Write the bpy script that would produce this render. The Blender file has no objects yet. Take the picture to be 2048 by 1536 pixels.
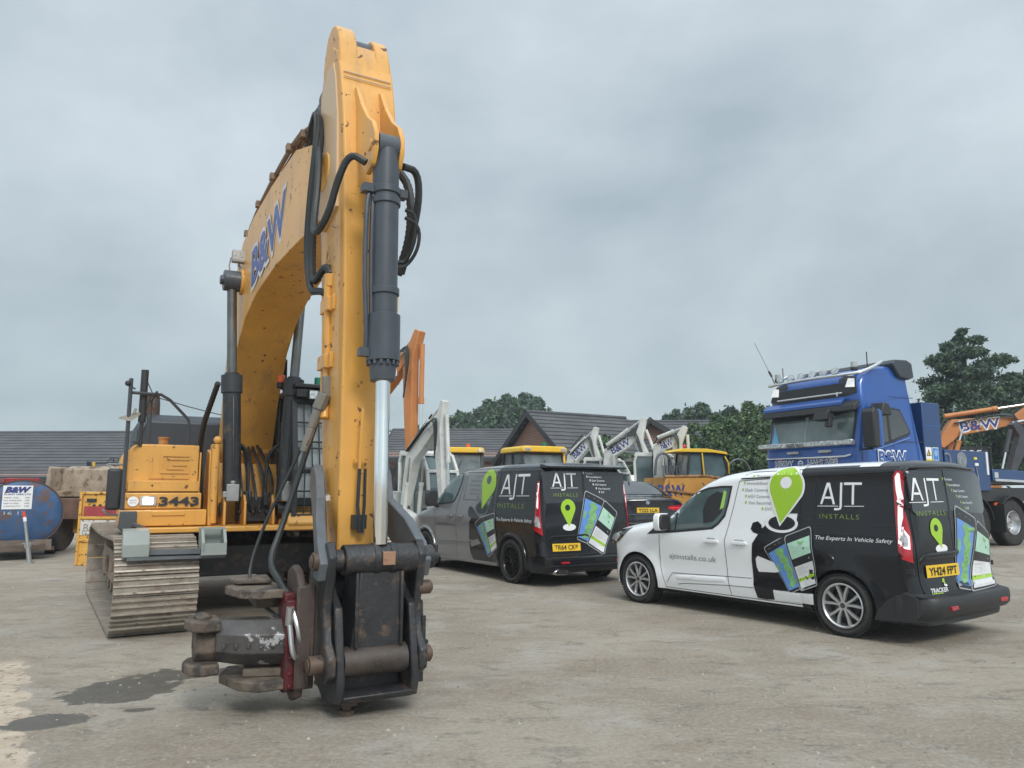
import bpy, bmesh, math, random
from math import sin, cos, pi, radians as R
from mathutils import Vector as V, Matrix
random.seed(7)
SC = bpy.context.scene
COL = SC.collection
# ---------------------------------------------------------------- camera, world, sun, exposure
cd = bpy.data.cameras.new('camera'); cam = bpy.data.objects.new('camera', cd); COL.objects.link(cam)
cam.location = (0, 0, 1.5); cam.rotation_euler = (R(90) + math.atan(214 / 1500), 0, 0)
cd.sensor_width = 36; cd.lens = 36 * 1500 / 2048; cd.clip_end = 3000; cd.clip_start = .1
SC.camera = cam
SUN_EL, SUN_AZ = R(40), R(158)     # behind the camera, a little to the right
W = bpy.data.worlds.new('World'); SC.world = W; W.use_nodes = True
nt = W.node_tree; nt.nodes.clear()
def wn(t, **k):
    n = nt.nodes.new(t)
    for a, b in k.items(): setattr(n, a, b)
    return n
def wl(a, b): nt.links.new(a, b)
tc = wn('ShaderNodeTexCoord')
sky = wn('ShaderNodeTexSky'); sky.sky_type = 'NISHITA'; sky.sun_disc = False
sky.sun_elevation = SUN_EL; sky.sun_rotation = SUN_AZ; sky.dust_density = 3
bg1 = wn('ShaderNodeBackground'); bg1.inputs[1].default_value = .08; wl(sky.outputs[0], bg1.inputs[0])
mp = wn('ShaderNodeMapping'); mp.inputs['Scale'].default_value = (1, 1, 1.7); mp.inputs['Location'].default_value = (3.1, 1.7, .4)
wl(tc.outputs['Generated'], mp.inputs[0])
n1 = wn('ShaderNodeTexNoise'); n1.inputs['Scale'].default_value = 1.7; n1.inputs['Detail'].default_value = 7; n1.inputs['Roughness'].default_value = .52; n1.inputs['Distortion'].default_value = .15
wl(mp.outputs[0], n1.inputs['Vector'])
cr = wn('ShaderNodeValToRGB'); wl(n1.outputs[0], cr.inputs[0])
cr.color_ramp.elements[0].position = .37; cr.color_ramp.elements[0].color = (.36, .44, .51, 1)
cr.color_ramp.elements[1].position = .64; cr.color_ramp.elements[1].color = (.59, .67, .745, 1)
sp = wn('ShaderNodeSeparateXYZ'); wl(tc.outputs['Generated'], sp.inputs[0])
gr = wn('ShaderNodeValToRGB'); wl(sp.outputs[2], gr.inputs[0])
e = gr.color_ramp.elements; e[0].position = 0; e[0].color = (1.02, 1.06, .98, 1); e[1].position = 1; e[1].color = (2.5, 2.35, 2.2, 1)
for p, c in ((.045, (1.06, 1.07, .98, 1)), (.10, (.80, .83, .79, 1)), (.24, (.84, .85, .82, 1)), (.42, (.98, .97, .94, 1)), (.60, (1.02, 1.0, .98, 1))):
    q = e.new(p); q.color = c
mx = wn('ShaderNodeMix', data_type='RGBA', blend_type='MULTIPLY'); mx.inputs[0].default_value = 1
wl(cr.outputs[0], mx.inputs[6]); wl(gr.outputs[0], mx.inputs[7])
br = wn('ShaderNodeMapRange'); br.inputs[1].default_value = .15; br.inputs[2].default_value = -.8; br.inputs[3].default_value = 1; br.inputs[4].default_value = 1.55; wl(sp.outputs[1], br.inputs[0])   # the overcast is brighter on the sun's side, behind the camera
bg2 = wn('ShaderNodeBackground'); wl(br.outputs[0], bg2.inputs[1]); wl(mx.outputs[2], bg2.inputs[0])
ms = wn('ShaderNodeMixShader'); ms.inputs[0].default_value = .93
wl(bg1.outputs[0], ms.inputs[1]); wl(bg2.outputs[0], ms.inputs[2])
wo = wn('ShaderNodeOutputWorld'); wl(ms.outputs[0], wo.inputs[0])
sd = bpy.data.lights.new('sun', 'SUN'); sd.energy = 1.5; sd.angle = R(16); sd.color = (1, .96, .9)
sun = bpy.data.objects.new('sun', sd); COL.objects.link(sun)
_d = V((sin(SUN_AZ) * cos(SUN_EL), cos(SUN_AZ) * cos(SUN_EL), sin(SUN_EL)))
sun.rotation_euler = _d.to_track_quat('Z', 'Y').to_euler()
SC.view_settings.view_transform = 'Standard'; SC.view_settings.look = 'None'
SC.view_settings.exposure = .31; SC.view_settings.gamma = 1
# ---------------------------------------------------------------- materials
MT = {}
def mat(name, col, rough=.5, metal=0, var=.12, scale=4., bump=0., bscale=60., dirt=None, dirt2=None, coat=0, spec=.5, streak=False):
    if name in MT: return MT[name]
    m = bpy.data.materials.new(name); m.use_nodes = True; t = m.node_tree; N = t.nodes; L = t.links
    b = N['Principled BSDF']; b.inputs['Metallic'].default_value = metal; b.inputs['Roughness'].default_value = rough
    b.inputs['Coat Weight'].default_value = coat; b.inputs['Coat Roughness'].default_value = .06
    b.inputs['Specular IOR Level'].default_value = spec
    tcn = N.new('ShaderNodeTexCoord')
    def noise(sc, det=4, ro=.6, vec=None):
        n = N.new('ShaderNodeTexNoise'); n.inputs['Scale'].default_value = sc; n.inputs['Detail'].default_value = det
        n.inputs['Roughness'].default_value = ro; L.new(vec or tcn.outputs['Object'], n.inputs['Vector']); return n
    def mixc(f, a, bb):
        x = N.new('ShaderNodeMix'); x.data_type = 'RGBA'
        L.new(f, x.inputs[0])
        for s, v in ((6, a), (7, bb)):
            if isinstance(v, tuple): x.inputs[s].default_value = (*v, 1)
            else: L.new(v, x.inputs[s])
        return x.outputs[2]
    def ramp(src, lo, hi):
        r = N.new('ShaderNodeMapRange'); r.inputs[1].default_value = lo; r.inputs[2].default_value = hi; L.new(src, r.inputs[0]); return r.outputs[0]
    c = mixc(ramp(noise(scale).outputs[0], .3, .7), tuple(x * (1 - var) for x in col), tuple(min(1, x * (1 + var)) for x in col))
    ro = None
    for k, dd in enumerate((dirt, dirt2)):
        if dd:
            dc, amt, dsc = dd[:3]; soft = dd[3] if len(dd) > 3 else .08
            vec = None
            if streak and k == 0:
                mpn = N.new('ShaderNodeMapping'); mpn.inputs['Scale'].default_value = (1, 1, .18); L.new(tcn.outputs['Object'], mpn.inputs[0]); vec = mpn.outputs[0]
            f = ramp(noise(dsc, 7, .68, vec).outputs[0], 1 - amt, 1 - amt + soft)
            c = mixc(f, c, dc)
            rr = N.new('ShaderNodeMapRange'); rr.inputs[3].default_value = rough; rr.inputs[4].default_value = .85; L.new(f, rr.inputs[0]); ro = rr.outputs[0]
    L.new(c, b.inputs['Base Color'])
    if ro: L.new(ro, b.inputs['Roughness'])
    if bump:
        bn = N.new('ShaderNodeBump'); bn.inputs['Strength'].default_value = bump; bn.inputs['Distance'].default_value = .01
        L.new(noise(bscale, 6).outputs[0], bn.inputs['Height']); L.new(bn.outputs[0], b.inputs['Normal'])
    MT[name] = m; return m
def emat(name, col, s, base=None):
    if name in MT: return MT[name]
    m = mat(name, base or col, .25, var=.02)
    b = m.node_tree.nodes['Principled BSDF']; b.inputs['Emission Color'].default_value = (*col, 1); b.inputs['Emission Strength'].default_value = s
    return m
RUST = (.13, .055, .025)
YEL = mat('yellow_paint', (.66, .335, .068), .38, var=.14, scale=1.3, bump=.10, bscale=25, dirt=((.34, .20, .09), .46, 4.0, .28), dirt2=(RUST, .375, 10, .02), coat=.15, streak=True)
YELD = mat('worn_yellow', (.55, .27, .05), .6, var=.15, scale=2, bump=.25, bscale=30, dirt=((.16, .08, .035), .42, 5, .05), dirt2=((.30, .20, .12), .36, 2, .1))
ORG = mat('orange_paint', (.52, .20, .06), .5, var=.12, scale=2, dirt=(RUST, .34, 5, .08), bump=.1)
BLK = mat('black_steel', (.028, .030, .034), .42, var=.25, scale=5, bump=.15, bscale=40, dirt=((.13, .105, .08), .40, 6, .15))
BLKW = mat('worn_black_steel', (.024, .025, .028), .42, var=.3, scale=5, bump=.5, bscale=35, dirt=((.10, .07, .05), .45, 7, .12), dirt2=((.30, .17, .07), .30, 6, .03))
GREYM = mat('grey_steel', (.10, .115, .13), .45, var=.2, scale=6, bump=.2, dirt=((.05, .05, .05), .38, 9, .1), dirt2=((.5, .52, .53), .27, 16, .04))
CYL = mat('cylinder_paint', (.055, .065, .08), .38, var=.15, scale=5, bump=.06, dirt=((.12, .12, .12), .33, 12, .12))
CHROME = mat('chrome', (.78, .79, .80), .09, 1, var=.03)
DULLROD = mat('dull_rod', (.16, .165, .16), .35, .8, var=.2)
RUBBER = mat('rubber', (.020, .020, .021), .62, var=.3, scale=8, bump=.15)
HOSE = mat('hose', (.022, .026, .028), .5, var=.25, scale=9)
TYRE = mat('tyre', (.030, .029, .028), .78, var=.25, scale=7, bump=.3, bscale=50, dirt=((.14, .12, .10), .40, 5, .25))
MUD = mat('dried_mud', (.26, .195, .145), .9, var=.3, scale=6, bump=1, bscale=28, dirt=((.13, .085, .06), .46, 4, .2), dirt2=((.40, .33, .27), .36, 7, .1))
MUDL = mat('track_steel', (.27, .235, .195), .72, var=.25, scale=5, bump=.8, bscale=35, dirt=((.15, .09, .06), .46, 6, .15), dirt2=((.42, .36, .30), .40, 3, .2))
PLAST = mat('black_plastic', (.025, .026, .028), .5, var=.1, bump=.05, bscale=200)
GPL = mat('grey_plastic', (.26, .29, .27), .5, var=.06, bump=.05)
GLASS = mat('dark_glass', (.018, .022, .024), .04, var=.3, scale=1.2, coat=.6, spec=.8)
GLASSG = mat('cab_glass', (.10, .145, .15), .06, var=.35, scale=1.3, coat=.5, spec=.8)
WHITE = mat('white_paint', (.86, .88, .90), .25, var=.02, scale=1, coat=.6, bump=.01, dirt=((.55, .54, .52), .22, 2, .2))
WBLK = mat('black_wrap', (.010, .011, .014), .22, var=.2, scale=2, coat=.3, spec=.35, dirt=((.045, .040, .024), .42, 1.7, .3))
GREYP = mat('grey_wrap', (.20, .205, .21), .26, .15, var=.05, scale=1, coat=.6)
SALOON = mat('saloon_paint', (.022, .025, .034), .18, .3, var=.1, coat=.8)
LIME = mat('lime_vinyl', (.33, .56, .02), .35, var=.03, coat=.3)
WVIN = mat('white_vinyl', (.80, .81, .82), .35, var=.02)
DVIN = mat('dark_vinyl', (.03, .032, .036), .35, var=.02)
GVIN = mat('grey_vinyl', (.22, .23, .23), .4, var=.02)
LGREEN = mat('pale_lime_vinyl', (.22, .33, .06), .4, var=.02)
SEA = mat('map_blue', (.12, .27, .62), .35, var=.12, scale=9)
LAND = mat('map_green', (.20, .42, .16), .35, var=.25, scale=14)
MINT = mat('map_mint', (.42, .66, .52), .35, var=.06, scale=8)
PLY = mat('plate_yellow', (.78, .50, .03), .35, var=.03)
PLB = mat('plate_black', (.012, .012, .012), .4, var=.02)
REDL = mat('red_lens', (.42, .008, .02), .12, var=.2, scale=12, coat=.8)
CLRL = mat('clear_lens', (.55, .57, .58), .12, .4, var=.45, scale=30, coat=.8)
LAMPW = emat('lit_tail_lamp', (1, .80, .83), .45, (.9, .75, .75))
BLUE = mat('blue_paint', (.020, .090, .34), .3, .1, var=.08, scale=1, coat=.5, dirt=((.05, .10, .22), .35, 2, .2))
BLUED = mat('dark_blue_paint', (.016, .055, .17), .35, .15, var=.12, scale=1.4, coat=.3, dirt=((.05, .055, .06), .33, 4, .15))
BRICK = None
WMACH = mat('worn_white', (.60, .61, .58), .5, var=.12, scale=3, bump=.1, dirt=((.26, .24, .20), .44, 4, .2), dirt2=((.14, .13, .115), .33, 9, .06))
CABY = mat('cab_yellow', (.78, .50, .04), .4, var=.05, dirt=((.55, .33, .05), .3, 6))
NAVY = mat('navy_letter', (.035, .05, .20), .45, var=.25, scale=15)
ALLOY = mat('alloy', (.55, .56, .57), .30, .7, var=.06)
DARKW = mat('black_rim', (.014, .014, .015), .3, .3, var=.1)
GREENL = mat('green_beacon', (.0, .17, .10), .3)
ORL = mat('orange_beacon', (.75, .12, .02), .3)
REDV = mat('red_paint', (.25, .02, .02), .5, var=.3, scale=8, dirt=(RUST, .4, 6, .1))
WARN = mat('warning_yellow', (.80, .66, .08), .4)
SIGNB = mat('sign_blue', (.03, .20, .55), .4)
STEELG = mat('galvanised', (.34, .35, .35), .45, .5, var=.2)
# ---------------------------------------------------------------- mesh builder
class MB:
    def __init__(s): s.v = []; s.f = []; s.m = []; s.parts = []
    def add(s, vs, fs, m=0):
        o = len(s.v); s.parts.append(o); s.v += [tuple(x) for x in vs]; s.f += [tuple(i + o for i in f) for f in fs]
        s.m += list(m) if isinstance(m, (list, tuple)) else [m] * len(fs); return s
    def box(s, c, d, m=0, rot=None, taper=1.):
        hx, hy, hz = d[0] / 2, d[1] / 2, d[2] / 2; vs = []
        for z in (-1, 1):
            k = taper if z > 0 else 1
            for x, y in ((-1, -1), (1, -1), (1, 1), (-1, 1)):
                p = V((x * hx * k, y * hy * k, z * hz))
                if rot is not None: p = rot @ p
                vs.append(p + V(c))
        return s.add(vs, [(0, 3, 2, 1), (4, 5, 6, 7), (0, 1, 5, 4), (1, 2, 6, 5), (2, 3, 7, 6), (3, 0, 4, 7)], m)
    def bar(s, a, b, w, h, m=0, up=(0, 0, 1)):
        a, b = V(a), V(b); d = (b - a); L = d.length; d.normalize(); u = V(up)
        if abs(d.dot(u)) > .98: u = V((1, 0, 0))
        x = d.cross(u).normalized(); u = x.cross(d)
        vs = [a + x * (i * w / 2) + u * (j * h / 2) + d * (k * L) for k in (0, 1) for i, j in ((-1, -1), (1, -1), (1, 1), (-1, 1))]
        return s.add(vs, [(0, 3, 2, 1), (4, 5, 6, 7), (0, 1, 5, 4), (1, 2, 6, 5), (2, 3, 7, 6), (3, 0, 4, 7)], m)
    def cyl(s, a, b, r, r2=None, n=16, m=0, cap=True):
        a, b = V(a), V(b); r2 = r if r2 is None else r2; d = (b - a).normalized()
        u = V((0, 0, 1)) if abs(d.z) < .9 else V((1, 0, 0)); x = d.cross(u).normalized(); y = d.cross(x)
        vs = [a + (x * cos(2 * pi * i / n) + y * sin(2 * pi * i / n)) * r for i in range(n)] + [b + (x * cos(2 * pi * i / n) + y * sin(2 * pi * i / n)) * r2 for i in range(n)]
        fs = [(i, (i + 1) % n, n + (i + 1) % n, n + i) for i in range(n)]
        if cap: fs += [tuple(range(n - 1, -1, -1)), tuple(range(n, 2 * n))]
        return s.add(vs, fs, m)
    def tube(s, pts, r, n=8, m=0, smooth=0, rib=0):
        P = [V(p) for p in pts]
        for _ in range(smooth):
            Q = [P[0]]
            for a, b in zip(P, P[1:]): Q += [a * .75 + b * .25, a * .25 + b * .75]
            P = Q + [P[-1]]
        if rib:
            Q = []
            for a, b in zip(P, P[1:]):
                k = max(1, int((b - a).length / rib)); Q += [a.lerp(b, i / k) for i in range(k)]
            P = Q + [P[-1]]
        x = None; vs = []
        for i, p in enumerate(P):
            d = (P[min(i + 1, len(P) - 1)] - P[max(i - 1, 0)]).normalized()
            if x is None:
                u = V((0, 0, 1)) if abs(d.z) < .9 else V((1, 0, 0)); x = d.cross(u).normalized()
            else: x = (x - d * x.dot(d)).normalized()
            y = d.cross(x); rr = r if not isinstance(r, (list, tuple)) else r[0] + (r[1] - r[0]) * i / (len(P) - 1)
            if rib: rr *= (1.07 if i % 2 else .93)
            vs += [p + (x * cos(2 * pi * k / n) + y * sin(2 * pi * k / n)) * rr for k in range(n)]
        fs = [(i * n + k, i * n + (k + 1) % n, (i + 1) * n + (k + 1) % n, (i + 1) * n + k) for i in range(len(P) - 1) for k in range(n)]
        fs += [tuple(range(n - 1, -1, -1)), tuple((len(P) - 1) * n + k for k in range(n))]
        return s.add(vs, fs, m)
    def prism(s, poly, a, b, ax='y', m=0, mp=None):
        f = {'y': lambda p, t: (p[0], t, p[1]), 'x': lambda p, t: (t, p[0], p[1]), 'z': lambda p, t: (p[0], p[1], t)}[ax]
        n = len(poly); a_ = a if callable(a) else (lambda p: a); b_ = b if callable(b) else (lambda p: b)
        vs = [f(p, a_(p)) for p in poly] + [f(p, b_(p)) for p in poly]
        if mp: vs = [mp(v) for v in vs]
        return s.add(vs, [(i, (i + 1) % n, n + (i + 1) % n, n + i) for i in range(n)] + [tuple(range(n - 1, -1, -1)), tuple(range(n, 2 * n))], m)
    def loft(s, rings, m=0, caps=True, closed=True):
        n = len(rings[0]); vs = [p for r in rings for p in r]; kk = n if closed else n - 1
        fs = [(i * n + k, i * n + (k + 1) % n, (i + 1) * n + (k + 1) % n, (i + 1) * n + k) for i in range(len(rings) - 1) for k in range(kk)]
        if caps: fs += [tuple(range(n - 1, -1, -1)), tuple((len(rings) - 1) * n + k for k in range(n))]
        return s.add(vs, fs, m)
    def lathe(s, prof, c, ax, n=32, m=0, closed=False):
        ax = V(ax).normalized(); u = V((0, 0, 1)) if abs(ax.z) < .9 else V((1, 0, 0)); x = ax.cross(u).normalized(); y = ax.cross(x); c = V(c)
        vs = [c + ax * h + (x * cos(2 * pi * i / n) + y * sin(2 * pi * i / n)) * r for (r, h) in prof for i in range(n)]
        k = len(prof); fs = []
        for j in range(k if closed else k - 1):
            j2 = (j + 1) % k; fs += [(j * n + i, j * n + (i + 1) % n, j2 * n + (i + 1) % n, j2 * n + i) for i in range(n)]
        return s.add(vs, fs, m)
    def sphere(s, c, r, n=12, m=0, sq=(1, 1, 1)):
        pr = [(max(1e-4, r * sin(pi * i / n)), -r * cos(pi * i / n)) for i in range(n + 1)]
        t = MB().lathe(pr, (0, 0, 0), (0, 0, 1), n * 2)
        return s.add([(c[0] + v[0] * sq[0], c[1] + v[1] * sq[1], c[2] + v[2] * sq[2]) for v in t.v], t.f, m)
    def build(s, name, mats, parent=None, bevel=0, smooth=True, ang=38, seg=2, fix=True, label=None, split=False):
        if split:
            bb = []
            for a, b in zip(s.parts, s.parts[1:] + [len(s.v)]):
                vs = s.v[a:b]; bb.append(([min(v[i] for v in vs) - .006 for i in range(3)], [max(v[i] for v in vs) + .006 for i in range(3)]))
            gid = list(range(len(bb)))
            for i in range(len(bb)):
                for j in range(i):
                    if all(bb[i][0][k] <= bb[j][1][k] and bb[j][0][k] <= bb[i][1][k] for k in range(3)):
                        a, b = gid[i], gid[j]; gid = [b if q == a else q for q in gid]
            out = None; st = s.parts + [len(s.v)]
            for q in sorted(set(gid)):
                t = MB(); mp_ = {}
                for i in range(len(bb)):
                    if gid[i] == q:
                        for v in range(st[i], st[i + 1]): mp_[v] = len(t.v); t.v.append(s.v[v])
                for f, m in zip(s.f, s.m):
                    if f[0] in mp_: t.f.append(tuple(mp_[x] for x in f)); t.m.append(m)
                out = t.build(name, mats, parent, bevel, smooth, ang, seg, fix, label)
            return out
        me = bpy.data.meshes.new(name); me.from_pydata(s.v, [], s.f); me.update()
        for mm in (mats if isinstance(mats, (list, tuple)) else [mats]): me.materials.append(mm)
        me.polygons.foreach_set('material_index', s.m)
        if fix:
            b = bmesh.new(); b.from_mesh(me); bmesh.ops.remove_doubles(b, verts=b.verts, dist=1e-5); bmesh.ops.recalc_face_normals(b, faces=b.faces); b.to_mesh(me); b.free()
        if smooth:
            me.shade_smooth(); me.set_sharp_from_angle(angle=R(ang))
        o = bpy.data.objects.new(name, me); COL.objects.link(o)
        if parent: o.parent = parent
        if bevel:
            md = o.modifiers.new('b', 'BEVEL'); md.width = bevel; md.segments = seg; md.limit_method = 'ANGLE'; md.angle_limit = R(40); md.harden_normals = False
        if label: o['label'] = label
        return o
def tag(o, label, cat, group=None):
    o['label'] = label; o['category'] = cat
    if group: o['group'] = group
    return o
def thing(name, label, cat, loc=(0, 0, 0), rz=0, group=None):
    o = bpy.data.objects.new(name, None); COL.objects.link(o); o.location = loc; o.rotation_euler = (0, 0, rz); o.empty_display_size = .1
    return tag(o, label, cat, group)
def kindof(o, k): o['kind'] = k; return o
def dupe(o, parent=None):
    c = o.copy(); COL.objects.link(c); c.parent = parent
    for ch in list(o.children): dupe(ch, c)
    return c
# decals: thin vinyl laid on a surface map mp(a, b) -> point
def decal(mb, poly, mp, m=0, grid=0):
    b = bmesh.new(); vs = [b.verts.new((p[0], p[1], 0)) for p in poly]; b.faces.new(vs)
    bmesh.ops.triangulate(b, faces=b.faces[:])
    if grid:
        xs = [p[0] for p in poly]; ys = [p[1] for p in poly]
        for ax, lo, hi in ((0, min(xs), max(xs)), (1, min(ys), max(ys))):
            t = math.ceil(lo / grid) * grid
            while t < hi:
                co = [0, 0, 0]; no = [0, 0, 0]; co[ax] = t; no[ax] = 1
                bmesh.ops.bisect_plane(b, geom=b.verts[:] + b.edges[:] + b.faces[:], plane_co=co, plane_no=no, dist=1e-6); t += grid
    b.verts.index_update()
    mb.add([mp(v.co.x, v.co.y) for v in b.verts], [tuple(v.index for v in f.verts) for f in b.faces], m); b.free()
def letters(mb, txt, mp, x, y, h, w=None, bold=0, shear=0, m=0, grid=0, ang=0, space=1):
    cu = bpy.data.curves.new('t', 'FONT'); cu.body = txt; cu.size = 1; cu.shear = shear; cu.offset = bold; cu.space_character = space; cu.resolution_u = 3; cu.fill_mode = 'FRONT'
    o = bpy.data.objects.new('t', cu); COL.objects.link(o); dg = bpy.context.evaluated_depsgraph_get(); me = bpy.data.meshes.new_from_object(o.evaluated_get(dg))
    bpy.data.objects.remove(o); bpy.data.curves.remove(cu)
    b = bmesh.new(); b.from_mesh(me); bpy.data.meshes.remove(me)
    if not b.verts: b.free(); return
    x0 = min(v.co.x for v in b.verts); x1 = max(v.co.x for v in b.verts); k = h / .729; kx = (w / (x1 - x0)) if w else k
    for v in b.verts: v.co.x = (v.co.x - x0) * kx; v.co.y *= k
    if grid:
        for ax, hi in ((0, (x1 - x0) * kx), (1, h)):
            t = grid
            while t < hi:
                co = [0, 0, 0]; no = [0, 0, 0]; co[ax] = t; no[ax] = 1
                bmesh.ops.bisect_plane(b, geom=b.verts[:] + b.edges[:] + b.faces[:], plane_co=co, plane_no=no, dist=1e-6); t += grid
    b.verts.index_update(); ca, sa = cos(ang), sin(ang)
    mb.add([mp(x + v.co.x * ca - v.co.y * sa, y + v.co.x * sa + v.co.y * ca) for v in b.verts], [tuple(v.index for v in f.verts) for f in b.faces], m); b.free()
def pmap(o, ax, ay, n=None, eps=.003):
    o, ax, ay = V(o), V(ax), V(ay); n = ax.cross(ay) if n is None else V(n)
    return lambda a, b, e=eps: o + ax * a + ay * b + n * e
def lerp_tab(tab, x):
    if x <= tab[0][0]: return tab[0][1]
    for (a, b), (c, d) in zip(tab, tab[1:]):
        if x <= c: return b + (d - b) * (x - a) / (c - a)
    return tab[-1][1]
def smooth_tab(tab, n=2):
    for _ in range(n):
        q = [tab[0]]
        for a, b in zip(tab, tab[1:]): q += [(a[0] * .75 + b[0] * .25, a[1] * .75 + b[1] * .25), (a[0] * .25 + b[0] * .75, a[1] * .25 + b[1] * .75)]
        tab = q + [tab[-1]]
    return tab
def sstep(x, a, b):
    t = max(0, min(1, (x - a) / (b - a))); return t * t * (3 - 2 * t)
def ell(cx, cy, rx, ry, n=20, a0=0): return [(cx + rx * cos(2 * pi * i / n + a0), cy + ry * sin(2 * pi * i / n + a0)) for i in range(n)]
# ---------------------------------------------------------------- ground
def gz(x, y): return .30 * sstep(y, 12.5, 16.5) * sstep(x, .5, 5.5)
def nodes_ground():
    m = bpy.data.materials.new('yard_surface'); m.use_nodes = True; t = m.node_tree; N = t.nodes; L = t.links; b = N['Principled BSDF']
    tcn = N.new('ShaderNodeTexCoord')
    def noise(sc, det=6, ro=.6, scl=None, dis=0):
        n = N.new('ShaderNodeTexNoise'); n.inputs['Scale'].default_value = sc; n.inputs['Detail'].default_value = det; n.inputs['Roughness'].default_value = ro; n.inputs['Distortion'].default_value = dis
        if scl:
            mm = N.new('ShaderNodeMapping'); mm.inputs['Scale'].default_value = scl; mm.inputs['Rotation'].default_value = (0, 0, R(12)); L.new(tcn.outputs['Object'], mm.inputs[0]); L.new(mm.outputs[0], n.inputs['Vector'])
        else: L.new(tcn.outputs['Object'], n.inputs['Vector'])
        return n.outputs[0]
    def rg(s, lo, hi, a=0, bb=1):
        r = N.new('ShaderNodeMapRange'); r.inputs[1].default_value = lo; r.inputs[2].default_value = hi; r.inputs[3].default_value = a; r.inputs[4].default_value = bb; L.new(s, r.inputs[0]); return r.outputs[0]
    def mix(f, a, c, bl='MIX'):
        x = N.new('ShaderNodeMix'); x.data_type = 'RGBA'; x.blend_type = bl
        if isinstance(f, float): x.inputs[0].default_value = f
        else: L.new(f, x.inputs[0])
        for s, v in ((6, a), (7, c)):
            if isinstance(v, tuple): x.inputs[s].default_value = (*v, 1)
            else: L.new(v, x.inputs[s])
        return x.outputs[2]
    c = mix(rg(noise(.35, 5, .55), .35, .65), (.225, .187, .142), (.345, .297, .235))
    c = mix(rg(noise(1.1, 7, .65, dis=.6), .50, .68), c, (.35, .325, .285))
    c = mix(rg(noise(.9, 7, .7, (1, 1.6, 1), .8), .50, .66, 0, .75), c, (.215, .165, .118))
    c = mix(rg(noise(2.2, 8, .7, (1, 2.0, 1), .4), .54, .64, 0, .75), c, (.15, .132, .105))
    c = mix(rg(noise(28, 4, .7), .40, .72, 0, .55), c, (.42, .40, .36))
    c = mix(rg(noise(60, 3, .8), .58, .70, 0, .7), c, (.13, .12, .105))
    def mth(op, a, bb):
        n = N.new('ShaderNodeMath'); n.operation = op
        for i, v in enumerate((a, bb)):
            if isinstance(v, (int, float)): n.inputs[i].default_value = v
            else: L.new(v, n.inputs[i])
        return n.outputs[0]
    wob = noise(2.6, 6, .62); wob2 = noise(7, 5, .6)
    def blot(cx, cy, rx, ry, rot, e=.55):
        mm = N.new('ShaderNodeMapping'); mm.vector_type = 'TEXTURE'; mm.inputs['Location'].default_value = (cx, cy, 0); mm.inputs['Rotation'].default_value = (0, 0, R(rot)); mm.inputs['Scale'].default_value = (rx, ry, 1); L.new(tcn.outputs['Object'], mm.inputs[0])
        ln = N.new('ShaderNodeVectorMath'); ln.operation = 'LENGTH'; L.new(mm.outputs[0], ln.inputs[0])
        w = mth('ADD', mth('MULTIPLY', mth('SUBTRACT', wob, .5), 3.2 * e), mth('MULTIPLY', mth('SUBTRACT', wob2, .5), 1.2 * e)); return rg(mth('ADD', ln.outputs['Value'], w), 1.04, .92)
    wet = None
    for k in ((-3.0, 6.05, .50, .36, 65), (-2.72, 6.45, .42, .18, 35), (-3.06, 5.18, .27, .17, 30), (-2.56, 5.47, .13, .06, 20), (-2.85, 5.74, .22, .14, 10), (-2.35, 6.55, .3, .12, 10, .6)):
        b_ = blot(*k); wet = b_ if wet is None else mth('MAXIMUM', wet, b_)
    mm = N.new('ShaderNodeMapping'); mm.vector_type = 'TEXTURE'; mm.inputs['Location'].default_value = (-3.30, 5.2, 0); mm.inputs['Rotation'].default_value = (0, 0, R(33)); L.new(tcn.outputs['Object'], mm.inputs[0])
    sx_ = N.new('ShaderNodeSeparateXYZ'); L.new(mm.outputs[0], sx_.inputs[0])
    con = rg(mth('ADD', sx_.outputs[0], mth('MULTIPLY', mth('SUBTRACT', wob, .5), .55)),   .10, .07)
    con = mth('MULTIPLY', con, rg(mth('ADD', sx_.outputs[1], mth('MULTIPLY', wob, 1.2)), 2.9, 2.5)); conc = mix(rg(noise(3, 7, .7), .35, .68), (.55, .47, .38), (.40, .33, .25)); conc = mix(rg(noise(11, 6, .75), .54, .62), conc, (.24, .185, .13))
    damp = mix(rg(noise(6, 4), .3, .7), (.095, .088, .075), (.125, .115, .098))
    # faint tyre and track marks
    for k in ((2.0, 1.5, 5.5, 0, 0), (3.5, 9.0, 7.2, 0, 0), (-2.0, -1.0, 7.6, 0, 0)):
        mm = N.new('ShaderNodeVectorMath'); mm.operation = 'DISTANCE'; L.new(tcn.outputs['Object'], mm.inputs[0]); mm.inputs[1].default_value = (k[0], k[1], 0)
        band = rg(mth('ABSOLUTE', mth('SUBTRACT', mth('ADD', mm.outputs['Value'], mth('MULTIPLY', wob, .25)), k[2]), 0), .16, .05, 0, .22)
        c = mix(mth('MULTIPLY', band, rg(wob2, .35, .6)), c, (.20, .165, .125))
    vo = N.new('ShaderNodeTexVoronoi'); vo.inputs['Scale'].default_value = 26; L.new(tcn.outputs['Object'], vo.inputs['Vector'])
    c = mix(rg(vo.outputs['Distance'], .08, .13, .45, 0), c, (.40, .38, .34))
    c = mix(con, c, conc); c = mix(wet, c, damp)
    L.new(c, b.inputs['Base Color']); L.new(rg(wet, 0, 1, .92, .38), b.inputs['Roughness']); b.inputs['Specular IOR Level'].default_value = .3
    ad = N.new('ShaderNodeMath'); ad.operation = 'ADD'; L.new(noise(14, 8, .7), ad.inputs[0]); L.new(rg(noise(1.2, 4), 0, 1, 0, 3.), ad.inputs[1])
    bn = N.new('ShaderNodeBump'); bn.inputs['Strength'].default_value = .6; bn.inputs['Distance'].default_value = .03; L.new(ad.outputs[0], bn.inputs['Height']); L.new(bn.outputs[0], b.inputs['Normal'])
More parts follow.
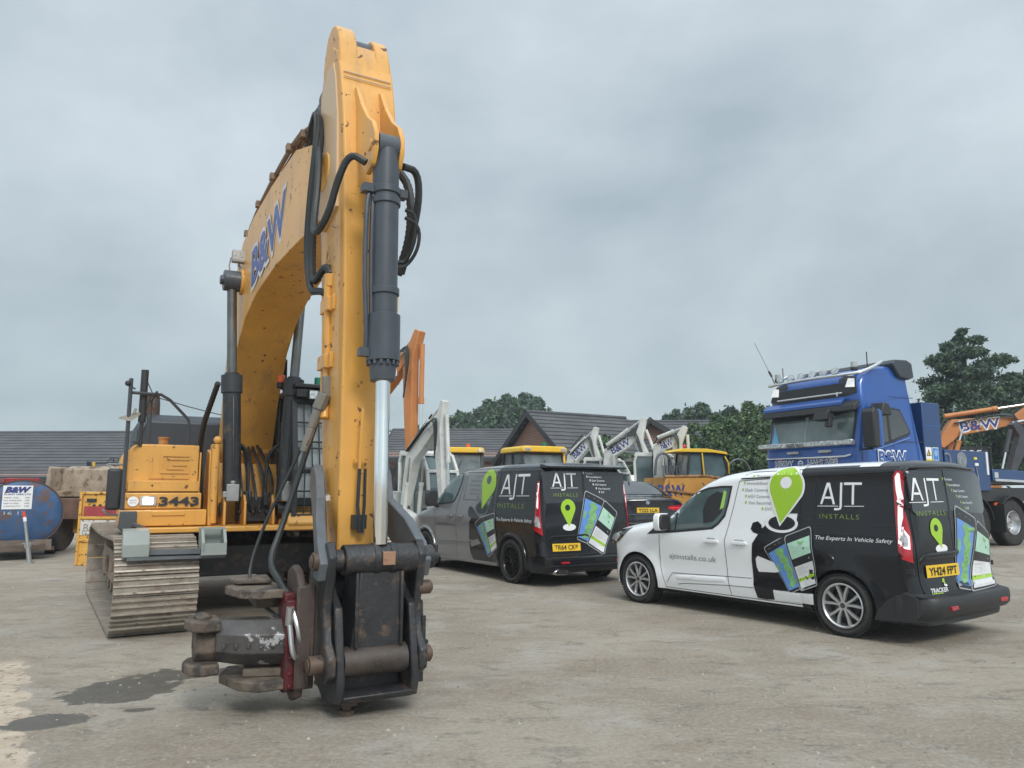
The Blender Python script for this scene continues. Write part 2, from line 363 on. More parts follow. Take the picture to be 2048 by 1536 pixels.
    return m
GROUND = nodes_ground()
xs = [-180, -120, -60, -30] + [-20 + i for i in range(0, 41)] + [30, 60, 120, 180]
ys = [-60, -20, -5] + [i * 1. for i in range(0, 31)] + [36, 45, 60, 100, 150, 200]
g = MB(); g.add([(x, y, gz(x, y)) for y in ys for x in xs], [(j * len(xs) + i, j * len(xs) + i + 1, (j + 1) * len(xs) + i + 1, (j + 1) * len(xs) + i) for j in range(len(ys) - 1) for i in range(len(xs) - 1)])
kindof(g.build('ground', GROUND), 'structure')
# ---------------------------------------------------------------- ground patches
def gravel():
    rnd = random.Random(5); mb = MB()
    for i in range(1900):
        y = 3.6 + 14 * rnd.random() ** 1.6; x = (rnd.random() * 2 - 1) * (y * .72 + .5); r = rnd.choice((.006, .007, .009, .012)) * (1 + rnd.random() * .5)
        if i % 90 == 0: r *= 1.8
        z = gz(x, y); a = rnd.random() * 6; k = []
        for j in range(5): k.append((x + r * cos(a + j * 1.257) * rnd.uniform(.7, 1.2), y + r * sin(a + j * 1.257) * rnd.uniform(.7, 1.2), z))
        t = [(x + (p[0] - x) * .5, y + (p[1] - y) * .5, z + r * rnd.uniform(.4, .8)) for p in k]
        mb.add(k + t, [(j, (j + 1) % 5, 5 + (j + 1) % 5, 5 + j) for j in range(5)] + [(5, 6, 7, 8, 9)], 0 if rnd.random() < .22 else 1)
    o = mb.build('gravel', [mat('pale_stone', (.35, .33, .29), .9, var=.2), mat('grey_stone', (.25, .235, .21), .9, var=.3)], smooth=False, fix=False); kindof(o, 'stuff'); tag(o, 'loose small stones scattered over the yard surface', 'gravel')
gravel()
# ---------------------------------------------------------------- lofted road vehicles (x to the rear, y to the right of the viewer, near side at -y)
class Body:
    def __init__(s, **k): s.__dict__.update(k)
    def plan(s, x):
        d = (x - s.xn) / s.Ln
        return 1 if d >= 1 else 1 - s.nk * (1 - math.sqrt(max(0, 1 - (1 - max(0, d)) ** 2.2)))
    def hw(s, x, z):
        w = s.W * lerp_tab(s.tum, z) * s.plan(x)
        for cx, cz, r in s.arch:
            d = math.hypot(x - cx, z - cz)
            w += .022 * sstep(d, r + .11, r + .02)
        return w
    def rake(s, z): return lerp_tab(s.rk, z)
    def deform(s, x, y, z):
        k = sstep(x, s.xe - .45, s.xe - .02)
        x2 = x + k * (s.rake(z) - s.bow * min(1.2, abs(y) / s.W) ** 2.2)
        k = 1 - sstep(x, s.xn, s.xn + .35)
        return (x2 + k * (s.nbow * (abs(y) / s.W) ** 2), y, z)
    def ring(s, x, n=9):
        zt = s.top(x); zb = s.zb; z1 = zt - min(s.rc, (zt - zb) * .35); w0 = s.hw(x, zb + .02)
        P = [(0, zb), (w0 * .5, zb), (w0 - .05, zb)]
        m = 16
        for i in range(m + 1):
            z = zb + .03 + (z1 - zb - .03) * i / m; P.append((s.hw(x, z), z))
        w1 = s.hw(x, z1)
        for i in range(1, n + 1):
            a = pi / 2 * i / n; P.append((w1 * max(0, cos(a)) ** .5 if i < n else 0, z1 + (zt - z1) * sin(a) ** .85))
        return P
    def top(s, x): return lerp_tab(s.zt, x)
    def side(s, x, z, e=.004):
        if x > s.xe - s.rr:
            f = math.asin(min(1, (x - s.xe + s.rr) / s.rr)); k = 1 - s.rr * (1 - cos(f)) / s.W
            return V(s.deform(x + e * sin(f), -(s.hw(x, z) * k + e * cos(f)), z))
        zt = s.top(x); z1 = zt - min(s.rc, (zt - s.zb) * .35)
        if z > z1:
            q = min(.98, (z - z1) / (zt - z1)) ** (1 / .85); return V((x, -(s.hw(x, z1) * math.sqrt(1 - q * q) ** .5 + e), z + e * q))
        return V((x, -(s.hw(x, z) + e), z))
    def wrap(s, p, z, e=.004):
        if p < 0: return s.side(s.xe - s.rr + p, z, e)
        if p < s.rr * pi / 2:
            f = p / s.rr; return s.side(s.xe - s.rr + s.rr * sin(f), z, e)
        y = -(s.hw(s.xe, z) - s.rr) + (p - s.rr * pi / 2)
        return s.rear(y, z, e)
    def rear(s, y, z, e=.004): 
        q = s.deform(s.xe, y, z); return V((q[0] + e, q[1], q[2]))
    def mesh(s, colour):
        sts = [s.xn, s.xn + .015, s.xn + .04, s.xn + .08, s.xn + .14, s.xn + .22, s.xn + .32]
        x = s.xn + .4
        while x < s.xe - s.rr - .01: sts.append(x); x += .055
        rings = []
        def full(P, x, k=1, kz=None, dx=0):
            Q = [(y, z) for y, z in P] + [(-y, z) for y, z in P[-2:0:-1]]
            zc = .5 * (s.zb + P[-1][1])
            return [s.deform(x, y * k, zc + (z - zc) * (kz if kz is not None else k)) for y, z in Q]
        P0 = s.ring(s.xn)
        for k in (.02, .35, .7, .92): rings.append(full(P0, s.xn, k))
        for x in sts: rings.append(full(s.ring(x), x))
        for i in range(7):
            f = pi / 2 * i / 6; x = s.xe - s.rr + s.rr * sin(f); P = s.ring(x); ins = s.rr * (1 - cos(f)); zt = P[-1][1]
            Q = [(y * (1 - ins / s.W), z - (ins * s.dz * max(0, (z - 1.0) / (zt - 1.0)) ** 2 if z > 1 else 0)) for y, z in P]
            rings.append(full(Q, x))
            last = Q
        for k in (.93, .8, .6, .4, .2, .02): rings.append(full(last, s.xe, k))
        mb = MB(); mb.loft(rings)
        for i, f in enumerate(mb.f):
            c = sum((V(mb.v[j]) for j in f), V()) / len(f); mb.m[i] = colour(c)
        return mb
def cut_arches(o, cyls, m):
    cs = []
    for c in cyls:
        mb = MB(); mb.cyl(*c[:3], n=40); q = mb.build('cut', m, o.parent, smooth=False); cs.append(q)
        md = o.modifiers.new('c', 'BOOLEAN'); md.object = q; md.operation = 'DIFFERENCE'; md.solver = 'EXACT'; md.material_mode = 'TRANSFER'
    dg = bpy.context.evaluated_depsgraph_get(); me = bpy.data.meshes.new_from_object(o.evaluated_get(dg)); o.modifiers.clear(); o.data = me
    for q in cs: bpy.data.objects.remove(q)
    me.shade_smooth(); me.set_sharp_from_angle(angle=R(34))
def wheel(root, c, r, rim, w, style, side=-1, rimmat=None):
    """wheel with its outer face towards side*y"""
    y0 = 0; mb = MB(); h = w / 2; s = side
    pr = [(rim, -h * .75), (rim + .02, -h * .92), ((r + rim) / 2, -h), (r - .03, -h * .93), (r - .008, -h * .78), (r, -h * .6)]
    for g in (-.35, 0, .35): pr += [(r, (g - .1) * h), (r - .009, (g - .07) * h), (r - .009, (g + .07) * h), (r, (g + .1) * h)]
    pr += [(r, h * .6), (r - .008, h * .78), (r - .03, h * .93), ((r + rim) / 2, h), (rim + .02, h * .92), (rim, h * .75)]
    mb.lathe(pr, (0, 0, 0), (0, 1, 0), 56, 0, closed=True)
    nb = 56   # tread blocks on the shoulders
    for i in range(nb):
        a = 2 * pi * i / nb
        for q in (-1, 1): mb.box(((r + .001) * cos(a), q * h * .72, (r + .001) * sin(a)), (.012, h * .38, r * .075), 0, rot=Matrix.Rotation(-a, 3, 'Y'))
    t = mb.build('wheel', TYRE, root, ang=30); t.location = c
    mb = MB(); o = s * h * .80
    mb.lathe([(rim, s * h * .92), (rim - .012, s * h * .97), (rim - .022, s * h * .85), (rim - .03, s * h * .3), (rim - .035, -s * h * .6)], (0, 0, 0), (0, 1, 0), 48, 0)
    mb.cyl((0, -s * h * .2, 0), (0, -s * h * .1, 0), rim - .03, n=32, m=1)
    mb.lathe([(rim * .62, -s * h * .08), (rim * .62, s * h * .05), (rim * .2, s * h * .05)], (0, 0, 0), (0, 1, 0), 32, 2)
    mb.cyl((0, -s * h * .1, 0), (0, o, 0), rim * .16, rim * .13, m=0)
    def spoke(a, w0, w1, r0, r1, o0, o1, da=0):
        vs = []
        for rr, ww, oo, dd in ((r0, w0, o0, 0), ((r0 + r1) / 2, (w0 + w1) / 2, (o0 + o1) / 2 + s * .006, da / 2), (r1, w1, o1, da)):
            ca, sa = cos(a + dd), sin(a + dd)
            for k, q in ((-1, -.016), (-.6, 0), (.6, 0), (1, -.016)):
                vs.append((ca * rr - sa * k * ww, oo + s * q, sa * rr + ca * k * ww))
            for k in (1, -1): vs.append((ca * rr - sa * k * ww, oo - s * .03, sa * rr + ca * k * ww))
        mb.loft([vs[0:6], vs[6:12], vs[12:18]], 0)
    if style == 'ten':
        for i in range(5):
            a = 2 * pi * i / 5 + .3
            for q in (-1, 1): spoke(a + q * .17, .014, .020, rim * .14, rim - .012, o * .98, o * 1.02, q * .13)
        for i in range(5):
            a = 2 * pi * i / 5 + .3 + pi / 5; mb.cyl((cos(a) * rim * .24, o * .7, sin(a) * rim * .24), (cos(a) * rim * .24, o * 1.02, sin(a) * rim * .24), .011, n=6, m=2)
        mb.cyl((0, o * .9, 0), (0, o * 1.04, 0), rim * .13, rim * .12, n=20, m=2)
        mb.lathe([(rim * .24, o * .95), (rim * .10, o * 1.0)], (0, 0, 0), (0, 1, 0), 24, 0)
    elif style == 'many':
        for i in range(10):
            a = 2 * pi * i / 10
            for q in (-1, 1): spoke(a, .007, .008, rim * .15, rim - .01, o * .9, o * 1.03, q * .16)
    elif style == 'truck':
        mb.lathe([(rim - .03, s * h * .8), (rim - .06, s * h * .1), (rim - .09, -s * h * .1), (rim * .5, -s * h * .1), (rim * .42, s * h * .25), (0.01, s * h * .3)], (0, 0, 0), (0, 1, 0), 40, 0)
        for i in range(10):
            a = 2 * pi * i / 10; mb.cyl((cos(a) * rim * .6, -s * h * .1, sin(a) * rim * .6), (cos(a) * rim * .6, s * h * .08, sin(a) * rim * .6), .018, n=6, m=2)
    mb.build('rim', [rimmat or ALLOY, mat('brake_dark', (.02, .02, .02), .7), mat('hub_dark', (.09, .09, .09), .4, .6)], t, ang=30)
    return t
def place_copy(src, loc, side):
    c = src.copy(); COL.objects.link(c); c.location = loc
    for ch in src.children:
        d = ch.copy(); COL.objects.link(d); d.parent = c
    if side > 0: c.rotation_euler = (0, 0, pi)
    return c
PIN_T = [(0, 0)] + [(0, 0)]
def pin_poly(cx, tipy, w, h, lean=0, n=20, squash=1):
    """map pin: round head, pointed tail; lean shifts the head sideways"""
    r = w / 2; cy = tipy + h - r; P = [(cx - lean, tipy)]
    for i in range(n + 1):
        a = -R(28) + (pi + R(56)) * i / n; P.append((cx + r * cos(a), cy + r * sin(a)))
    return P
def ajt(mb, mp, x, y, w, h, m=0, grid=.05, t=None):
    """logo: A, low-hanging J, T over a broken rule"""
    t = t or h * .085; sx = w; P = lambda l: [(x + a * sx, y + b * h) for a, b in l]; tt = t / sx; th = t / h
    decal(mb, P([(0.06, .14), (.06 + tt * 1.15, .14), (.235, .86), (.235 + .0, 1.0), (.20, 1.0)]), mp, m, grid)
    decal(mb, P([(.2355, 1.0), (.2355, .86), (.40 - tt * 1.15, .14), (.40, .14), (.2711, 1.0)]), mp, m, grid)
    decal(mb, P([(.155, .36), (.325, .36), (.305, .36 + th), (.17, .36 + th)]), lambda a, b: mp(a, b, .0045), m, grid)
    decal(mb, P([(.50, 1.0), (.50 + tt * 1.1, 1.0), (.50 + tt * 1.1, .05), (.50 + tt * .7, -.05), (.46, -.09), (.38, -.09), (.38, -.09 + th), (.45, -.09 + th), (.49, -.0), (.50, .08)]), mp, m, grid)
    decal(mb, P([(.585, 1.0), (.97, 1.0), (.97, 1 - th * 1.15), (.585, 1 - th * 1.15)]), mp, m, grid)
    decal(mb, P([(.76, 1 - th * 1.2), (.76 + tt * 1.1, 1 - th * 1.2), (.76 + tt * 1.1, .14), (.76, .14)]), mp, m, grid)
    decal(mb, P([(0, .05), (.47, .06), (.47, .085), (0, .075)]), lambda a, b: mp(a, b, .0045), m, grid)
    decal(mb, P([(.60, .06), (1.02, .07), (1.02, .095), (.60, .085)]), lambda a, b: mp(a, b, .0045), m, grid)
def phone_art(mb, mp, q, kind, grid=.06, e=.0):
    """phone drawn in the quad q (bl, br, tr, tl); materials: 0 rim white,1 black,2 sea,3 land,4 mint,5 white,6 lime,7 grey"""
    bl, br, tr, tl = [V((*p, 0)) for p in q]
    def uv(u, v): 
        p = bl.lerp(br, u).lerp(tl.lerp(tr, u), v); return (p.x, p.y)
    def P(l): return [uv(*p) for p in l]
    rc = [(0, .05), (.03, .012), (.09, 0), (.91, 0), (.97, .012), (1, .05), (1, .95), (.97, .988), (.91, 1), (.09, 1), (.03, .988), (0, .95)]
    def M(k): return lambda a, b: mp(a, b, .0045 + e + .0012 * k)
    decal(mb, P([((a - .5) * 1.06 + .5, (b - .5) * 1.035 + .5) for a, b in rc]), M(0), 7, grid)
    decal(mb, P(rc), M(1), 1, grid)
    if kind == 'map':
        decal(mb, P([(.05, .04), (.95, .04), (.95, .86), (.05, .86)]), M(2), 2, grid)
        decal(mb, P([(.55, .85), (.80, .80), (.72, .68), (.88, .60), (.80, .47), (.90, .38), (.78, .26), (.88, .14), (.60, .08), (.40, .06), (.28, .13), (.48, .22), (.34, .28), (.50, .38), (.40, .46), (.52, .53), (.36, .60), (.45, .70), (.34, .78), (.42, .85)]), M(3), 3, grid)
        decal(mb, P([(.10, .60), (.22, .62), (.26, .50), (.16, .42), (.08, .48)]), M(3), 3, grid)
        for a, b in ((.55, .45), (.62, .40), (.70, .36), (.58, .33), (.66, .29), (.5, .26), (.72, .22), (.6, .2)): decal(mb, P(ell(a, b, .022, .010, 8)), M(4), 1)
        for a, b in ((.2, .93), (.5, .94), (.7, .93)): decal(mb, P([(a - .04, b), (a + .04, b), (a + .04, b + .006), (a - .04, b + .006)]), M(2), 7)
    else:
        decal(mb, P([(.05, .56), (.95, .56), (.95, .86), (.05, .86)]), M(2), 4, grid)
        decal(mb, P([(.45, .84), (.62, .80), (.75, .82), (.60, .75), (.48, .78)]), M(3), 3, grid)
        decal(mb, P(ell(.66, .68, .03, .015, 10)), M(3), 1); decal(mb, P([(.63, .675), (.69, .675), (.66, .655)]), M(3), 1)
        for a, b, c, d in ((.1, .6, .5, .75), (.5, .75, .9, .62), (.2, .85, .35, .58)): decal(mb, P([(a, b), (c, d), (c, d + .005), (a, b + .005)]), M(3), 7, grid)
        decal(mb, P([(.05, .03), (.95, .03), (.95, .42), (.05, .42)]), M(2), 5, grid)
        decal(mb, P([(.05, .14), (.95, .16), (.95, .22), (.05, .20)]), M(3), 6, grid)
        for i in range(7): decal(mb, P([(.12, .38 - i * .022), (.5 + .08 * (i % 3), .38 - i * .022), (.5 + .08 * (i % 3), .385 - i * .022), (.12, .385 - i * .022)]), M(3), 7)
        decal(mb, P(ell(.16, .185, .025, .012, 8)), M(4), 1); decal(mb, P(ell(.82, .49, .03, .015, 10)), M(2), 7)
ARTM = [WVIN, mat('phone_black', (.015, .017, .02), .3), SEA, LAND, MINT, mat('screen_white', (.70, .71, .72), .35), LIME, mat('phone_rim', (.38, .39, .40), .3)]
SERV = ['Trackers', 'Immobilisers', 'Dash Cameras', 'HGV Cameras', 'Van Security', 'DVS']
def plate(root, txt, mp, y, z, w, h):
    mb = MB(); decal(mb, [(y, z), (y + w, z), (y + w, z + h), (y, z + h)], lambda a, b: mp(a, b, .016), 0)
    o = len(mb.v); 
    P = [(y, z), (y + w, z), (y + w, z + h), (y, z + h)]; mb.add([mp(a, b, .016) for a, b in P] + [mp(a, b, .004) for a, b in P], [(i, (i + 1) % 4, 4 + (i + 1) % 4, 4 + i) for i in range(4)], 1)
    letters(mb, txt, lambda a, b: mp(a, b, .018), y + w * .07, z + h * .17, h * .66, w * .86, bold=.02, m=1)
    mb.build('number_plate', [PLY, PLB], root, smooth=False, fix=False)
def gap(mb, mp, pts, w=.007, m=0):
    for (a, b), (c, d) in zip(pts, pts[1:]):
        n = max(1, int(math.hypot(c - a, d - b) / .06))
        for i in range(n):
            p = V((a + (c - a) * i / n, b + (d - b) * i / n)); q = V((a + (c - a) * (i + 1) / n, b + (d - b) * (i + 1) / n)); t = (q - p).normalized(); nn = V((-t.y, t.x)) * w / 2
            mb.add([mp(*(p - nn)), mp(*(q - nn)), mp(*(q + nn)), mp(*(p + nn))], [(0, 1, 2, 3)], m)
def strip(mb, mp, pts, w, h, m=0):
    """raised moulding of half-round section following the surface"""
    P = [V((*p, 0)) for p in pts]; Q = []
    for a, b in zip(P, P[1:]):
        n = max(1, int((b - a).length / .06)); Q += [a.lerp(b, i / n) for i in range(n)]
    Q.append(P[-1]); rings = []
    for i, p in enumerate(Q):
        t = (Q[min(i + 1, len(Q) - 1)] - Q[max(0, i - 1)]).normalized(); nn = V((-t.y, t.x, 0)) * w / 2; k = .2 if i in (0, len(Q) - 1) else 1
        rings.append([mp(p.x + nn.x * f, p.y + nn.y * f, h * k * g) for f, g in ((-1, -.5), (-.7, .7), (0, 1), (.7, .7), (1, -.5))])
    mb.loft(rings, m)
# ---------------------------------------------------------------- white and black van
def white_van():
    root = thing('panel_van', 'white and black panel van with big green map pin, plate reading YH24 FPT', 'van', rz=math.atan2(-.8112, .5848), group='sign-written vans parked on the yard')
    Bd = Body(xn=-.80, Ln=.62, nk=.30, W=.90, xe=3.70, rr=.13, bow=.06, nbow=.16, zb=.21, rc=.15, dz=.5,
        tum=smooth_tab([(.2, .955), (.34, .985), (.42, .992), (.50, .978), (.62, .985), (.84, 1.0), (.93, .995), (.99, .972), (1.06, .958), (1.5, .885), (1.62, .862), (1.66, .852), (1.72, .83), (1.85, .78)], 1),
        zt=smooth_tab([(-.80, .90), (-.70, .965), (-.45, 1.03), (0, 1.10), (.32, 1.16), (.48, 1.235), (.8, 1.50), (1.05, 1.66), (1.3, 1.735), (1.8, 1.785), (2.4, 1.81), (3.2, 1.825), (3.7, 1.82)], 2),
        rk=smooth_tab([(.2, .06), (.55, .05), (.62, .0), (1.0, .0), (1.6, -.05), (1.75, -.07), (1.82, -.10)], 1), arch=[(-.085, .31, .37), (2.885, .31, .37)])
    m0 = V((.8112, .5848)); A = V((1.758, 10.418)); root.location = (A.x + m0.x * .90, A.y + m0.y * .90, 0)
    def colr(c):
        if c.z < .25: return 2
        if c.x > 3.72 - .14 and c.z < .52: return 2
        if c.x > 2.40: return 0 if (c.z > 1.765 and c.x < 3.3 and abs(c.y) < .72) else 1
        return 0
    body = Bd.mesh(colr).build('body', [WHITE, WBLK, PLAST], root)
    ac = [((x, s * 1.3, .31), (x, s * .52, .31), .372) for x in (-.085, 2.885) for s in (-1, 1)]
    cut_arches(body, ac, PLAST)
    w = wheel(root, (-.085, -.80, .315), .318, .230, .215, 'ten')
    for x, y in ((2.885, -.80), (-.085, .80), (2.885, .80)): place_copy(w, (x, y, .315), y)
    S = Bd.side; RR_ = Bd.rear
    # vinyl wrap
    mb = MB()
    decal(mb, [(2.41, 1.78), (2.41, .28), (2.56, .28), (2.57, .41), (2.05, .385), (2.055, .28), (1.95, .27), (1.83, .275), (1.79, .42), (1.78, .70), (1.80, .89), (1.87, 1.0), (1.80, 1.02), (1.765, 1.06), (1.79, 1.13), (1.86, 1.15), (1.91, 1.11), (1.92, 1.07), (1.96, 1.10), (1.99, 1.14), (2.17, 1.06), (2.37, 1.18), (2.38, 1.25), (2.20, 1.25), (2.38, 1.5), (2.40, 1.78)], S, 0, .06)
    mb.build('black_wrap', [WBLK], root, fix=False)
    mb = MB()
    decal(mb, ell(2.175, 1.135, .215, .105, 28), lambda a, b: S(a, b, .006), 0, .06); decal(mb, ell(2.18, 1.14, .175, .08, 24), lambda a, b: S(a, b, .0075), 1, .06)
    P = pin_poly(2.22, 1.13, .43, .635, .055); PW = [((a - 2.22) * 1.13 + 2.22, (b - 1.48) * 1.07 + 1.475) for a, b in P]
    decal(mb, [p for p in PW if 1], lambda a, b: S(a, min(b, 1.78), .0085), 0, .06); decal(mb, P, lambda a, b: S(a, b, .010), 2, .06)
    decal(mb, ell(2.22, 1.595, .075, .068, 20), lambda a, b: S(a, b, .012), 0, .06)
    decal(mb, [(1.84, .72), (1.87, .755), (2.10, .69), (2.16, .65), (2.15, .60), (2.10, .585), (1.87, .575), (1.845, .63)], lambda a, b: S(a, b, .006), 0, .06)
    decal(mb, [(2.055, .39), (2.30, .385), (2.57, .40), (2.56, .285), (2.065, .28)], lambda a, b: S(a, b, .006), 0, .06)
    mb.build('map_pin', [WVIN, WBLK, LIME], root, fix=False, smooth=False, split=True)
    mb = MB()
    phone_art(mb, S, [(2.27, .38), (2.40, .44), (2.235, 1.0), (1.965, .85)], 'map')
    phone_art(mb, S, [(2.41, .42), (2.62, .50), (2.545, 1.11), (2.235, .99)], 'doc', e=.007)
    mb.build('phone_artwork', ARTM, root, fix=False, smooth=False)
    mb = MB(); ajt(mb, S, 2.62, 1.32, .52, .27, 0); mb.build('logo', [WVIN], root, fix=False, smooth=False); mb = MB(); letters(mb, 'INSTALLS', S, 2.65, 1.205, .052, .45, bold=-.012, m=1, grid=.06, space=1.2)
    letters(mb, 'The Experts In Vehicle Safety', S, 2.605, .982, .044, .85, shear=.2, m=0, grid=.08, bold=-.004); mb.build('slogan', [WVIN, LGREEN], root, fix=False, smooth=False, split=True); mb = MB()
    for t, x1, z in zip(SERV, (2.02, 2.00, 1.98, 2.0, 2.03, 2.04), (1.655, 1.575, 1.495, 1.42, 1.345, 1.275)):
        ww = len(t) * .0255 + .01; letters(mb, t, S, x1 - ww, z, .038, ww, m=2, grid=.1)
        decal(mb, pin_poly(x1 - ww - .035, z - .004, .026, .042, 0, 8), S, 3)
    mb.build('service_list', [WVIN, LGREEN, GVIN, LIME], root, fix=False, smooth=False, split=True); mb = MB(); letters(mb, 'ajtinstalls.co.uk', S, .50, .635, .068, .76, m=2, grid=.1)
    mb.build('web_address', [WVIN, LGREEN, GVIN, LIME], root, fix=False, smooth=False)
    # door gaps and creases
    mb = MB(); S2 = lambda a, b, e=.0025: S(a, b, e)
    for pts in ([(.42, .25), (.335, .52), (.33, .92)], [(1.57, 1.62), (1.50, 1.30), (1.40, .92), (1.42, .5), (1.46, .26)], [(1.57, 1.62), (2.2, 1.655), (3.0, 1.672), (3.44, 1.675)], [(.33, .60), (.33, .93)],
                [(1.60, 1.64), (1.64, 1.69), (1.72, 1.725), (2.6, 1.745), (3.5, 1.75)], [(2.60, 1.66), (2.58, 1.08), (2.60, .70), (2.52, .5)], [(2.60, 1.045), (3.49, 1.045)], [(3.56, 1.76), (3.52, 1.70)], [(2.57, 1.10), (3.48, 1.16)],
                [(.42, .26), (1.46, .26), (2.5, .265)], [(.54, .45), (1.39, .48), (1.76, .49)], [(.54, .45), (.44, .32)], [(.63, .315), (.74, .335), (1.40, .375), (1.79, .385)]): gap(mb, S2, pts)
    for y in (-.84,): gap(mb, lambda a, b: RR_(a, b, .0025), [(y + .02, 1.70), (-.5, 1.715), (-.12, 1.72)])
    gap(mb, lambda a, b: RR_(a, b, .0065), [(-.145, 1.76), (-.135, .50)], .009); gap(mb, lambda a, b: RR_(a, b, .0025), [(-.81, 1.62), (-.80, .52), (.62, .50)], .009)
    mb.build('door_gap', [PLAST], root, fix=False, smooth=False, split=True)
    mb = MB()
    for (x0, z0), (x1, z1) in (((1.57, 1.63), (3.44, 1.685)),): strip(mb, S, [(x0 + .02, z0 + .018), (x1, z1 + .01)], .018, .008, 0)
    strip(mb, S, [(.6, .40), (1.38, .44)], .07, .008, 1)
    strip(mb, S, [(2.60, 1.03), (3.47, 1.03)], .022, .006, 0)
    mb.build('moulding', [WBLK, WHITE], root, split=True)
    # glass
    mb = MB(); decal(mb, [(.11, .925), (.30, 1.075), (.55, 1.27), (.75, 1.40), (.93, 1.495), (1.10, 1.545), (1.30, 1.565), (1.47, 1.565), (1.43, 1.35), (1.385, 1.19), (1.29, 1.09), (1.20, 1.03), (.60, .965)], lambda a, b: S(a, b, .003), 0, .06)
    mb.build('window_seal', [PLAST], root, fix=False)
    mb = MB(); decal(mb, [(.47, .985), (.47, 1.185), (.58, 1.26), (.76, 1.375), (.94, 1.465), (1.11, 1.517), (1.30, 1.535), (1.44, 1.535), (1.40, 1.34), (1.36, 1.21), (1.27, 1.11), (1.18, 1.055), (.60, .99)], lambda a, b: S(a, b, .006), 0, .06)
    wg = mb.build('side_window', [GLASSG], root, fix=False)
    mb = MB(); gap(mb, lambda a, b: S(a, b, .008), [(.60, .99), (.62, 1.28)], .022)
    decal(mb, [(1.06, 1.10), (1.20, 1.12), (1.33, 1.24), (1.36, 1.46), (1.25, 1.50), (1.10, 1.42), (1.03, 1.25)], lambda a, b: S(a, b, .0075), 0, .08)
    decal(mb, [(1.30, 1.27), (1.36, 1.30), (1.39, 1.49), (1.35, 1.51)], lambda a, b: S(a, b, .009), 1, .08)
    decal(mb, [(.50, 1.0), (1.15, 1.06), (1.0, 1.10), (.52, 1.06)], lambda a, b: S(a, b, .0075), 2, .08)
    mb.build('seat', [PLAST, mat('hi_vis_vest', (.35, .60, .12), .5), mat('dashboard', (.12, .14, .14), .5)], root, fix=False)
    # windscreen from the front
    mb = MB()
    zs = [(x, x2) for x, x2 in ((.50, .5), (1.20, 1.2))]
    rows = []
    for i in range(9):
        x = .50 + .68 * i / 8; P = Bd.ring(x); z1 = P[-1][1]; row = []
        for j in range(-6, 7):
            k = abs(j) / 6; q = P[-1 - int(round(k * 7))]; row.append((x - .006, q[0] * (1 if j > 0 else -1) * .98, q[1] + .008))
        rows.append(row)
    mb.loft(rows, 0, caps=False, closed=False); mb.build('windscreen', [GLASS], root, fix=False)
    # mirror
    mb = MB(); 
    for s in (-1, 1):
        mb = MB(); y = s * .98
        mb.loft([[(x0, y + s * dy, z) for dy, z in ((-.09, 1.0), (.10, .99), (.125, 1.04), (.12, 1.17), (.09, 1.21), (-.06, 1.21), (-.09, 1.17))] for x0 in (.42, .52)], 0)
        mb.loft([[(.52 + k * .03, y + s * (dy * (1 - k * .1)), 1.1 + (z - 1.1) * (1 - k * .1)) for dy, z in ((-.085, 1.0), (.095, .995), (.12, 1.04), (.115, 1.165), (.085, 1.205), (-.055, 1.205), (-.085, 1.165))] for k in (0, 1)], 1)
        mb.bar((.47, s * .84, 1.0), (.47, s * .93, 1.03), .08, .05, 1)
        mb.build('wing_mirror', [WHITE, PLAST], root, bevel=.012, ang=50)
    mb = MB()
    for x in (1.20, 1.62):
        y = -Bd.hw(x, .89)
        mb.loft([[(x + a, y - d, .885 + k * hh) for k, d in ((-1, .010), (-.8, .028), (.8, .028), (1, .010))] for a, d, hh in ((-.115, 0, .012), (-.09, 0, .021), (.08, 0, .021), (.115, 0, .012))], 0)
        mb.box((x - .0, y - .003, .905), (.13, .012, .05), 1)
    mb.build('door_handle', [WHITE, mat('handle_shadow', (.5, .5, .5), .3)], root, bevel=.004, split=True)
    # lamps
    lx = Bd.xe - Bd.rr
    def LP(l): return [((p[0] - lx) if p[0] < lx else p[0] - lx, p[1]) for p in l]
    for sgn in (-1, 1):
        mp = (lambda a, b, e=.004: Bd.wrap(a, b, e)) if sgn < 0 else (lambda a, b, e=.004: (lambda v: V((v.x, -v.y, v.z)))(Bd.wrap(a, b, e)))
        full = [(-.115, 1.66), (-.085, 1.705), (-.03, 1.70), (-.005, 1.60), (.02, 1.50), (.035, 1.36), (.075, 1.28), (.105, 1.10), (.12, .97), (.125, .80), (.04, .835), (-.045, .90), (-.07, 1.05), (-.09, 1.30)]
        mb = MB(); decal(mb, full, lambda a, b: mp(a, b, .014), 0, .03)
        n = len(full); mb.add([mp(a, b, .014) for a, b in full] + [mp(a, b, -.005) for a, b in full], [(i, (i + 1) % n, n + (i + 1) % n, n + i) for i in range(n)], 0)
        lamp = mb.build('tail_lamp', [REDL], root, fix=False)
        mb = MB(); decal(mb, [(-.095, 1.64), (-.07, 1.685), (-.045, 1.67), (-.025, 1.52), (.012, 1.37), (.02, 1.345), (-.06, 1.405), (-.08, 1.50)], lambda a, b: mp(a, b, .017), 0, .03)
        decal(mb, [(-.06, 1.355), (-.01, 1.33), (-.005, 1.24), (-.02, 1.18), (-.035, 1.0), (-.05, 1.02), (-.06, 1.2)], lambda a, b: mp(a, b, .017), 0, .03)
        decal(mb, [(-.01, 1.15), (.05, 1.13), (.095, 1.06), (.105, .93), (.07, .935), (-.015, .975), (-.02, 1.03)], lambda a, b: mp(a, b, .017), 0, .03)
        decal(mb, [(.0, 1.125), (.045, 1.11), (.08, 1.05), (.09, .95), (.06, .955), (-.003, .99)], lambda a, b: mp(a, b, .0185), 1, .03)
        gap(mb, lambda a, b: mp(a, b, .0185), [(-.075, 1.385), (.035, 1.335)], .014, 2)
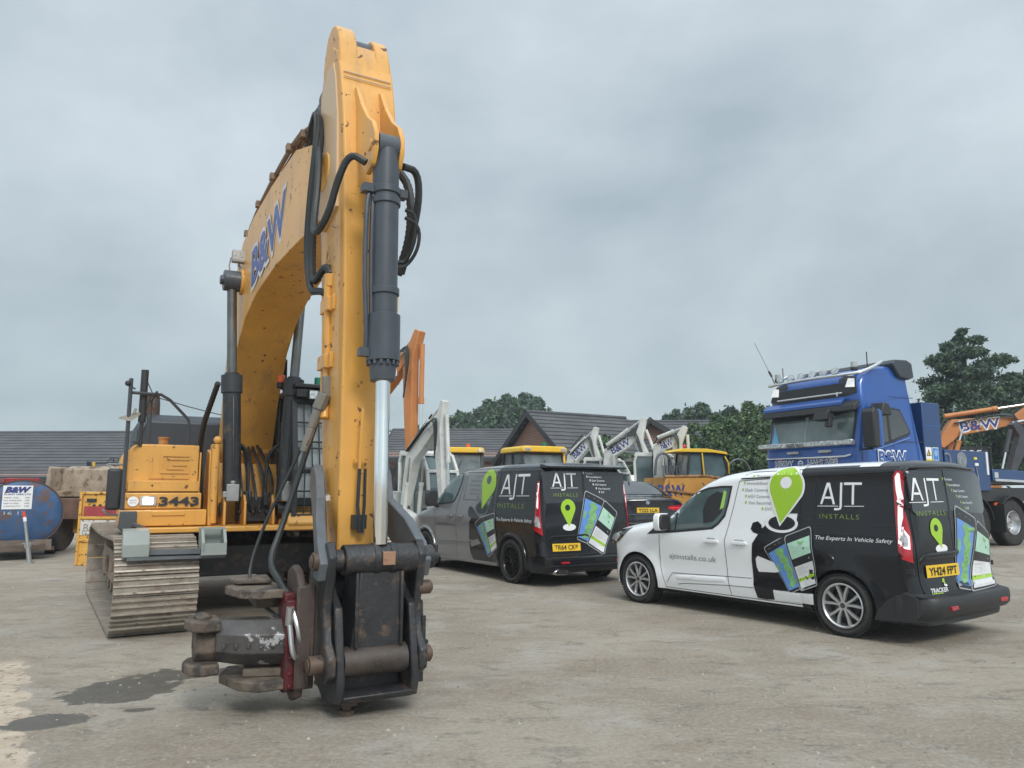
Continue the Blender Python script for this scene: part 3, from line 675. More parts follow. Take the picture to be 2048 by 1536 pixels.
        mb.build('lens', [LAMPW, CLRL, PLAST], lamp, fix=False)
    mb = MB()
    for s in (-1, 1):
        f = lambda a, b, e=.004, s=s: (lambda v: V((v.x, v.y * -s, v.z)))(Bd.side(a, b, e))
        decal(mb, [(-.70, .80), (-.66, .88), (-.5, .955), (-.2, 1.0), (-.34, .88), (-.45, .80), (-.60, .75)], lambda a, b: f(a, b, .006), 0, .05)
        decal(mb, [(-.66, .81), (-.60, .88), (-.45, .93), (-.42, .87), (-.52, .80)], lambda a, b: f(a, b, .008), 1, .05)
    mb.build('headlamp', [GLASS, CLRL], root, fix=False, split=True)
    # bumper and rear details
    mb = MB(); pr = []
    for i in range(25):
        y = -.93 + 1.86 * i / 24; q = Bd.rear(max(-.77, min(.77, y)), .45, 0).x; k = max(0, abs(y) - .77) / .16; xo = q + .115 - .30 * k ** 2.2
        up = .035 if abs(y) > .45 else 0
        pr.append([(q - .25, y, .30), (xo - .05, y, .29), (xo - .01, y, .33), (xo, y, .40), (xo - .005, y, .455), (xo - .02, y, .475), (q - .06, y, .485 + up * 0), (q - .25, y, .48)])
    mb.loft(pr, 0)
    for s in (-1, 1): mb.prism([(3.24, .22), (3.62, .24), (3.68, .30), (3.68, .47), (3.56, .52), (3.40, .44), (3.28, .33)], s * .86, s * .925, m=0)
    bump = mb.build('bumper', [PLAST], root, bevel=.01)
    mb = MB()
    for s in (-1, 1):
        q = Bd.rear(s * .55, .36, .105); mb.box((q.x + .002, s * .55, .375), (.03, .15, .04), 0, rot=Matrix.Rotation(-s * .06, 3, 'Z'))
    mb.build('reflector', [REDL], bump, bevel=.004, split=True)
    mb = MB(); strip(mb, RR_, [(-.77, .80), (-.73, .855), (-.66, .875), (-.10, .885), (-.07, .86)], .05, .03, 0); strip(mb, RR_, [(-.76, .83), (-.09, .845)], .05, .012, 0)
    strip(mb, RR_, [(.18, 1.095), (.40, 1.095)], .05, .03, 1); strip(mb, RR_, [(-.72, 1.735), (0, 1.76), (.72, 1.735)], .03, .018, 0)
    for z in (.72, 1.35):
        for s in (-1, 1): mb.box((Bd.wrap(.10, z, 0).x, s * (abs(Bd.wrap(.10, z, 0).y) + .01), z), (.07, .03, .05), 2)
    mb.build('rear_trim', [WBLK, LAND, PLAST], root, split=True)
    plate(root, 'YH24 FPT', RR_, -.71, .655, .60, .118)
    RG = lambda a, b, e=.004: RR_(a, b, e)
    mb = MB(); decal(mb, [(-.80, 1.66), (-.70, 1.705), (-.15, 1.715), (-.15, 1.30), (-.72, 1.25), (-.79, 1.30)], lambda a, b: RG(a, b, .0035), 0, .1); decal(mb, [(.80, 1.64), (.70, 1.70), (-.12, 1.715), (-.12, 1.30), (.70, 1.25), (.78, 1.30)], lambda a, b: RG(a, b, .0035), 0, .1)
    mb.build('rear_window', [mat('tinted_window', (.02, .022, .026), .08, coat=.6)], root, fix=False, split=True)
    mb = MB(); ajt(mb, lambda a, b, e=.0055: RG(a, b, e + .0015), -.83, 1.37, .60, .26, 0)
    letters(mb, 'INSTALLS', lambda a, b: RG(a, b, .006), -.74, 1.255, .05, .52, bold=-.01, m=1, grid=.08, space=1.2)
    letters(mb, 'TRACKER', lambda a, b: RG(a, b), -.71, .515, .042, .30, bold=.02, m=0); letters(mb, 'BEE', lambda a, b: RG(a, b), -.40, .515, .042, .13, m=4)
    gap(mb, lambda a, b: RG(a, b), [(-.70, .505), (-.50, .505)], .008, 2)
    decal(mb, ell(-.43, .575, .025, .012, 12), lambda a, b: RG(a, b), 0); decal(mb, pin_poly(-.43, .575, .045, .065, 0, 8), lambda a, b: RG(a, b, .006), 2)
    decal(mb, ell(-.385, .925, .11, .045, 20), lambda a, b: RG(a, b), 0, .06); decal(mb, pin_poly(-.44, .93, .22, .30, -.06), lambda a, b: RG(a, b, .006), 2, .06); decal(mb, ell(-.45, 1.13, .038, .036, 14), lambda a, b: RG(a, b, .0075), 5)
    for t, y, z in zip(SERV, (-.13, -.05, .03, .11, .19, .27), (1.61, 1.55, 1.49, 1.43, 1.365, 1.305)):
        letters(mb, t, lambda a, b: RG(a, b, .006), y, z, .027, len(t) * .0215, m=0); decal(mb, pin_poly(y - .035, z - .004, .02, .036, 0, 8), lambda a, b: RG(a, b, .006), 2)
    mb.build('rear_lettering', [WVIN, LGREEN, LIME, GVIN, mat('faint_vinyl', (.05, .055, .055), .4), WBLK], root, fix=False, smooth=False, split=True)
    mb = MB(); phone_art(mb, RG, [(-.20, .54), (.05, .50), (.45, 1.20), (0, 1.345)], 'map', e=.003); phone_art(mb, RG, [(.04, .49), (.70, .50), (.76, 1.04), (.47, 1.18)], 'doc', e=.01)
    mb.build('rear_artwork', ARTM, root, fix=False, smooth=False)
    mb = MB(); mb.lathe([(.001, .012), (.052, .012), (.058, .003)], Bd.side(2.77, .77, 0), (0, -1, 0), 24, 0); mb.build('fuel_flap', [WBLK], root)
    mb = MB(); mb.box((1.45, 0, .235), (4.0, 1.5, .10)); mb.box((1.4, 0, .33), (1.8, 1.68, .12)); mb.build('underside', [PLAST], root)
white_van()
# ---------------------------------------------------------------- large yellow excavator (x forward, -y to the viewer's left, z up)
def track_belt(mb, s0, s1, y, w, h, pitch=.196, m=0, plate=.022, grous=.050):
    """closed chain of grouser plates round two ends of radius h/2"""
    r = h / 2 - grous; L = s1 - s0 - 2 * r; per = 2 * L + 2 * pi * r; n = int(per / pitch); z0 = h / 2
    def at(t):
        t %= per
        if t < L: return (s0 + r + t, z0 - r, 0)
        t -= L
        if t < pi * r: a = -pi / 2 + t / r; return (s1 - r + r * cos(a), z0 + r * sin(a), a + pi / 2)
        t -= pi * r
        if t < L:
            sag = -.03 * sin(pi * t / L); return (s1 - r - t, z0 + r + sag, pi)
        t -= L; a = pi / 2 + t / r; return (s0 + r + r * cos(a), z0 + r * sin(a), a + pi / 2)
    for i in range(n):
        x, z, a = at(i * per / n); d = per / n
        prof = [(-d * .52, 0), (-d * .52, -plate), (-d * .42, -plate), (-d * .40, -grous), (-d * .31, -grous), (-d * .28, -plate), (-d * .06, -plate), (-d * .04, -grous * .8), (d * .04, -grous * .8), (d * .06, -plate), (d * .27, -plate), (d * .29, -grous * .8), (d * .37, -grous * .8), (d * .39, -plate), (d * .46, -plate), (d * .46, 0)]
        ca, sa = cos(a), sin(a)
        mb.prism([(x + p * ca - q * sa, z + p * sa + q * ca) for p, q in prof], y - w / 2, y + w / 2, m=[(1 if k_ in (3, 7, 11) else 0) if m == 0 else m for k_ in range(len(prof) + 2)])
        # link and bolt heads
        for k in (-.09, .09): mb.prism([(x + p * ca - q * sa, z + p * sa + q * ca) for p, q in ((-d * .45, .01), (d * .45, .01), (d * .40, .10), (-d * .40, .10))], y + k - .022, y + k + .022, m=m)
        for k in (-.14, .14):
            for j in (-.25, .14): 
                p = (x + j * d * ca + plate * sa, y + k, z + j * d * sa - plate * ca); mb.cyl(p, (p[0] + .012 * sa, p[1], p[2] - .012 * ca), .014, n=6, m=m)
def excavator():
    root = thing('tracked_excavator', 'large yellow tracked excavator in the foreground, arm lowered to the ground, numbered 3443', 'excavator', (-3.85, 10.6, 0), R(-61))
    rot = Matrix.Rotation(R(3.7), 3, 'Z')
    # ---- undercarriage (turned a little against the house)
    def under(o): o.rotation_euler = (0, 0, R(3.0)); return o
    TL, TH, SW, GA = 4.75, 1.03, .80, 1.25
    frame = MB()
    frame.prism([(-.95, .45), (.95, .45), (1.05, .62), (.8, .86), (-.8, .86), (-1.05, .62)], -.75, .75)
    for sx in (-1, 1):
        for sy in (-1, 1):
            frame.loft([[(sx * .2, sy * .4, .50), (sx * .9, sy * .4, .50), (sx * .9, sy * .4, .84), (sx * .2, sy * .4, .84)], [(sx * .95, sy * 1.15, .38), (sx * 1.45, sy * 1.15, .38), (sx * 1.45, sy * 1.15, .70), (sx * .95, sy * 1.15, .70)]])
    frame.prism([(1.0, .50), (1.22, .48), (1.25, .84), (1.0, .90)], -1.0, 1.0); frame.prism([(-1.2, .50), (-1.0, .50), (-1.0, .88), (-1.2, .84)], -1.0, 1.0); frame.cyl((0, 0, .80), (0, 0, 1.0), .62, n=40)
    for i in range(40): frame.box((.66 * cos(i * pi / 20), .66 * sin(i * pi / 20), .93), (.04, .05, .06), rot=Matrix.Rotation(i * pi / 20, 3, 'Z'))
    under(frame.build('undercarriage_frame', [BLKW], root, bevel=.012))
    def track(sy):
        y = sy * GA; mb = MB(); track_belt(mb, -TL / 2, TL / 2, y, SW, TH)
        t = under(mb.build('track', [MUDL, mat('polished_grouser', (.42, .37, .31), .5, .2, var=.3, scale=9, dirt=((.2, .14, .1), .42, 8, .1))], root, smooth=False))
        mb = MB(); fr = [(-1.75, .33), (1.75, .33), (1.95, .42), (1.95, .62), (1.6, .72), (-1.6, .72), (-1.95, .62), (-1.95, .42)]
        mb.prism(fr, y - .22, y + .22)
        for x in (-.9, .6, 1.35): mb.box((x, y + sy * .24, .52), (.30, .05, .20))
        mb.box((0, y + sy * .23, .72), (2.6, .03, .05)); mb.box((.9, y + sy * .28, .62), (.16, .10, .10))
        mb.build('track_frame', [MUD], t, bevel=.02)
        mb = MB(); mb.lathe([(.30, -.10), (.40, -.08), (.40, .08), (.30, .10), (.12, .12), (.001, .12)], (TL / 2 - .52, y + sy * .02, .515), (0, sy, 0), 28); mb.cyl((TL / 2 - .52, y - .2, .515), (TL / 2 - .52, y + .2, .515), .11); mb.build('idler', [MUD], t)
        mb = MB(); c = (-TL / 2 + .52, y, .515); mb.lathe([(.26, -.06), (.37, -.04), (.37, .04), (.26, .06), (.25, sy * .2), (.001, sy * .2)], c, (0, 1, 0), 28)
        for i in range(22):
            a = i * pi / 11; mb.box((c[0] + .39 * cos(a), y, c[2] + .39 * sin(a)), (.05, .08, .05), rot=Matrix.Rotation(-a, 3, 'Y'))
        mb.build('sprocket', [MUD], t)
        for i in range(7):
            mb = MB(); x = -1.45 + i * .485; mb.lathe([(.001, -.17), (.10, -.16), (.10, -.08), (.075, -.06), (.075, .06), (.10, .08), (.10, .16), (.001, .17)], (x, y, .215), (0, 1, 0), 16); mb.build('bottom_roller', [MUD], t)
        for x in (-.7, .7):
            mb = MB(); mb.cyl((x, y - .13, .80), (x, y + .13, .80), .07); mb.build('top_roller', [MUD], t)
    track(-1); track(1)
    # grey mud-scraper boxes on a beam between the tracks' tops
    # ---- upper structure
    mb = MB(); mb.prism([(-2.2, 1.04), (1.95, 1.04), (1.95, 1.10), (-2.2, 1.10)], -1.32, 1.32)
    mb.prism([(-2.6, 1.10), (.2, 1.10), (.2, 1.3), (-2.6, 1.3)], -1.3, 1.3)
    for l in (-.24, .24): mb.prism([(-1.2, 1.1), (1.45, 1.1), (1.35, 1.32), (.75, 1.95), (.35, 2.12), (.05, 1.95), (-.6, 1.5), (-1.2, 1.4)], -l * 1.62 - .03, -l * 1.62 + .03)
    for l in (-.28, .28): 
        mb.prism([(.9, 1.1), (1.72, 1.1), (1.70, 1.36), (1.60, 1.46), (1.45, 1.40), (1.1, 1.2)], -l - .13, -l - .10); mb.prism([(.9, 1.1), (1.72, 1.1), (1.70, 1.36), (1.60, 1.46), (1.45, 1.40), (1.1, 1.2)], -l + .10, -l + .13)
    mb.box((.35, 0, 1.78), (.1, .9, .1)); mb.prism([(.2, 1.1), (1.15, 1.1), (.95, 1.85), (.2, 1.85)], -.38, .38)
    mb.build('deck', [YEL], root, bevel=.012)
    mb = MB(); mb.loft([[(x, y, z) for y, z in ((-1.38, 1.12), (1.38, 1.12), (1.42, 1.3), (1.42, 2.0), (1.36, 2.12), (-1.36, 2.12), (-1.42, 2.0), (-1.42, 1.3))] for x in (-2.1, -2.75)] + [[(-2.98, y * .88, z) for y, z in ((-1.3, 1.22), (1.3, 1.22), (1.36, 1.35), (1.36, 1.95), (1.3, 2.05), (-1.3, 2.05), (-1.36, 1.95), (-1.36, 1.35))]]); mb.build('counterweight', [YEL], root, bevel=.04, seg=3)
    mb = MB(); mb.loft([[(x, y, z) for y, z in ((-1.30, 1.3), (.98, 1.3), (.98, 2.40 - k), (.86, 2.55 - k), (-1.16, 2.55 - k), (-1.30, 2.42 - k))] for x, k in ((-2.1, .10), (-1.9, 0), (-.35, 0), (-.12, .10))])
    hood = mb.build('engine_hood', [mat('hood_grey', (.035, .042, .052), .5, var=.12, bump=.05)], root, bevel=.03, seg=3)
    mb = MB(); mb.box((-1.0, -.1, 2.553), (1.7, .012, .006)); mb.box((-.115, -.25, 1.9), (.008, .012, .8)); mb.build('hood_seam', [PLAST], hood)
    mb = MB(); mb.tube([(-.6, -1.1, 2.45), (-.6, -1.1, 2.72), (-.62, -1.1, 2.80)], [.10, .09], 16); mb.lathe([(.075, 0), (.085, .05), (.08, .09), (.06, .09), (.06, 0)], (-.62, -1.1, 2.78), (0, 0, 1), 16); mb.build('exhaust', [mat('exhaust_steel', (.09, .07, .065), .6, .5, dirt=(RUST, .5, 10))], root)
    # tool / fuel box at the viewer's left front: round upper outer corner
    def boxp(z0, z1, l0, l1, r):
        P = [(l0, z0), (l1, z0), (l1, z1 - r)]
        for i in range(1, 6): a = pi / 2 * i / 6; P.append((l1 - r + r * cos(a), z1 - r + r * sin(a)))
        return P + [(l1 - r, z1), (l0, z1)]
    mb = MB(); P = boxp(1.46, 2.03, .70, 1.45, .13); mb.loft([[(x, -l, z) for l, z in P] for x in (.75, 1.62)])
    mb.box((1.22, -1.06, 1.36), (.92, .80, .24))
    mb.loft([[(1.66, -l, z) for l, z in ((.66, 1.30), (1.46, 1.30), (1.46, 1.48), (.66, 1.48))], [(1.71, -l, z) for l, z in ((.66, 1.30), (1.46, 1.30), (1.46, 1.48), (.66, 1.48))]])
    mb.box((1.27, -1.05, 1.20), (.98, .90, .18))
    tb = mb.build('tool_box', [YEL], root, bevel=.014, seg=3)
    mb = MB(); mb.box((1.65, -1.06, 1.555), (.10, .74, .12)); mb.box((1.765, -1.0, 1.25), (.02, .34, .05)); mb.box((1.2, -.68, 1.7), (.8, .02, .5)); mb.build('box_lip', [YEL], tb, bevel=.006)
    FM = lambda a, b, e=.004: V((1.62 + e, -a, b))     # front of the box: a grows to the viewer's left
    FMr = lambda a, b, e=.006: V((1.62 + e, -1.45 + a, b))
    mb = MB()
    for a0, a1, b0, b1 in ((.20, .225, 1.66, 1.92), (.20, .62, 1.64, 1.665), (.31, .62, 1.895, 1.92), (.31, .335, 1.70, 1.895), (.335, .62, 1.70, 1.725), (.595, .62, 1.725, 1.80), (.44, .595, 1.79, 1.815), (.38, .62, 1.855, 1.865), (.38, .39, 1.745, 1.855), (.39, .56, 1.745, 1.755)):
        mb.box((1.627, -1.45 + (a0 + a1) / 2 + .03, (b0 + b1) / 2), (.016, a1 - a0, b1 - b0))
    mb.build('embossed_emblem', [YEL], tb, smooth=False)
    G_ = lambda a, b, e=.003: V((1.725 + e, -1.45 + a, b))
    mb = MB(); letters(mb, '3443', G_, .345, 1.338, .098, .42, bold=.035, m=0); mb.build('fleet_number', [DVIN], tb, smooth=False, fix=False)
    mb = MB(); decal(mb, ell(.085, 1.385, .055, .055, 24), G_, 0); letters(mb, 'WHITE', lambda a, b: G_(a, b, .005), .05, 1.39, .014, .07, m=1); letters(mb, 'DIESEL ONLY', lambda a, b: G_(a, b, .005), .05, 1.365, .012, .07, m=1); mb.build('round_sticker', [WVIN, REDV], tb, smooth=False, fix=False)
    mb = MB(); mb.box((1.722, -1.45 + .235, 1.39), (.012, .17, .11), 0)
    mb.box((1.73, -1.45 + .235, 1.39), (.01, .10, .07), 1)
    mb.build('work_light', [mat('lamp_reflector', (.5, .45, .4), .2, .5), emat('lit_lamp', (1, .93, .97), 9)], tb, bevel=.004)
    mb = MB(); mb.cyl((1.05, -1.05, 2.02), (1.05, -1.05, 2.06), .075); mb.cyl((1.05, -1.05, 2.05), (1.05, -1.05, 2.14), .055); mb.cyl((1.05, -1.05, 2.13), (1.05, -1.05, 2.15), .065); mb.build('filler_cap', [mat('cap_orange', (.45, .2, .06), .5, var=.3, scale=20)], tb)
    for k in range(2):
        pass
    # handrail with lamps, left corner
    mb = MB(); x = 1.72
    mb.tube([(x, -1.47, 1.20), (x, -1.47, 2.50), (x, -1.47, 2.76)], .022, 8)
    mb.tube([(x, -1.45, 2.60), (x - .05, -1.15, 2.60), (x - .1, -1.05, 2.55), (x - .15, -.84, 2.34), (x - .17, -.82, 2.28), (x - .2, -.82, 2.03)], .018, 8)
    mb.tube([(x, -1.40, 2.04), (x - .3, -1.2, 2.04)], .014, 6); mb.tube([(x - .9, -1.2, 2.02), (x - .9, -1.2, 2.62), (x, -1.2, 2.62)], .016, 6)
    mb.build('handrail', [mat('rail_grey', (.05, .055, .065), .45)], root)
    mb = MB(); mb.cyl((x - .1, -1.33, 2.28), (x - .1, -1.33, 2.88), .04, n=10); mb.cyl((x - .1, -1.33, 2.0), (x - .1, -1.33, 2.3), .02); mb.tube([(x - .1, -1.30, 2.75), (x - .1, -1.24, 2.62), (x - .1, -1.30, 2.4), (x - .1, -1.26, 2.3), (x - .1, -1.31, 2.15)], .006, 5); mb.build('antenna', [PLAST], root)
    mb = MB(); mb.sphere((x + .02, -1.50, 2.70), .033, 8); mb.bar((x, -1.49, 2.68), (x, -1.42, 2.64), .015, .015); mb.build('side_camera', [PLAST], root)
    mb = MB(); mb.loft([[(x + dx, -1.47 + dy, z) for dx, dy, z in ((0, -.10, 2.30), (.05, .03, 2.27), (0, .12, 2.36), (-.05, 0, 2.33))], [(x + dx * .9, -1.47 + dy * .9, z) for dx, dy, z in ((0, -.10, 2.32), (.05, .03, 2.29), (0, .12, 2.385), (-.05, 0, 2.35))]]); mb.bar((x, -1.42, 2.36), (x, -1.40, 2.42), .03, .03); mb.build('floodlight', [mat('lamp_bezel', (.22, .2, .16), .4)], root)
    mb = MB(); mb.box((1.60, -1.56, 1.52), (.10, .15, .46)); mb.build('wing_mirror', [PLAST], root, bevel=.03, seg=3)
    mb = MB(); mb.tube([(1.5, -1.60, 1.77), (1.5, -1.68, 1.80), (1.45, -1.45, 1.80)], .012, 6, smooth=1); mb.tube([(1.5, -1.66, 1.30), (1.5, -1.60, 1.24), (1.55, -1.42, 1.22)], .014, 6, smooth=1); mb.build('mirror_bracket', [STEELG], root)
    mb = MB(); mb.prism([(1.5, .95), (1.86, .95), (1.86, 1.30), (1.5, 1.30)], 1.30, 1.47); 
    mb = MB(); mb.loft([[(x0, -l, z) for l, z in ((1.32, 1.28), (1.49, 1.28), (1.50, 1.10), (1.42, 1.02), (1.32, 1.0))] for x0 in (1.45, 1.80)]); mb.bar((1.81, -1.36, 1.14), (1.81, -1.14, 1.04), .02, .05); mb.build('corner_guard', [mat('guard_grey', (.06, .065, .07), .5)], root, bevel=.015)
    mb = MB(); mb.tube([(x - .1, -1.30, 2.60), (.5, -.6, 2.56), (-.6, .4, 2.50)], .006, 5, smooth=1); mb.build('aerial_wire', [PLAST], root)
    # ---- cab on the viewer's right
    cl0, cl1 = .36, 1.30      # +y
    mb = MB(); X0, X1 = .15, 1.85
    prof = [(X0, 1.15), (X1 - .18, 1.15), (X1, 1.40), (X1, 1.75), (X1 - .20, 2.62), (X1 - .32, 2.72), (X0 + .1, 2.76), (X0, 2.66)]
    def cabring(y, k=1): return [(a, y, b) for a, b in prof]
    for a, b in zip(prof, prof[1:] + prof[:1]):
        pass
    CB = mat('cab_black', (.018, .019, .021), .35, var=.1)
    for y in (cl0, cl1):
        for a, b in zip(prof, prof[1:] + prof[:1]): mb.bar((a[0], y, a[1]), (b[0], y, b[1]), .07, .07, 0, up=(0, 1, 0))
        mb.bar((.95, y, 1.2), (.95, y, 2.7), .07, .09)
    for a, b in ((X1, 1.75), (X1 - .20, 2.62), (X1 - .32, 2.72), (X1 - .18, 1.15), (X0, 1.15), (X0, 2.66)): mb.bar((a, cl0, b), (a, cl1, b), .06, .07)
    mb.box(((X0 + X1) / 2 - .08, (cl0 + cl1) / 2, 2.76), (1.55, cl1 - cl0 + .02, .09)); mb.box(((X0 + X1) / 2, (cl0 + cl1) / 2, 1.14), (1.6, cl1 - cl0, .12)); mb.box((X0 + .02, (cl0 + cl1) / 2, 1.5), (.05, cl1 - cl0, .7))
    mb.prism([(X0, 1.2), (.95, 1.2), (.95, 1.75), (X0, 1.75)], cl0 - .02, cl0 + .02)
    cab = mb.build('cab', [CB], root, bevel=.012)
    mb = MB(); mb.prism([(X1 - .01, 1.42), (X1 - .01, 1.75), (X1 - .20, 2.60), (X1 - .19, 2.60), (X1, 1.75), (X1, 1.42)], cl0 + .03, cl1 - .03)
    mb.box((.5, cl0, 2.2), (.8, .008, .9)); mb.box((1.35, cl0, 2.0), (.7, .008, .8)); mb.box((.5, cl1, 2.2), (.8, .008, .9)); mb.box((X0, .83, 2.15), (.008, .8, .8))
    gmat = bpy.data.materials.new('clear_cab_glass'); gmat.use_nodes = True; gb = gmat.node_tree.nodes['Principled BSDF']; gb.inputs['Base Color'].default_value = (.75, .80, .80, 1); gb.inputs['Transmission Weight'].default_value = .9; gb.inputs['Roughness'].default_value = .02; gb.inputs['IOR'].default_value = 1.1
    mb.build('cab_window', [mat('pale_cab_glass', (.30, .33, .34), .08, var=.35, scale=2.2, coat=.5)], cab)
    mb = MB(); mb.box((.75, .83, 1.45), (.5, .5, .3)); mb.box((.52, .83, 1.85), (.14, .48, .65), rot=Matrix.Rotation(-.15, 3, 'Y')); mb.box((.45, .83, 2.27), (.1, .28, .2)); 
    for y in (.55, 1.12): mb.box((.9, y, 1.62), (.55, .16, .22)); mb.cyl((1.15, y, 1.7), (1.2, y, 1.85), .02)
    mb.build('operator_seat', [mat('seat_grey', (.16, .165, .17), .7)], cab, bevel=.03)
    # guard grille
    mb = MB(); F = lambda z: X1 + .07 - .20 * max(0, (z - 1.75)) / .87
    for i in range(11):
        y = cl0 + .02 + i * (cl1 - cl0 - .04) / 10; mb.tube([(F(1.22), y, 1.22), (F(1.75), y, 1.75), (F(2.60), y, 2.60)], .009, 6)
    for z in (1.22, 1.50, 1.76, 2.02, 2.10, 2.34, 2.58): mb.tube([(F(z), cl0 - .01, z), (F(z), cl1 + .01, z)], .013, 6)
    for y in (cl0 - .01, cl1 + .01): mb.bar((F(1.2), y, 1.2), (F(1.75), y, 1.75), .05, .03); mb.bar((F(1.75), y, 1.75), (F(2.62), y, 2.62), .05, .03)
    mb.build('window_guard', [CB], cab)
    mb = MB(); mb.box((X1 - .18, .83, 2.80), (.30, 1.0, .05)); mb.box((X1 - .05, .83, 2.70), (.06, .95, .10)); vis = mb.build('visor', [CB], cab, bevel=.01)
    for y in (.55, .82):
        mb = MB(); mb.box((X1 + .0, y, 2.68), (.07, .12, .12), 0); mb.box((X1 + .036, y, 2.68), (.006, .10, .10), 1); mb.build('work_lamp', [PLAST, CLRL], cab, bevel=.008)
    for y, mm, nm in ((.25, ORL, 'orange'), (.72, GREENL, 'green')):
        mb = MB(); mb.cyl((1.4, y, 2.80), (1.4, y, 2.87), .055, m=1); mb.cyl((1.4, y, 2.87), (1.4, y, 2.97), .05, .045, m=0); mb.build('beacon', [mm, PLAST], cab, bevel=.01, label='%s beacon on the cab roof' % nm)
    mb = MB(); mb.tube([(1.4, .36, 2.78), (1.4, .25, 2.80)], .02, 6); mb.build('beacon_bracket', [CB], cab)
    mb = MB(); mb.box((1.75, .66, 1.10), (.30, .85, .12)); mb.prism([(1.4, 1.03), (1.9, 1.03), (1.98, 1.12), (1.9, 1.24), (1.4, 1.24)], .28, 1.34); mb.build('cab_step', [YEL], root, bevel=.02)
    # white grille / hose stack between boom and tool box
    # ---- boom
    BO = [(.18, 1.62), (.52, 1.60), (.75, 2.1), (1.0, 2.68), (1.40, 3.25), (1.85, 3.55), (2.5, 3.72), (3.4, 3.81), (4.3, 3.80), (4.95, 3.76), (5.28, 3.90), (5.38, 4.10), (5.28, 4.32), (4.95, 4.50), (4.05, 4.80), (3.0, 4.80), (2.1, 4.74), (1.45, 4.62), (1.08, 4.38), (.80, 3.95), (.48, 3.0), (.22, 2.2), (.12, 1.85)]
    wd = lambda p: .31 - .065 * sstep(p[0], 1.5, 5.0)
    mb = MB(); mb.prism(BO, lambda p: -wd(p), wd)
    boom = mb.build('boom', [YEL], root, bevel=.008, ang=25)
    mb = MB()
    for sy in (-1, 1):   # thin flange lines and side bosses
        mb.cyl((5.22, sy * .20, 4.12), (5.22, sy * .275, 4.12), .16); mb.cyl((.35, sy * .30, 1.80), (.35, sy * .36, 1.80), .15)
        mb.cyl((1.55, sy * .30, 4.08), (1.55, sy * .34, 4.08), .16)
    mb.box((.72, 0, 2.02), (.04, .60, .06)); mb.build('boom_boss', [YEL], boom, bevel=.01, split=True)
    # letters on the boom's side
    def BMp(a, b, e=.006):
        s_ = 2.22 + a * cos(R(9)) - b * sin(R(9)); z_ = 3.83 + a * sin(R(9)) + b * cos(R(9)); return V((s_, -wd((s_, z_)) - e, z_))
    mb = MB()
    letters(mb, 'B&W', lambda a, b: BMp(a, b, .004), -.03, .00, .51, 1.66, bold=.06, shear=.0, m=0, grid=.2)
    letters(mb, 'B&W', lambda a, b: BMp(a, b, .009), .01, .03, .45, 1.58, bold=.02, shear=.0, m=1, grid=.2)
    mb.build('lettering', [mat('letter_white', (.62, .62, .64), .5, dirt=((.4, .3, .2), .35, 6)), mat('letter_blue', (.07, .10, .32), .45, var=.35, scale=9, dirt=((.35, .35, .45), .35, 9))], boom, smooth=False, fix=False)
    # pipes along the top of the boom
    mb = MB()
    for k, y in enumerate((-.24, -.18, .20)):
        up = .07
        mb.tube([(.35, y, 2.6), (.55, y, 3.45), (.72, y, 4.05), (.98, y, 4.52), (1.4, y, 4.76), (2.1, y, 4.82 + up), (3.0, y, 4.88 + up), (4.0, y, 4.88 + up), (4.55, y, 4.74 + up), (4.8, y, 4.66 + up)], .027, 8, smooth=1)
    for s_, z_ in ((1.45, 4.75), (2.2, 4.88), (3.0, 4.92), (3.8, 4.92), (4.4, 4.80)): mb.box((s_, -.21, z_), (.08, .18, .07)); mb.box((s_, .2, z_), (.08, .1, .07))
    mb.build('hydraulic_pipe', [mat('pipe_brown', (.20, .135, .09), .6, var=.3, dirt=(RUST, .45, 9))], boom, bevel=0)
    mb = MB(); mb.box((1.55, -.36, 4.40), (.10, .17, .15), 0); mb.box((1.60, -.36, 4.40), (.01, .14, .12), 1); mb.bar((1.5, -.36, 4.32), (1.5, -.28, 4.15), .03, .03, 0); mb.tube([(1.5, -.45, 4.4), (1.48, -.47, 4.25), (1.5, -.40, 4.1)], .01, 6, 0, smooth=1); mb.build('boom_lamp', [STEELG, CLRL], boom, bevel=.01)
    # ---- boom cylinders
    for sy in (-1, 1):
        y = sy * .43; top = V((1.55, y, 4.08)); bot = V((1.58, sy * .30, 1.28)); d = (top - bot).normalized(); mid = bot + d * 1.62
        mb = MB(); mb.cyl(bot + d * .10, mid, .105, n=20); mb.cyl(mid - d * .22, mid, .125, n=20); mb.cyl(mid, mid + d * .03, .085, n=20); mb.cyl((bot.x, y - .11 - .1 * sy, bot.z), (bot.x, y + .0, bot.z), .09); mb.tube([bot + d * .3 + V((.13, 0, 0)), mid - d * .3 + V((.13, 0, 0)), mid - d * .2 + V((.05, 0, 0))], .018, 8)
        c = mb.build('boom_cylinder', [mat('cyl_dark', (.028, .03, .034), .42, var=.3, dirt=((.13, .09, .05), .42, 7, .15))], root, bevel=.006)
        mb = MB(); mb.cyl(mid, top, .058, n=20); mb.build('rod', [DULLROD], c)
        mb = MB(); mb.cyl((1.55, y - .10, 4.08), (1.55, y + .10, 4.08), .13); mb.cyl((1.55, sy * .28, 4.08), (1.55, sy * .36, 4.08), .09); mb.cyl((1.55, y + sy * .09, 4.08), (1.55, y + sy * .14, 4.08), .06); mb.build('rod_eye', [CYL], c, bevel=.01)
        mb = MB(); mb.box((bot.x + .13, sy * .32, 1.48), (.07, .14, .20)); mb.cyl((bot.x + .13, sy * .32, 1.58), (bot.x + .13, sy * .32, 1.62), .03); mb.box((bot.x + .13, sy * .40, 1.46), (.05, .06, .07)); mb.build('check_valve', [STEELG], c, bevel=.008)
    # swing-post hoses and fittings
    mb = MB(); rnd = random.Random(4)
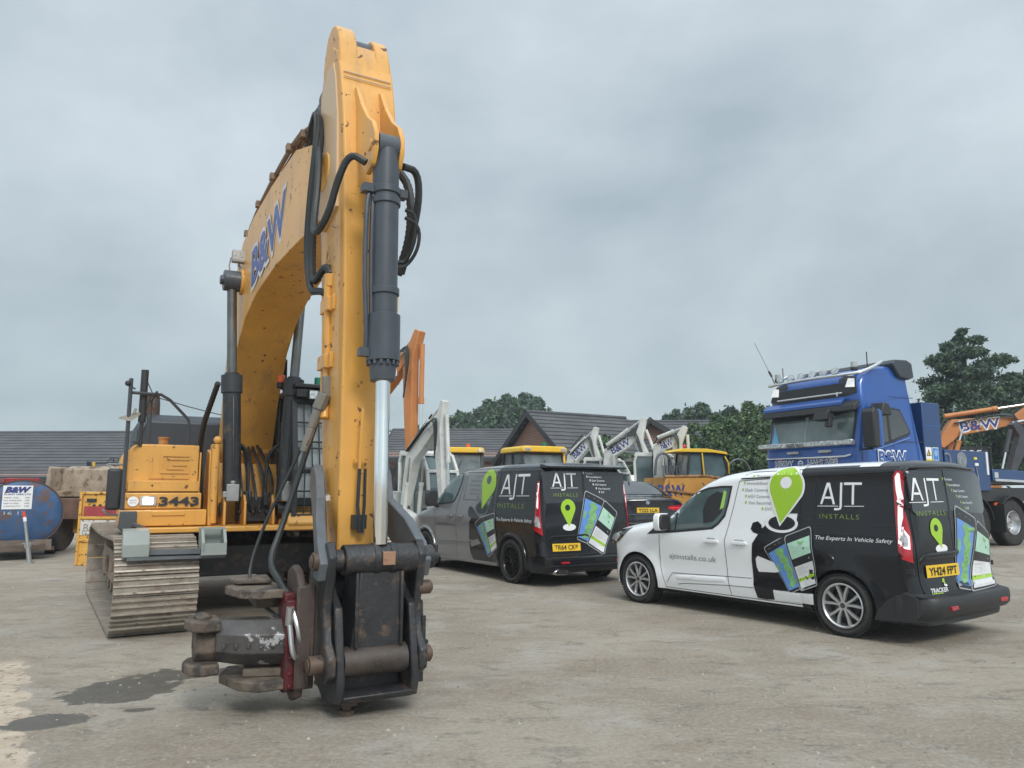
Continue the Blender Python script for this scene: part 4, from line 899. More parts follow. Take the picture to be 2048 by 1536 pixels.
    for k in range(7):
        y0 = -.15 + k * .05; a = rnd.uniform(-.06, .06)
        mb.tube([(1.25, y0, 1.15), (1.55 + rnd.uniform(-.1, .15), y0 + a, 1.35), (1.35, y0 * 1.3 + a, 1.75 + rnd.uniform(-.1, .1)), (.8, y0 * 1.1, 2.0 + rnd.uniform(-.1, .1)), (.55, y0, 2.2)], rnd.choice((.012, .018, .022)), 6, smooth=2)
    for s in (-1, 1):
        mb.tube([(1.5, s * .30, 1.9), (1.45, s * .22, 2.05), (1.4, s * .12, 1.95), (1.45, s * .10, 1.6), (1.4, s * .12, 1.25)], .022, 8, smooth=2)
        mb.tube([(1.45, s * .36, 2.2), (1.5, s * .28, 2.1), (1.5, s * .15, 2.02), (1.4, s * .12, 1.8)], .018, 8, smooth=2)
    mb.tube([(.5, -.50, 1.15), (.6, -.58, 1.9), (.9, -.60, 2.3), (1.2, -.56, 2.55), (1.5, -.52, 2.8)], .035, 8, smooth=2, rib=.03)
    mb.tube([(.5, .42, 1.5), (.6, .50, 2.2), (.9, .40, 2.9), (1.2, .33, 3.2)], .03, 8, smooth=2)
    mb.build('hydraulic_hoses', [HOSE], root)
    mb = MB(); mb.box((1.30, 0, 1.28), (.26, .40, .30)); mb.box((1.44, -.1, 1.42), (.10, .08, .16)); mb.box((1.44, .12, 1.40), (.10, .08, .16))
    for k in range(6): mb.cyl((1.46, -.2 + k * .08, 1.25), (1.52, -.2 + k * .08, 1.25), .024, n=8)
    mb.build('valve_block', [BLKW], root, bevel=.01)
    mb = MB(); mb.cyl((1.62, -.52, 1.12), (1.62, -.52, 2.05), .05, n=10); mb.sphere((1.6, -.5, 2.1), .05, 8); mb.prism([(1.2, 1.1), (1.66, 1.1), (1.6, 1.95), (1.3, 2.0)], -.58, -.53); mb.build('grab_post', [YEL], root, bevel=.012)
    # ---- stick (arm)
    lc = .03
    ST = [(5.93, .98), (5.90, 1.80), (5.80, 2.90), (5.70, 4.10), (5.63, 4.55), (5.54, 4.88), (5.46, 5.08), (5.30, 5.20), (5.15, 5.18), (5.03, 5.06), (4.95, 4.90), (4.905, 4.68), (4.895, 4.45), (4.91, 4.20), (4.95, 3.95), (5.01, 3.55), (5.10, 3.10), (5.22, 2.5), (5.40, 1.75), (5.58, 1.15), (5.66, .98)]
    sw = lambda p: .180 + .045 * sstep(p[1], 3.0, 4.8)
    mb = MB(); mb.prism(ST, lambda p: -lc - sw(p), lambda p: -lc + sw(p))
    stick = mb.build('arm', [YEL], root, bevel=.016, ang=25, seg=3)
    mb = MB()
    for l, w_, up in ((.145, .075, .03), (-.15, .06, -.02)): mb.prism([(5.52, 4.86), (5.50, 5.02), (5.47, 5.15 + up), (5.41, 5.27 + up), (5.33, 5.35 + up), (5.22, 5.39 + up), (5.10, 5.35 + up), (5.02, 5.25), (4.99, 5.10), (5.0, 4.9)], -lc - l - w_, -lc - l + w_)
    mb.prism([(5.53, 4.80), (5.50, 5.02), (5.44, 5.17), (5.34, 5.24), (5.05, 5.1), (5.0, 4.8)], -lc - .20, -lc + .20)
    ear = mb.build('arm_ears', [YEL], stick, bevel=.012)
    mb = MB(); mb.cyl((5.25, -lc - .115, 5.22), (5.25, -lc + .115, 5.22), .105, m=0); mb.build('rod_eye', [CYL], stick)
    mb = MB()   # pads on the side and the front weld lines
    side = [(5.36, 5.02), (5.44, 4.86), (5.53, 4.50), (5.58, 4.10), (5.62, 3.70), (5.20, 3.62), (5.07, 3.80), (4.99, 4.15), (4.97, 4.45), (4.99, 4.70), (5.06, 4.92), (5.18, 5.04)]
    mb.prism(side, -lc - .236, -lc - .20); mb.prism([(5.574, 4.80), (5.570, 4.812), (5.578, 4.815), (5.582, 4.803)], -lc - .20, -lc + .20); mb.prism([(5.556, 4.85), (5.552, 4.862), (5.560, 4.865), (5.564, 4.853)], -lc - .20, -lc + .20); mb.build('side_plate', [mat('faded_yellow', (.58, .40, .23), .4, var=.06, scale=1.5, coat=.1)], stick, bevel=.006)
    mb = MB()
    for l in (-.105, .095): mb.prism([(5.58, 4.72), (5.62, 4.71), (5.76, 4.50), (5.92, 4.32), (6.06, 4.22), (6.14, 4.10), (6.15, 3.98), (6.10, 3.88), (5.98, 3.84), (5.88, 3.92), (5.82, 4.05), (5.70, 4.12)], -lc - l - .018, -lc - l + .018)
    mb.cyl((6.05, -.155, 4.04), (6.05, .105, 4.04), .045); mb.build('cylinder_bracket', [YEL], stick, bevel=.006)
    mb = MB(); mb.prism([(5.63, 3.95), (5.70, 3.95), (5.76, 3.2), (5.70, 3.2)], -lc - .13, -lc - .10); mb.build('edge_rib', [YEL], stick)
    mb = MB(); WQ = lambda a, b, e=.004: V((5.40 + a, -lc - .225 - e, 3.30 + b))
    for p, q in (((0, 0), (.14, 0)), ((.14, 0), (.07, .13)), ((.07, .13), (0, 0)), ((.16, .18), (.22, .30)), ((.12, .27), (.24, .22))): gap(mb, WQ, [p, q], .008)
    mb.build('warning_mark', [mat('mark_brown', (.12, .08, .04), .5)], stick, fix=False)
    # arm cylinder lying on the boom
    mb = MB(); a = V((2.9, 0, 5.02)); b = V((4.45, 0, 5.06)); top = V((5.25, -lc, 5.22)); d = (top - a).normalized(); b = a + d * 1.75
    mb.cyl(a, b, .11, n=20); mb.cyl(b - d * .2, b, .13, n=20); ac = mb.build('arm_cylinder', [CYL], root, bevel=.006)
    mb = MB(); mb.cyl(b, top, .055); mb.build('rod', [DULLROD], ac)
    mb = MB(); [mb.prism([(2.75, 4.78), (3.05, 4.78), (2.97, 5.12), (2.83, 5.12)], y - .02, y + .02) for y in (-.13, .13)]; mb.cyl((2.9, -.16, 5.02), (2.9, .16, 5.02), .05); mb.build('cylinder_bracket', [YEL], ac)
    # bucket cylinder on the front of the stick
    a = V((6.05, -.02, 4.06)); e_ = V((6.20, .02, 1.03)); d = (e_ - a).normalized(); g0 = a + d * 1.52
    mb = MB(); mb.cyl(a + d * .05, g0, .098, n=24); mb.cyl(a - d * .02, a + d * .16, .088, n=20); mb.cyl((6.05, -.10, 4.04), (6.05, .06, 4.04), .10, n=20)
    for t in (.34, .42, 1.10): mb.cyl(a + d * t, a + d * (t + .05), .112, n=24)
    mb.cyl(a + d * 1.30, a + d * 1.64, .122, n=24); mb.cyl(a + d * 1.64, a + d * 1.78, .10, .09, n=24)
    for i in range(14):
        an = i * 2 * pi / 14; q = a + d * 1.635 + V((cos(an) * .105, sin(an) * .105, 0)); mb.cyl(q, q + d * .035, .015, n=6)
    bc = mb.build('bucket_cylinder', [CYL], root, bevel=.004)
    g1 = a + d * 1.78; mb = MB(); mb.cyl(g1, e_ - d * .1, .052, n=24); mb.build('rod', [CHROME], bc)
    mb = MB()
    for off, zz in ((-.135, 0), (-.095, .04)): mb.tube([a + d * .36 + V((.0, off * .9, 0)), a + d * .5 + V((.02, off * 1.1, 0)), a + d * 1.0 + V((.02, off * 1.15, 0)), a + d * 1.38 + V((.02, off, 0)), a + d * (1.58 - zz) + V((.0, off * .95, 0))], .019, 8, smooth=1)
    mb.box(a + d * 1.58 + V((.0, -.13, 0)), (.07, .10, .06)); mb.box(a + d * .36 + V((0, -.13, 0)), (.08, .1, .06)); mb.box(a + d * .36 + V((0, .12, 0)), (.08, .08, .06))
    mb.build('feed_pipe', [CYL], bc)
    # side pipes down the stick
    for sy, y in ((-1, -lc - .20), (1, -lc + .235)):
        mb = MB(); sx = 5.46 if sy < 0 else 5.62
        mb.tube([(sx, y - .02 * -sy, 3.12), (sx + .03, y, 2.62), (sx + .03, y, 2.25), (sx + .10, y - .02, 2.05)], .033, 10)
        mb.tube([(sx - .10, y, 3.02), (sx - .09, y, 2.35), (sx - .04, y, 2.15)], .018, 8)
        for z in (2.95, 2.50): mb.box((sx - .01, y, z), (.22, .085, .11)); mb.box((sx + .12, y * .97, z), (.10, .05, .12))
        mb.cyl((sx, y, 3.10), (sx, y, 3.20), .05, n=8); mb.cyl((sx - .1, y, 3.0), (sx - .1, y, 3.08), .03, n=8)
        mb.build('side_pipe', [YEL], stick, bevel=.005)
    # hoses between boom and stick and round the head of the bucket cylinder
    mb = MB()
    for k in range(3): mb.tube([(4.72, -.24 - k * .03, 4.62), (5.0 + .04 * k, -.27 - k * .03, 4.75), (5.18, -.30 - k * .02, 4.45), (5.12 - k * .03, -.31 - k * .02, 3.9), (5.05 - .05 * k, -.30 - k * .02, 3.45)] + ([(5.18, -.30, 3.16), (5.40, -.26, 3.30), (5.46, -lc - .2, 3.20)] if k == 0 else [(5.15, -.32, 3.12), (5.32, -.27, 3.10), (5.36, -lc - .2, 3.06)]), .030 if k < 2 else .018, 8, smooth=2, rib=.018 if k == 0 else 0)
    mb.tube([(6.05, -.17, 3.90), (6.0, -.28, 3.97), (5.92, -.34, 3.78), (5.85, -.37, 3.55), (5.70, -.42, 3.42), (5.50, -.40, 3.55), (5.35, -.34, 4.0), (5.1, -.30, 4.45), (4.95, -.28, 4.55)], .028, 8, smooth=2)
    mb.tube([(6.05, .12, 3.93), (6.0, .26, 3.94), (5.95, .30, 3.70), (5.85, .27, 3.4), (5.75, .25, 3.2)], .028, 8, smooth=2)
    mb.tube([(6.0, .17, 3.62), (6.0, .26, 3.60), (5.98, .27, 3.4), (5.9, .23, 3.25), (5.9, .15, 3.24)], .014, 6, smooth=2); mb.tube([(6.0, .17, 3.56), (6.0, .29, 3.52), (5.98, .30, 3.35), (5.9, .24, 3.22), (5.9, .15, 3.20)], .014, 6, smooth=2)
    mb.tube([(5.6, .24, 4.1), (5.75, .30, 3.9), (5.8, .30, 3.5), (5.7, .24, 3.2)], .034, 8, smooth=2, rib=.018)
    for k in range(2): mb.tube([(4.3, -.22 + .06 * k, 4.80), (4.7, -.25 + .06 * k, 4.85), (5.0, -.26, 4.80), (5.02, -.27, 4.5)], .024, 8, smooth=2)
    mb.build('hydraulic_hoses', [HOSE], stick)
    # tool hoses from the stick side down to the attachment
    mb = MB()
    mb.tube([(5.50, -.26, 2.22), (5.45, -.30, 2.05), (5.36, -.42, 1.7), (5.30, -.62, 1.2), (5.35, -.72, .85), (5.55, -.66, .70), (5.80, -.56, .62)], .013, 8, smooth=2)
    mb.tube([(5.56, -.26, 2.20), (5.50, -.30, 2.02), (5.46, -.40, 1.6), (5.50, -.52, 1.2), (5.62, -.62, .98), (5.78, -.56, .85), (5.92, -.50, .72), (6.0, -.48, .60)], .023, 8, smooth=2)
    mb.build('tool_hose', [HOSE], root)
    mb = MB(); a_, b_ = V((5.56, -.255, 2.24)), V((5.50, -.33, 1.98)); mb.cyl(a_, a_.lerp(b_, .45), .055, n=8); mb.cyl(a_.lerp(b_, .45), b_, .042, .036, n=10); b2 = V((5.47, -.37, 1.80)); mb.cyl(b_, b2, .036, .034, n=8); mb.box((5.54, -.24, 2.30), (.07, .06, .16)); mb.build('hose_coupling', [mat('coupling', (.22, .21, .19), .5, .4, dirt=((.1, .06, .04), .4, 15))], root, bevel=.005)
    mb = MB(); mb.tube([(5.98, -.02 - .06, 2.10), (5.985, -.085, 1.85), (5.98, -.085, 1.65)], .012, 6, smooth=1); mb.box((5.95, -.07, 1.72), (.03, .1, .02)); mb.build('grease_pipe', [YEL], stick)
    mb = MB(); mb.tube([(5.98, -.085, 1.66), (5.99, -.09, 1.4), (6.0, -.07, 1.2)], .014, 6, m=0); mb.tube([(5.97, -.04, 1.66), (5.99, -.04, 1.4), (6.0, -.05, 1.2)], .012, 6); mb.box((5.97, -.07, 1.28), (.06, .10, .10)); mb.build('grease_hose', [HOSE], stick)
    # ---- bucket linkage
    for l in (.285, -.245):
        lk = [(5.50, 1.66), (5.58, 1.70), (5.66, 1.62), (5.72, 1.45), (5.98, 1.30), (6.18, 1.14), (6.28, 1.02), (6.22, .90), (6.08, .92), (5.90, 1.05), (5.70, 1.22), (5.60, 1.38), (5.50, 1.52)]
        sgn = 1 if l > 0 else -1
        mb = MB(); mb.prism(lk, lambda p: -l - .035 - sgn * .10 * sstep(p[0], 5.7, 6.15), lambda p: -l + .035 - sgn * .10 * sstep(p[0], 5.7, 6.15)); mb.build('tipping_link', [GREYM], root, bevel=.008)
    mb = MB()
    mb.cyl((6.18, -.24, 1.03), (6.18, .30, 1.03), .105, n=28); mb.cyl((6.18, -.36, 1.03), (6.18, -.24, 1.03), .075); mb.cyl((6.18, .30, 1.03), (6.18, .42, 1.03), .085, n=20); mb.cyl((6.18, .42, 1.03), (6.18, .46, 1.03), .05); mb.cyl((6.20, .44, 1.03), (6.20, .44, 1.12), .018)
    for y in (-.02, .10): mb.cyl((6.18, y - .02, 1.03), (6.18, y + .03, 1.03), .112, n=28)
    lp = mb.build('link_pin', [BLKW], root, bevel=.008); mb = MB(); mb.box((6.285, .055, 1.04), (.03, .09, .09)); mb.cyl((6.30, .03, 1.04), (6.305, .03, 1.04), .012); mb.build('lock_plate', [mat('copper_plate', (.38, .22, .14), .45, .5)], lp, bevel=.006)
    # ---- quick hitch
    mb = MB(); mb.loft([[(x, y, z) for x, y in q] for z, q in ((.96, [(6.02, -.17), (6.24, -.13), (6.24, .17), (6.02, .20)]), (.62, [(6.0, -.19), (6.25, -.16), (6.25, .17), (6.0, .20)]), (.42, [(5.9, -.21), (6.24, -.19), (6.24, .19), (5.9, .21)]))])
    mb.box((6.26, -.155, .70), (.03, .025, .50), rot=Matrix.Rotation(.0, 3, 'Y')); mb.box((6.26, .165, .70), (.03, .025, .50))
    for y in (-.27, .25): mb.prism([(5.55, .98), (5.95, .90), (6.24, .72), (6.30, .45), (6.34, .25), (6.30, .12), (6.0, .08), (5.6, .25), (5.5, .6)], y - .028, y + .028)
    mb.prism([(5.8, .50), (6.1, .42), (6.1, .12), (5.8, .12)], -.24, .22); mb.prism([(5.55, .09), (6.30, .115), (6.33, .16), (6.28, .17), (5.6, .14)], -.25, .24)
    mb.prism([(5.62, .95), (5.74, .95), (5.74, .12), (5.62, .20)], -.24, .22)
    qh = mb.build('quick_hitch', [BLKW], root, bevel=.012, seg=2)
    mb = MB(); mb.cyl((6.20, -.235, .36), (6.20, .215, .36), .10, n=28); mb.cyl((6.296, -.01, .36), (6.302, -.01, .36), .022); mb.build('hitch_tube', [mat('worn_orange_steel', (.06, .045, .036), .5, var=.4, scale=5, dirt=((.04, .04, .045), .5, 6, .15), dirt2=((.35, .18, .06), .36, 8, .1), bump=.3)], qh, bevel=.006)
    mb = MB()
    for y0, sg in ((-.335, -1), (.305, 1)):
        mb.prism([(6.10, 1.14), (6.22, 1.16), (6.30, 1.06), (6.26, .90), (6.20, .72), (6.24, .52), (6.34, .42), (6.34, .30), (6.24, .24), (6.10, .30), (6.08, .48), (6.04, .72), (6.06, .98)], y0 - .03, y0 + .03)
    mb.build('side_link', [BLKW], qh, bevel=.014, seg=2)
    mb = MB()
    for y, z, r in ((-.40, 1.03, .062), (-.40, .36, .062), (.36, .36, .058), (.355, .82, .05)): mb.cyl((6.19, y - .05, z), (6.19, y + .05, z), r); mb.cyl((6.19, y - .062 if y < 0 else y + .05, z), (6.19, y - .05 if y < 0 else y + .062, z), r * .7)
    mb.build('pivot_pin', [mat('rusty_pin', (.11, .075, .055), .55, .3, var=.3, scale=12, dirt=((.05, .04, .04), .45, 10))], qh, bevel=.012, split=True)
    mb = MB(); mb.box((5.9, .345, .60), (.12, .03, .62)); mb.box((6.15, .36, .47), (.10, .03, .30)); mb.cyl((6.20, .375, .44), (6.205, .375, .44), .02); mb.tube([(6.0, .30, .80), (6.1, .36, .70), (6.12, .36, .50)], .03, 8); mb.box((6.05, .33, .22), (.2, .1, .12)); mb.build('side_bracket', [BLKW], qh, bevel=.01)
    mb = MB(); mb.cyl((6.12, -.16, .12), (6.12, -.16, -.0), .035, .03, n=10); mb.cyl((6.12, -.16, .0), (6.12, -.16, .035), .055, n=8); mb.box((6.12, -.16, .10), (.14, .10, .06)); mb.build('ground_bolt', [mat('mud_bolt', (.12, .08, .06), .8, bump=.5)], qh)
    # ---- attachment lying out to the viewer's left
    mb = MB(); mb.prism([(5.66, .93), (5.80, .98), (5.92, .95), (6.02, .86), (6.06, .30), (6.0, .12), (5.85, .07), (5.72, .12), (5.66, .3)], -.49, -.435); mb.prism([(5.70, .88), (6.04, .85), (6.07, .20), (5.72, .16)], -.435, -.40); mb.box((6.04, -.44, .52), (.03, .13, .68))
    at = mb.build('tool_mount_plate', [mat('brown_steel', (.065, .045, .038), .55, var=.3, scale=6, bump=.4, dirt=((.16, .11, .08), .4, 7, .2))], root, bevel=.02)
    mb = MB(); mb.prism([(5.72, .80), (5.95, .80), (5.95, .15), (5.72, .15)], -.56, -.49); mb.box((5.98, -.525, .47), (.05, .07, .58))
    for z in (.20, .28, .38, .52, .62): mb.cyl((6.0, -.525, z), (6.015, -.525, z), .016, n=8)
    mb.build('red_flange', [mat('dark_red', (.085, .008, .011), .45, var=.3, scale=9, dirt=((.04, .03, .03), .45, 8))], at, bevel=.008)
    mb = MB()
    def octr(y, x, z, rx, rz): return [(x + rx * cos(R(22.5 + 45 * i)), y, z + rz * sin(R(22.5 + 45 * i))) for i in range(8)]
    mb.loft([octr(-.50, 5.80, .47, .19, .165), octr(-1.0, 5.72, .48, .18, .16), octr(-1.22, 5.66, .49, .16, .145)])
    for i in range(6): mb.cyl((5.965 - i * .024, -.58 - i * .115, .47), (5.985 - i * .024, -.585 - i * .115, .47), .020, n=8)
    mb.v = [(x, -.5 + (y + .5) * .66 if y < -.5 else y, z) for x, y, z in mb.v]; mb.build('tool_beam', [mat('beam_steel', (.075, .070, .068), .42, .3, var=.3, scale=6, bump=.4, dirt=((.38, .38, .38), .40, 7, .03), dirt2=((.08, .06, .045), .42, 4, .1))], at, bevel=.014)
    mb = MB(); mb.loft([octr(-1.20, 5.66, .47, .12, .125), octr(-1.40, 5.62, .47, .12, .125)])
    for z in (.32, .60): mb.prism([(5.50, -1.44), (5.62, -1.50), (5.78, -1.46), (5.84, -1.34), (5.82, -1.18), (5.54, -1.16), (5.46, -1.3)], z - .035, z + .035, ax='z')
    mb.sphere((5.64, -1.33, .64), .09, 8, sq=(1.2, 1, .35))
    mb.v = [(x, -.5 + (y + .5) * .66 if y < -.5 else y, z) for x, y, z in mb.v]; mb.build('tool_head', [mat('tool_head_steel', (.12, .09, .07), .75, var=.4, scale=8, bump=.8, bscale=30, dirt=((.05, .045, .04), .5, 6, .1))], at, bevel=.012)
    mb = MB(); mb.prism([(5.25, -.52), (5.3, -.86), (5.45, -1.02), (5.75, -.95), (5.85, -.8), (5.85, -.52)], .76, .82, ax='z'); mb.prism([(5.1, -.55), (5.25, -.95), (5.5, -.92), (5.55, -.6)], .83, .86, ax='z'); mb.prism([(5.3, -.52), (5.3, -.75), (5.7, -.78), (5.7, -.52)], .68, .75, ax='z')
    mb.prism([(5.35, -.52), (5.38, -.95), (5.6, -1.06), (5.88, -.96), (6.0, -.8), (5.98, -.52)], .12, .185, ax='z'); mb.prism([(5.4, -.52), (5.45, -.8), (5.8, -.9), (5.9, -.52)], .185, .24, ax='z')
    mb.v = [(x, -.5 + (y + .5) * .74 if y < -.5 else y, z + (.06 if z < .4 else 0)) for x, y, z in mb.v]; mb.build('tool_jaw', [mat('muddy_steel', (.13, .105, .08), .8, var=.4, scale=8, bump=.8, bscale=30, dirt=((.06, .05, .045), .5, 6, .1))], at, bevel=.01, split=True)
    mb = MB(); mb.tube([(6.0, -.52, .70), (6.06, -.50, .60), (6.06, -.48, .50), (6.02, -.46, .47)], .016, 8, smooth=2); mb.tube([(6.02, -.54, .60), (6.08, -.53, .42), (6.05, -.49, .38), (6.0, -.47, .44)], .018, 8, smooth=2); mb.cyl((6.0, -.54, .60), (6.02, -.54, .72), .028, n=8); mb.build('steel_elbow', [mat('bright_fitting', (.5, .5, .5), .35, .8)], at)
    # grey light boxes standing on the track beam
    mb = MB()
    for k, (x, l) in enumerate(((2.34, 1.34), (2.40, .60))):
        w, z0 = .125, .83
        a_ = [(x - .17, z0), (x + .13, z0), (x + .13, z0 + .13), (x + .02, z0 + .26), (x - .17, z0 + .28)]
        mb = MB(); mb.prism(a_, -l - w, -l + w) if k == 0 else None
        if k:
            mb.prism(a_, -l - w, -l - w + .03); mb.prism(a_, -l + w - .03, -l + w); mb.box((x + .115, -l, z0 + .06), (.03, 2 * w, .12)); mb.box((x - .155, -l, z0 + .14), (.03, 2 * w, .28)); mb.box((x, -l, z0 + .01), (.28, 2 * w, .02)); mb.box((x - .02, -l, z0 + .27), (.05, 2 * w, .02))
        o = mb.build('grey_box', [GPL], root, bevel=.008); 
    mb = MB(); mb.bar((2.34, -1.24, .87), (2.40, -.72, .87), .14, .05); mb.prism([(2.16, .80), (2.50, .80), (2.50, .83), (2.16, .83)], -1.42, -.48); mb.build('box_beam', [mat('beam_grey', (.11, .12, .13), .5, var=.2)], root)
excavator()
def lean_arm():
    # the arm hangs a little back towards the house at its foot
    root = bpy.data.objects['tracked_excavator']; done = set()
    for o in root.children_recursive:
        if o.type != 'MESH' or o.data.name in done: continue
        done.add(o.data.name)
        for v in o.data.vertices:
            if v.co.x > 4.95 and v.co.z < 4.3: v.co.x -= .20 * min(1, (4.3 - v.co.z) / 3.2) * sstep(v.co.x, 4.95, 5.2); 
lean_arm()
# ---------------------------------------------------------------- grey and black van
def grey_van():
    root = thing('panel_van', 'grey and black panel van with black wheels, plate reading TR64 CKR', 'van', rz=math.atan2(-.8498, .5272), group='sign-written vans parked on the yard')
    Bd = Body(xn=-1.0, Ln=.75, nk=.32, W=.95, xe=4.10, rr=.12, bow=.05, nbow=.18, zb=.22, rc=.17, dz=.5,
        tum=smooth_tab([(.2, .955), (.34, .985), (.45, .99), (.55, .98), (.66, .985), (.9, 1.0), (1.02, .998), (1.09, .978), (1.2, .965), (1.7, .89), (1.80, .865), (1.84, .845), (1.95, .80)], 1),
        zt=smooth_tab([(-1.0, .95), (-.85, 1.05), (-.6, 1.12), (-.2, 1.19), (.10, 1.26), (.25, 1.33), (.6, 1.64), (.9, 1.83), (1.2, 1.92), (1.8, 1.965), (2.6, 1.98), (3.6, 1.975), (4.1, 1.95)], 2),
        rk=smooth_tab([(.2, .05), (.5, .04), (.6, .0), (1.1, .0), (1.7, -.05), (1.85, -.07), (1.95, -.10)], 1), arch=[(-.05, .35, .40), (3.24, .35, .40)])
    m0 = V((.8498, .5272)); A = V((-1.726, 15.418)); root.location = (A.x + m0.x * .95, A.y + m0.y * .95, 0)
    def colr(c):
        if c.z < .27: return 2
        return 1 if c.x > 2.62 else 0
    body = Bd.mesh(colr).build('body', [GREYP, WBLK, PLAST], root)
    cut_arches(body, [((x, s * 1.3, .35), (x, s * .55, .35), .405) for x in (-.05, 3.24) for s in (-1, 1)], PLAST)
    w = wheel(root, (-.05, -.85, .355), .355, .255, .235, 'many', rimmat=DARKW)
    for x, y in ((3.24, -.85), (-.05, .85), (3.24, .85)): place_copy(w, (x, y, .355), y)
    S = Bd.side; RG = Bd.rear
    mb = MB(); decal(mb, [(2.63, 1.86), (2.63, .26), (1.95, .26), (1.84, .40), (1.77, .60), (1.80, .94), (1.87, 1.03), (1.78, 1.03), (1.70, 1.10), (1.72, 1.20), (1.80, 1.23), (1.90, 1.18), (1.98, 1.12), (2.2, 1.02), (2.38, 1.12), (2.46, 1.28), (2.55, 1.5), (2.60, 1.86)], S, 0, .07); mb.build('black_wrap', [WBLK], root, fix=False)
    mb = MB(); decal(mb, ell(2.21, 1.195, .245, .125, 28), lambda a, b: S(a, b, .006), 1, .06); decal(mb, ell(2.21, 1.20, .205, .10, 24), lambda a, b: S(a, b, .0075), 0, .06)
    decal(mb, pin_poly(2.36, 1.18, .50, .70, .15), lambda a, b: S(a, b, .009), 2, .06); decal(mb, ell(2.35, 1.70, .078, .08, 20), lambda a, b: S(a, b, .011), 1, .06)
    decal(mb, [(1.82, .58), (2.1, .66), (2.2, .58), (1.86, .50)], lambda a, b: S(a, b, .006), 3, .06)
    mb.build('map_pin', [WBLK, GREYM, LIME, GREYP], root, fix=False, smooth=False)
    mb = MB(); phone_art(mb, S, [(2.47, .37), (2.62, .44), (2.28, 1.06), (2.02, .93)], 'map'); phone_art(mb, S, [(2.60, .43), (2.78, .54), (2.68, 1.12), (2.30, 1.05)], 'doc', e=.007); mb.build('phone_artwork', ARTM, root, fix=False, smooth=False)
    mb = MB(); ajt(mb, S, 2.74, 1.39, .95, .39, 0, t=.036); mb.build('logo', [WVIN], root, fix=False, smooth=False)
    mb = MB(); letters(mb, 'INSTALLS', S, 2.74, 1.215, .085, .84, bold=-.01, m=1, grid=.08, space=1.1); letters(mb, 'The Experts In Vehicle Safety', S, 2.74, 1.0, .055, 1.12, m=0, grid=.1); mb.build('slogan', [WVIN, LGREEN], root, fix=False, smooth=False, split=True)
    mb = MB(); f_ = mat('ghost_vinyl', (.20, .20, .205), .3, .3)
    for t, x1, z in zip(SERV, (2.08, 2.05, 2.02, 2.03, 2.05, 2.06), (1.75, 1.67, 1.59, 1.51, 1.44, 1.37)): letters(mb, t, S, x1 - len(t) * .03, z, .04, len(t) * .03, m=0)
    letters(mb, 'ajtinstalls.co.uk', S, .40, .85, .07, .80, m=1, grid=.1); mb.build('service_list', [f_, mat('ghost_dark', (.07, .07, .072), .3)], root, fix=False, smooth=False, split=True)
    mb = MB(); S2 = lambda a, b, e=.0025: S(a, b, e)
    for pts in ([(.50, .28), (.36, .62), (.35, 1.15)], [(1.42, 1.86), (1.40, 1.6), (1.24, 1.2), (1.28, .5), (1.32, .28)], [(1.52, 1.84), (3.95, 1.82), (4.02, 1.35)], [(1.52, 1.84), (1.47, 1.34), (2.66, 1.34), (4.0, 1.36)], [(2.72, 1.82), (2.70, 1.33), (2.72, .45)], [(.5, .28), (1.3, .27), (2.72, .28)], [(2.70, 1.10), (4.0, 1.10)], [(.9, 1.88), (2.0, 1.90), (4.0, 1.88)]): gap(mb, S2, pts, .009)
    gap(mb, lambda a, b: RG(a, b, .003), [(-.06, 1.86), (-.06, .5)], .010); gap(mb, lambda a, b: RG(a, b, .003), [(-.84, 1.84), (-.83, .5), (.75, .5)], .009)
    mb.build('door_gap', [PLAST], root, fix=False, smooth=False, split=True)
    mb = MB(); decal(mb, [(.15, 1.36), (.33, 1.52), (.55, 1.68), (.78, 1.79), (1.0, 1.83), (1.36, 1.845), (1.34, 1.66), (1.24, 1.45), (1.12, 1.31), (1.02, 1.27), (.45, 1.24), (.15, 1.25)], lambda a, b: S(a, b, .003), 0, .06); mb.build('window_seal', [PLAST], root, fix=False)
    mb = MB(); decal(mb, [(.32, 1.28), (.38, 1.52), (.57, 1.655), (.79, 1.76), (1.0, 1.80), (1.32, 1.815), (1.30, 1.66), (1.20, 1.46), (1.09, 1.33), (1.0, 1.295), (.45, 1.265)], lambda a, b: S(a, b, .006), 0, .06); gap(mb, lambda a, b: S(a, b, .008), [(.62, 1.28), (.70, 1.73)], .02, 1)
    mb.build('side_window', [GLASSG, PLAST], root, fix=False)
    mb = MB(); P_ = [Bd.side(x, z, -.02) for x, z in ()]
    for s in (-1, 1):
        mb = MB(); y = s * 1.06; mb.loft([[(x0, y + s * dy, z) for dy, z in ((-.10, 1.22), (.08, 1.20), (.12, 1.26), (.12, 1.46), (.08, 1.52), (-.06, 1.52), (-.10, 1.46))] for x0 in (.36, .52)]); mb.bar((.42, s * .90, 1.20), (.42, s * 1.0, 1.24), .10, .06); mb.build('wing_mirror', [PLAST], root, bevel=.02, ang=50)
    mb = MB()
    for x in (1.02, 1.42):
        y = -Bd.hw(x, 1.03); mb.loft([[(x + a, y - d, 1.03 + hh * k) for k, d in ((-1, .008), (-.7, .03), (.7, .03), (1, .008))] for a, d, hh in ((-.11, 0, .014), (-.08, 0, .026), (.08, 0, .026), (.11, 0, .014))])
    mb.build('door_handle', [GREYP], root, bevel=.004, split=True)
    mb = MB(); strip(mb, S, [(.66, .57), (1.6, .60), (2.1, .62)], .03, .012, 0); strip(mb, S, [(.55, .245), (1.6, .25), (2.78, .26)], .07, .03, 0)
    for cx in (-.05, 3.24):
        P = [(cx + .445 * cos(a), .35 + .445 * sin(a)) for a in [R(-5 + 190 * i / 24) for i in range(25)]]; mp_ = S; strip(mb, mp_, P, .05, .018, 0 if cx < 1 else 1)
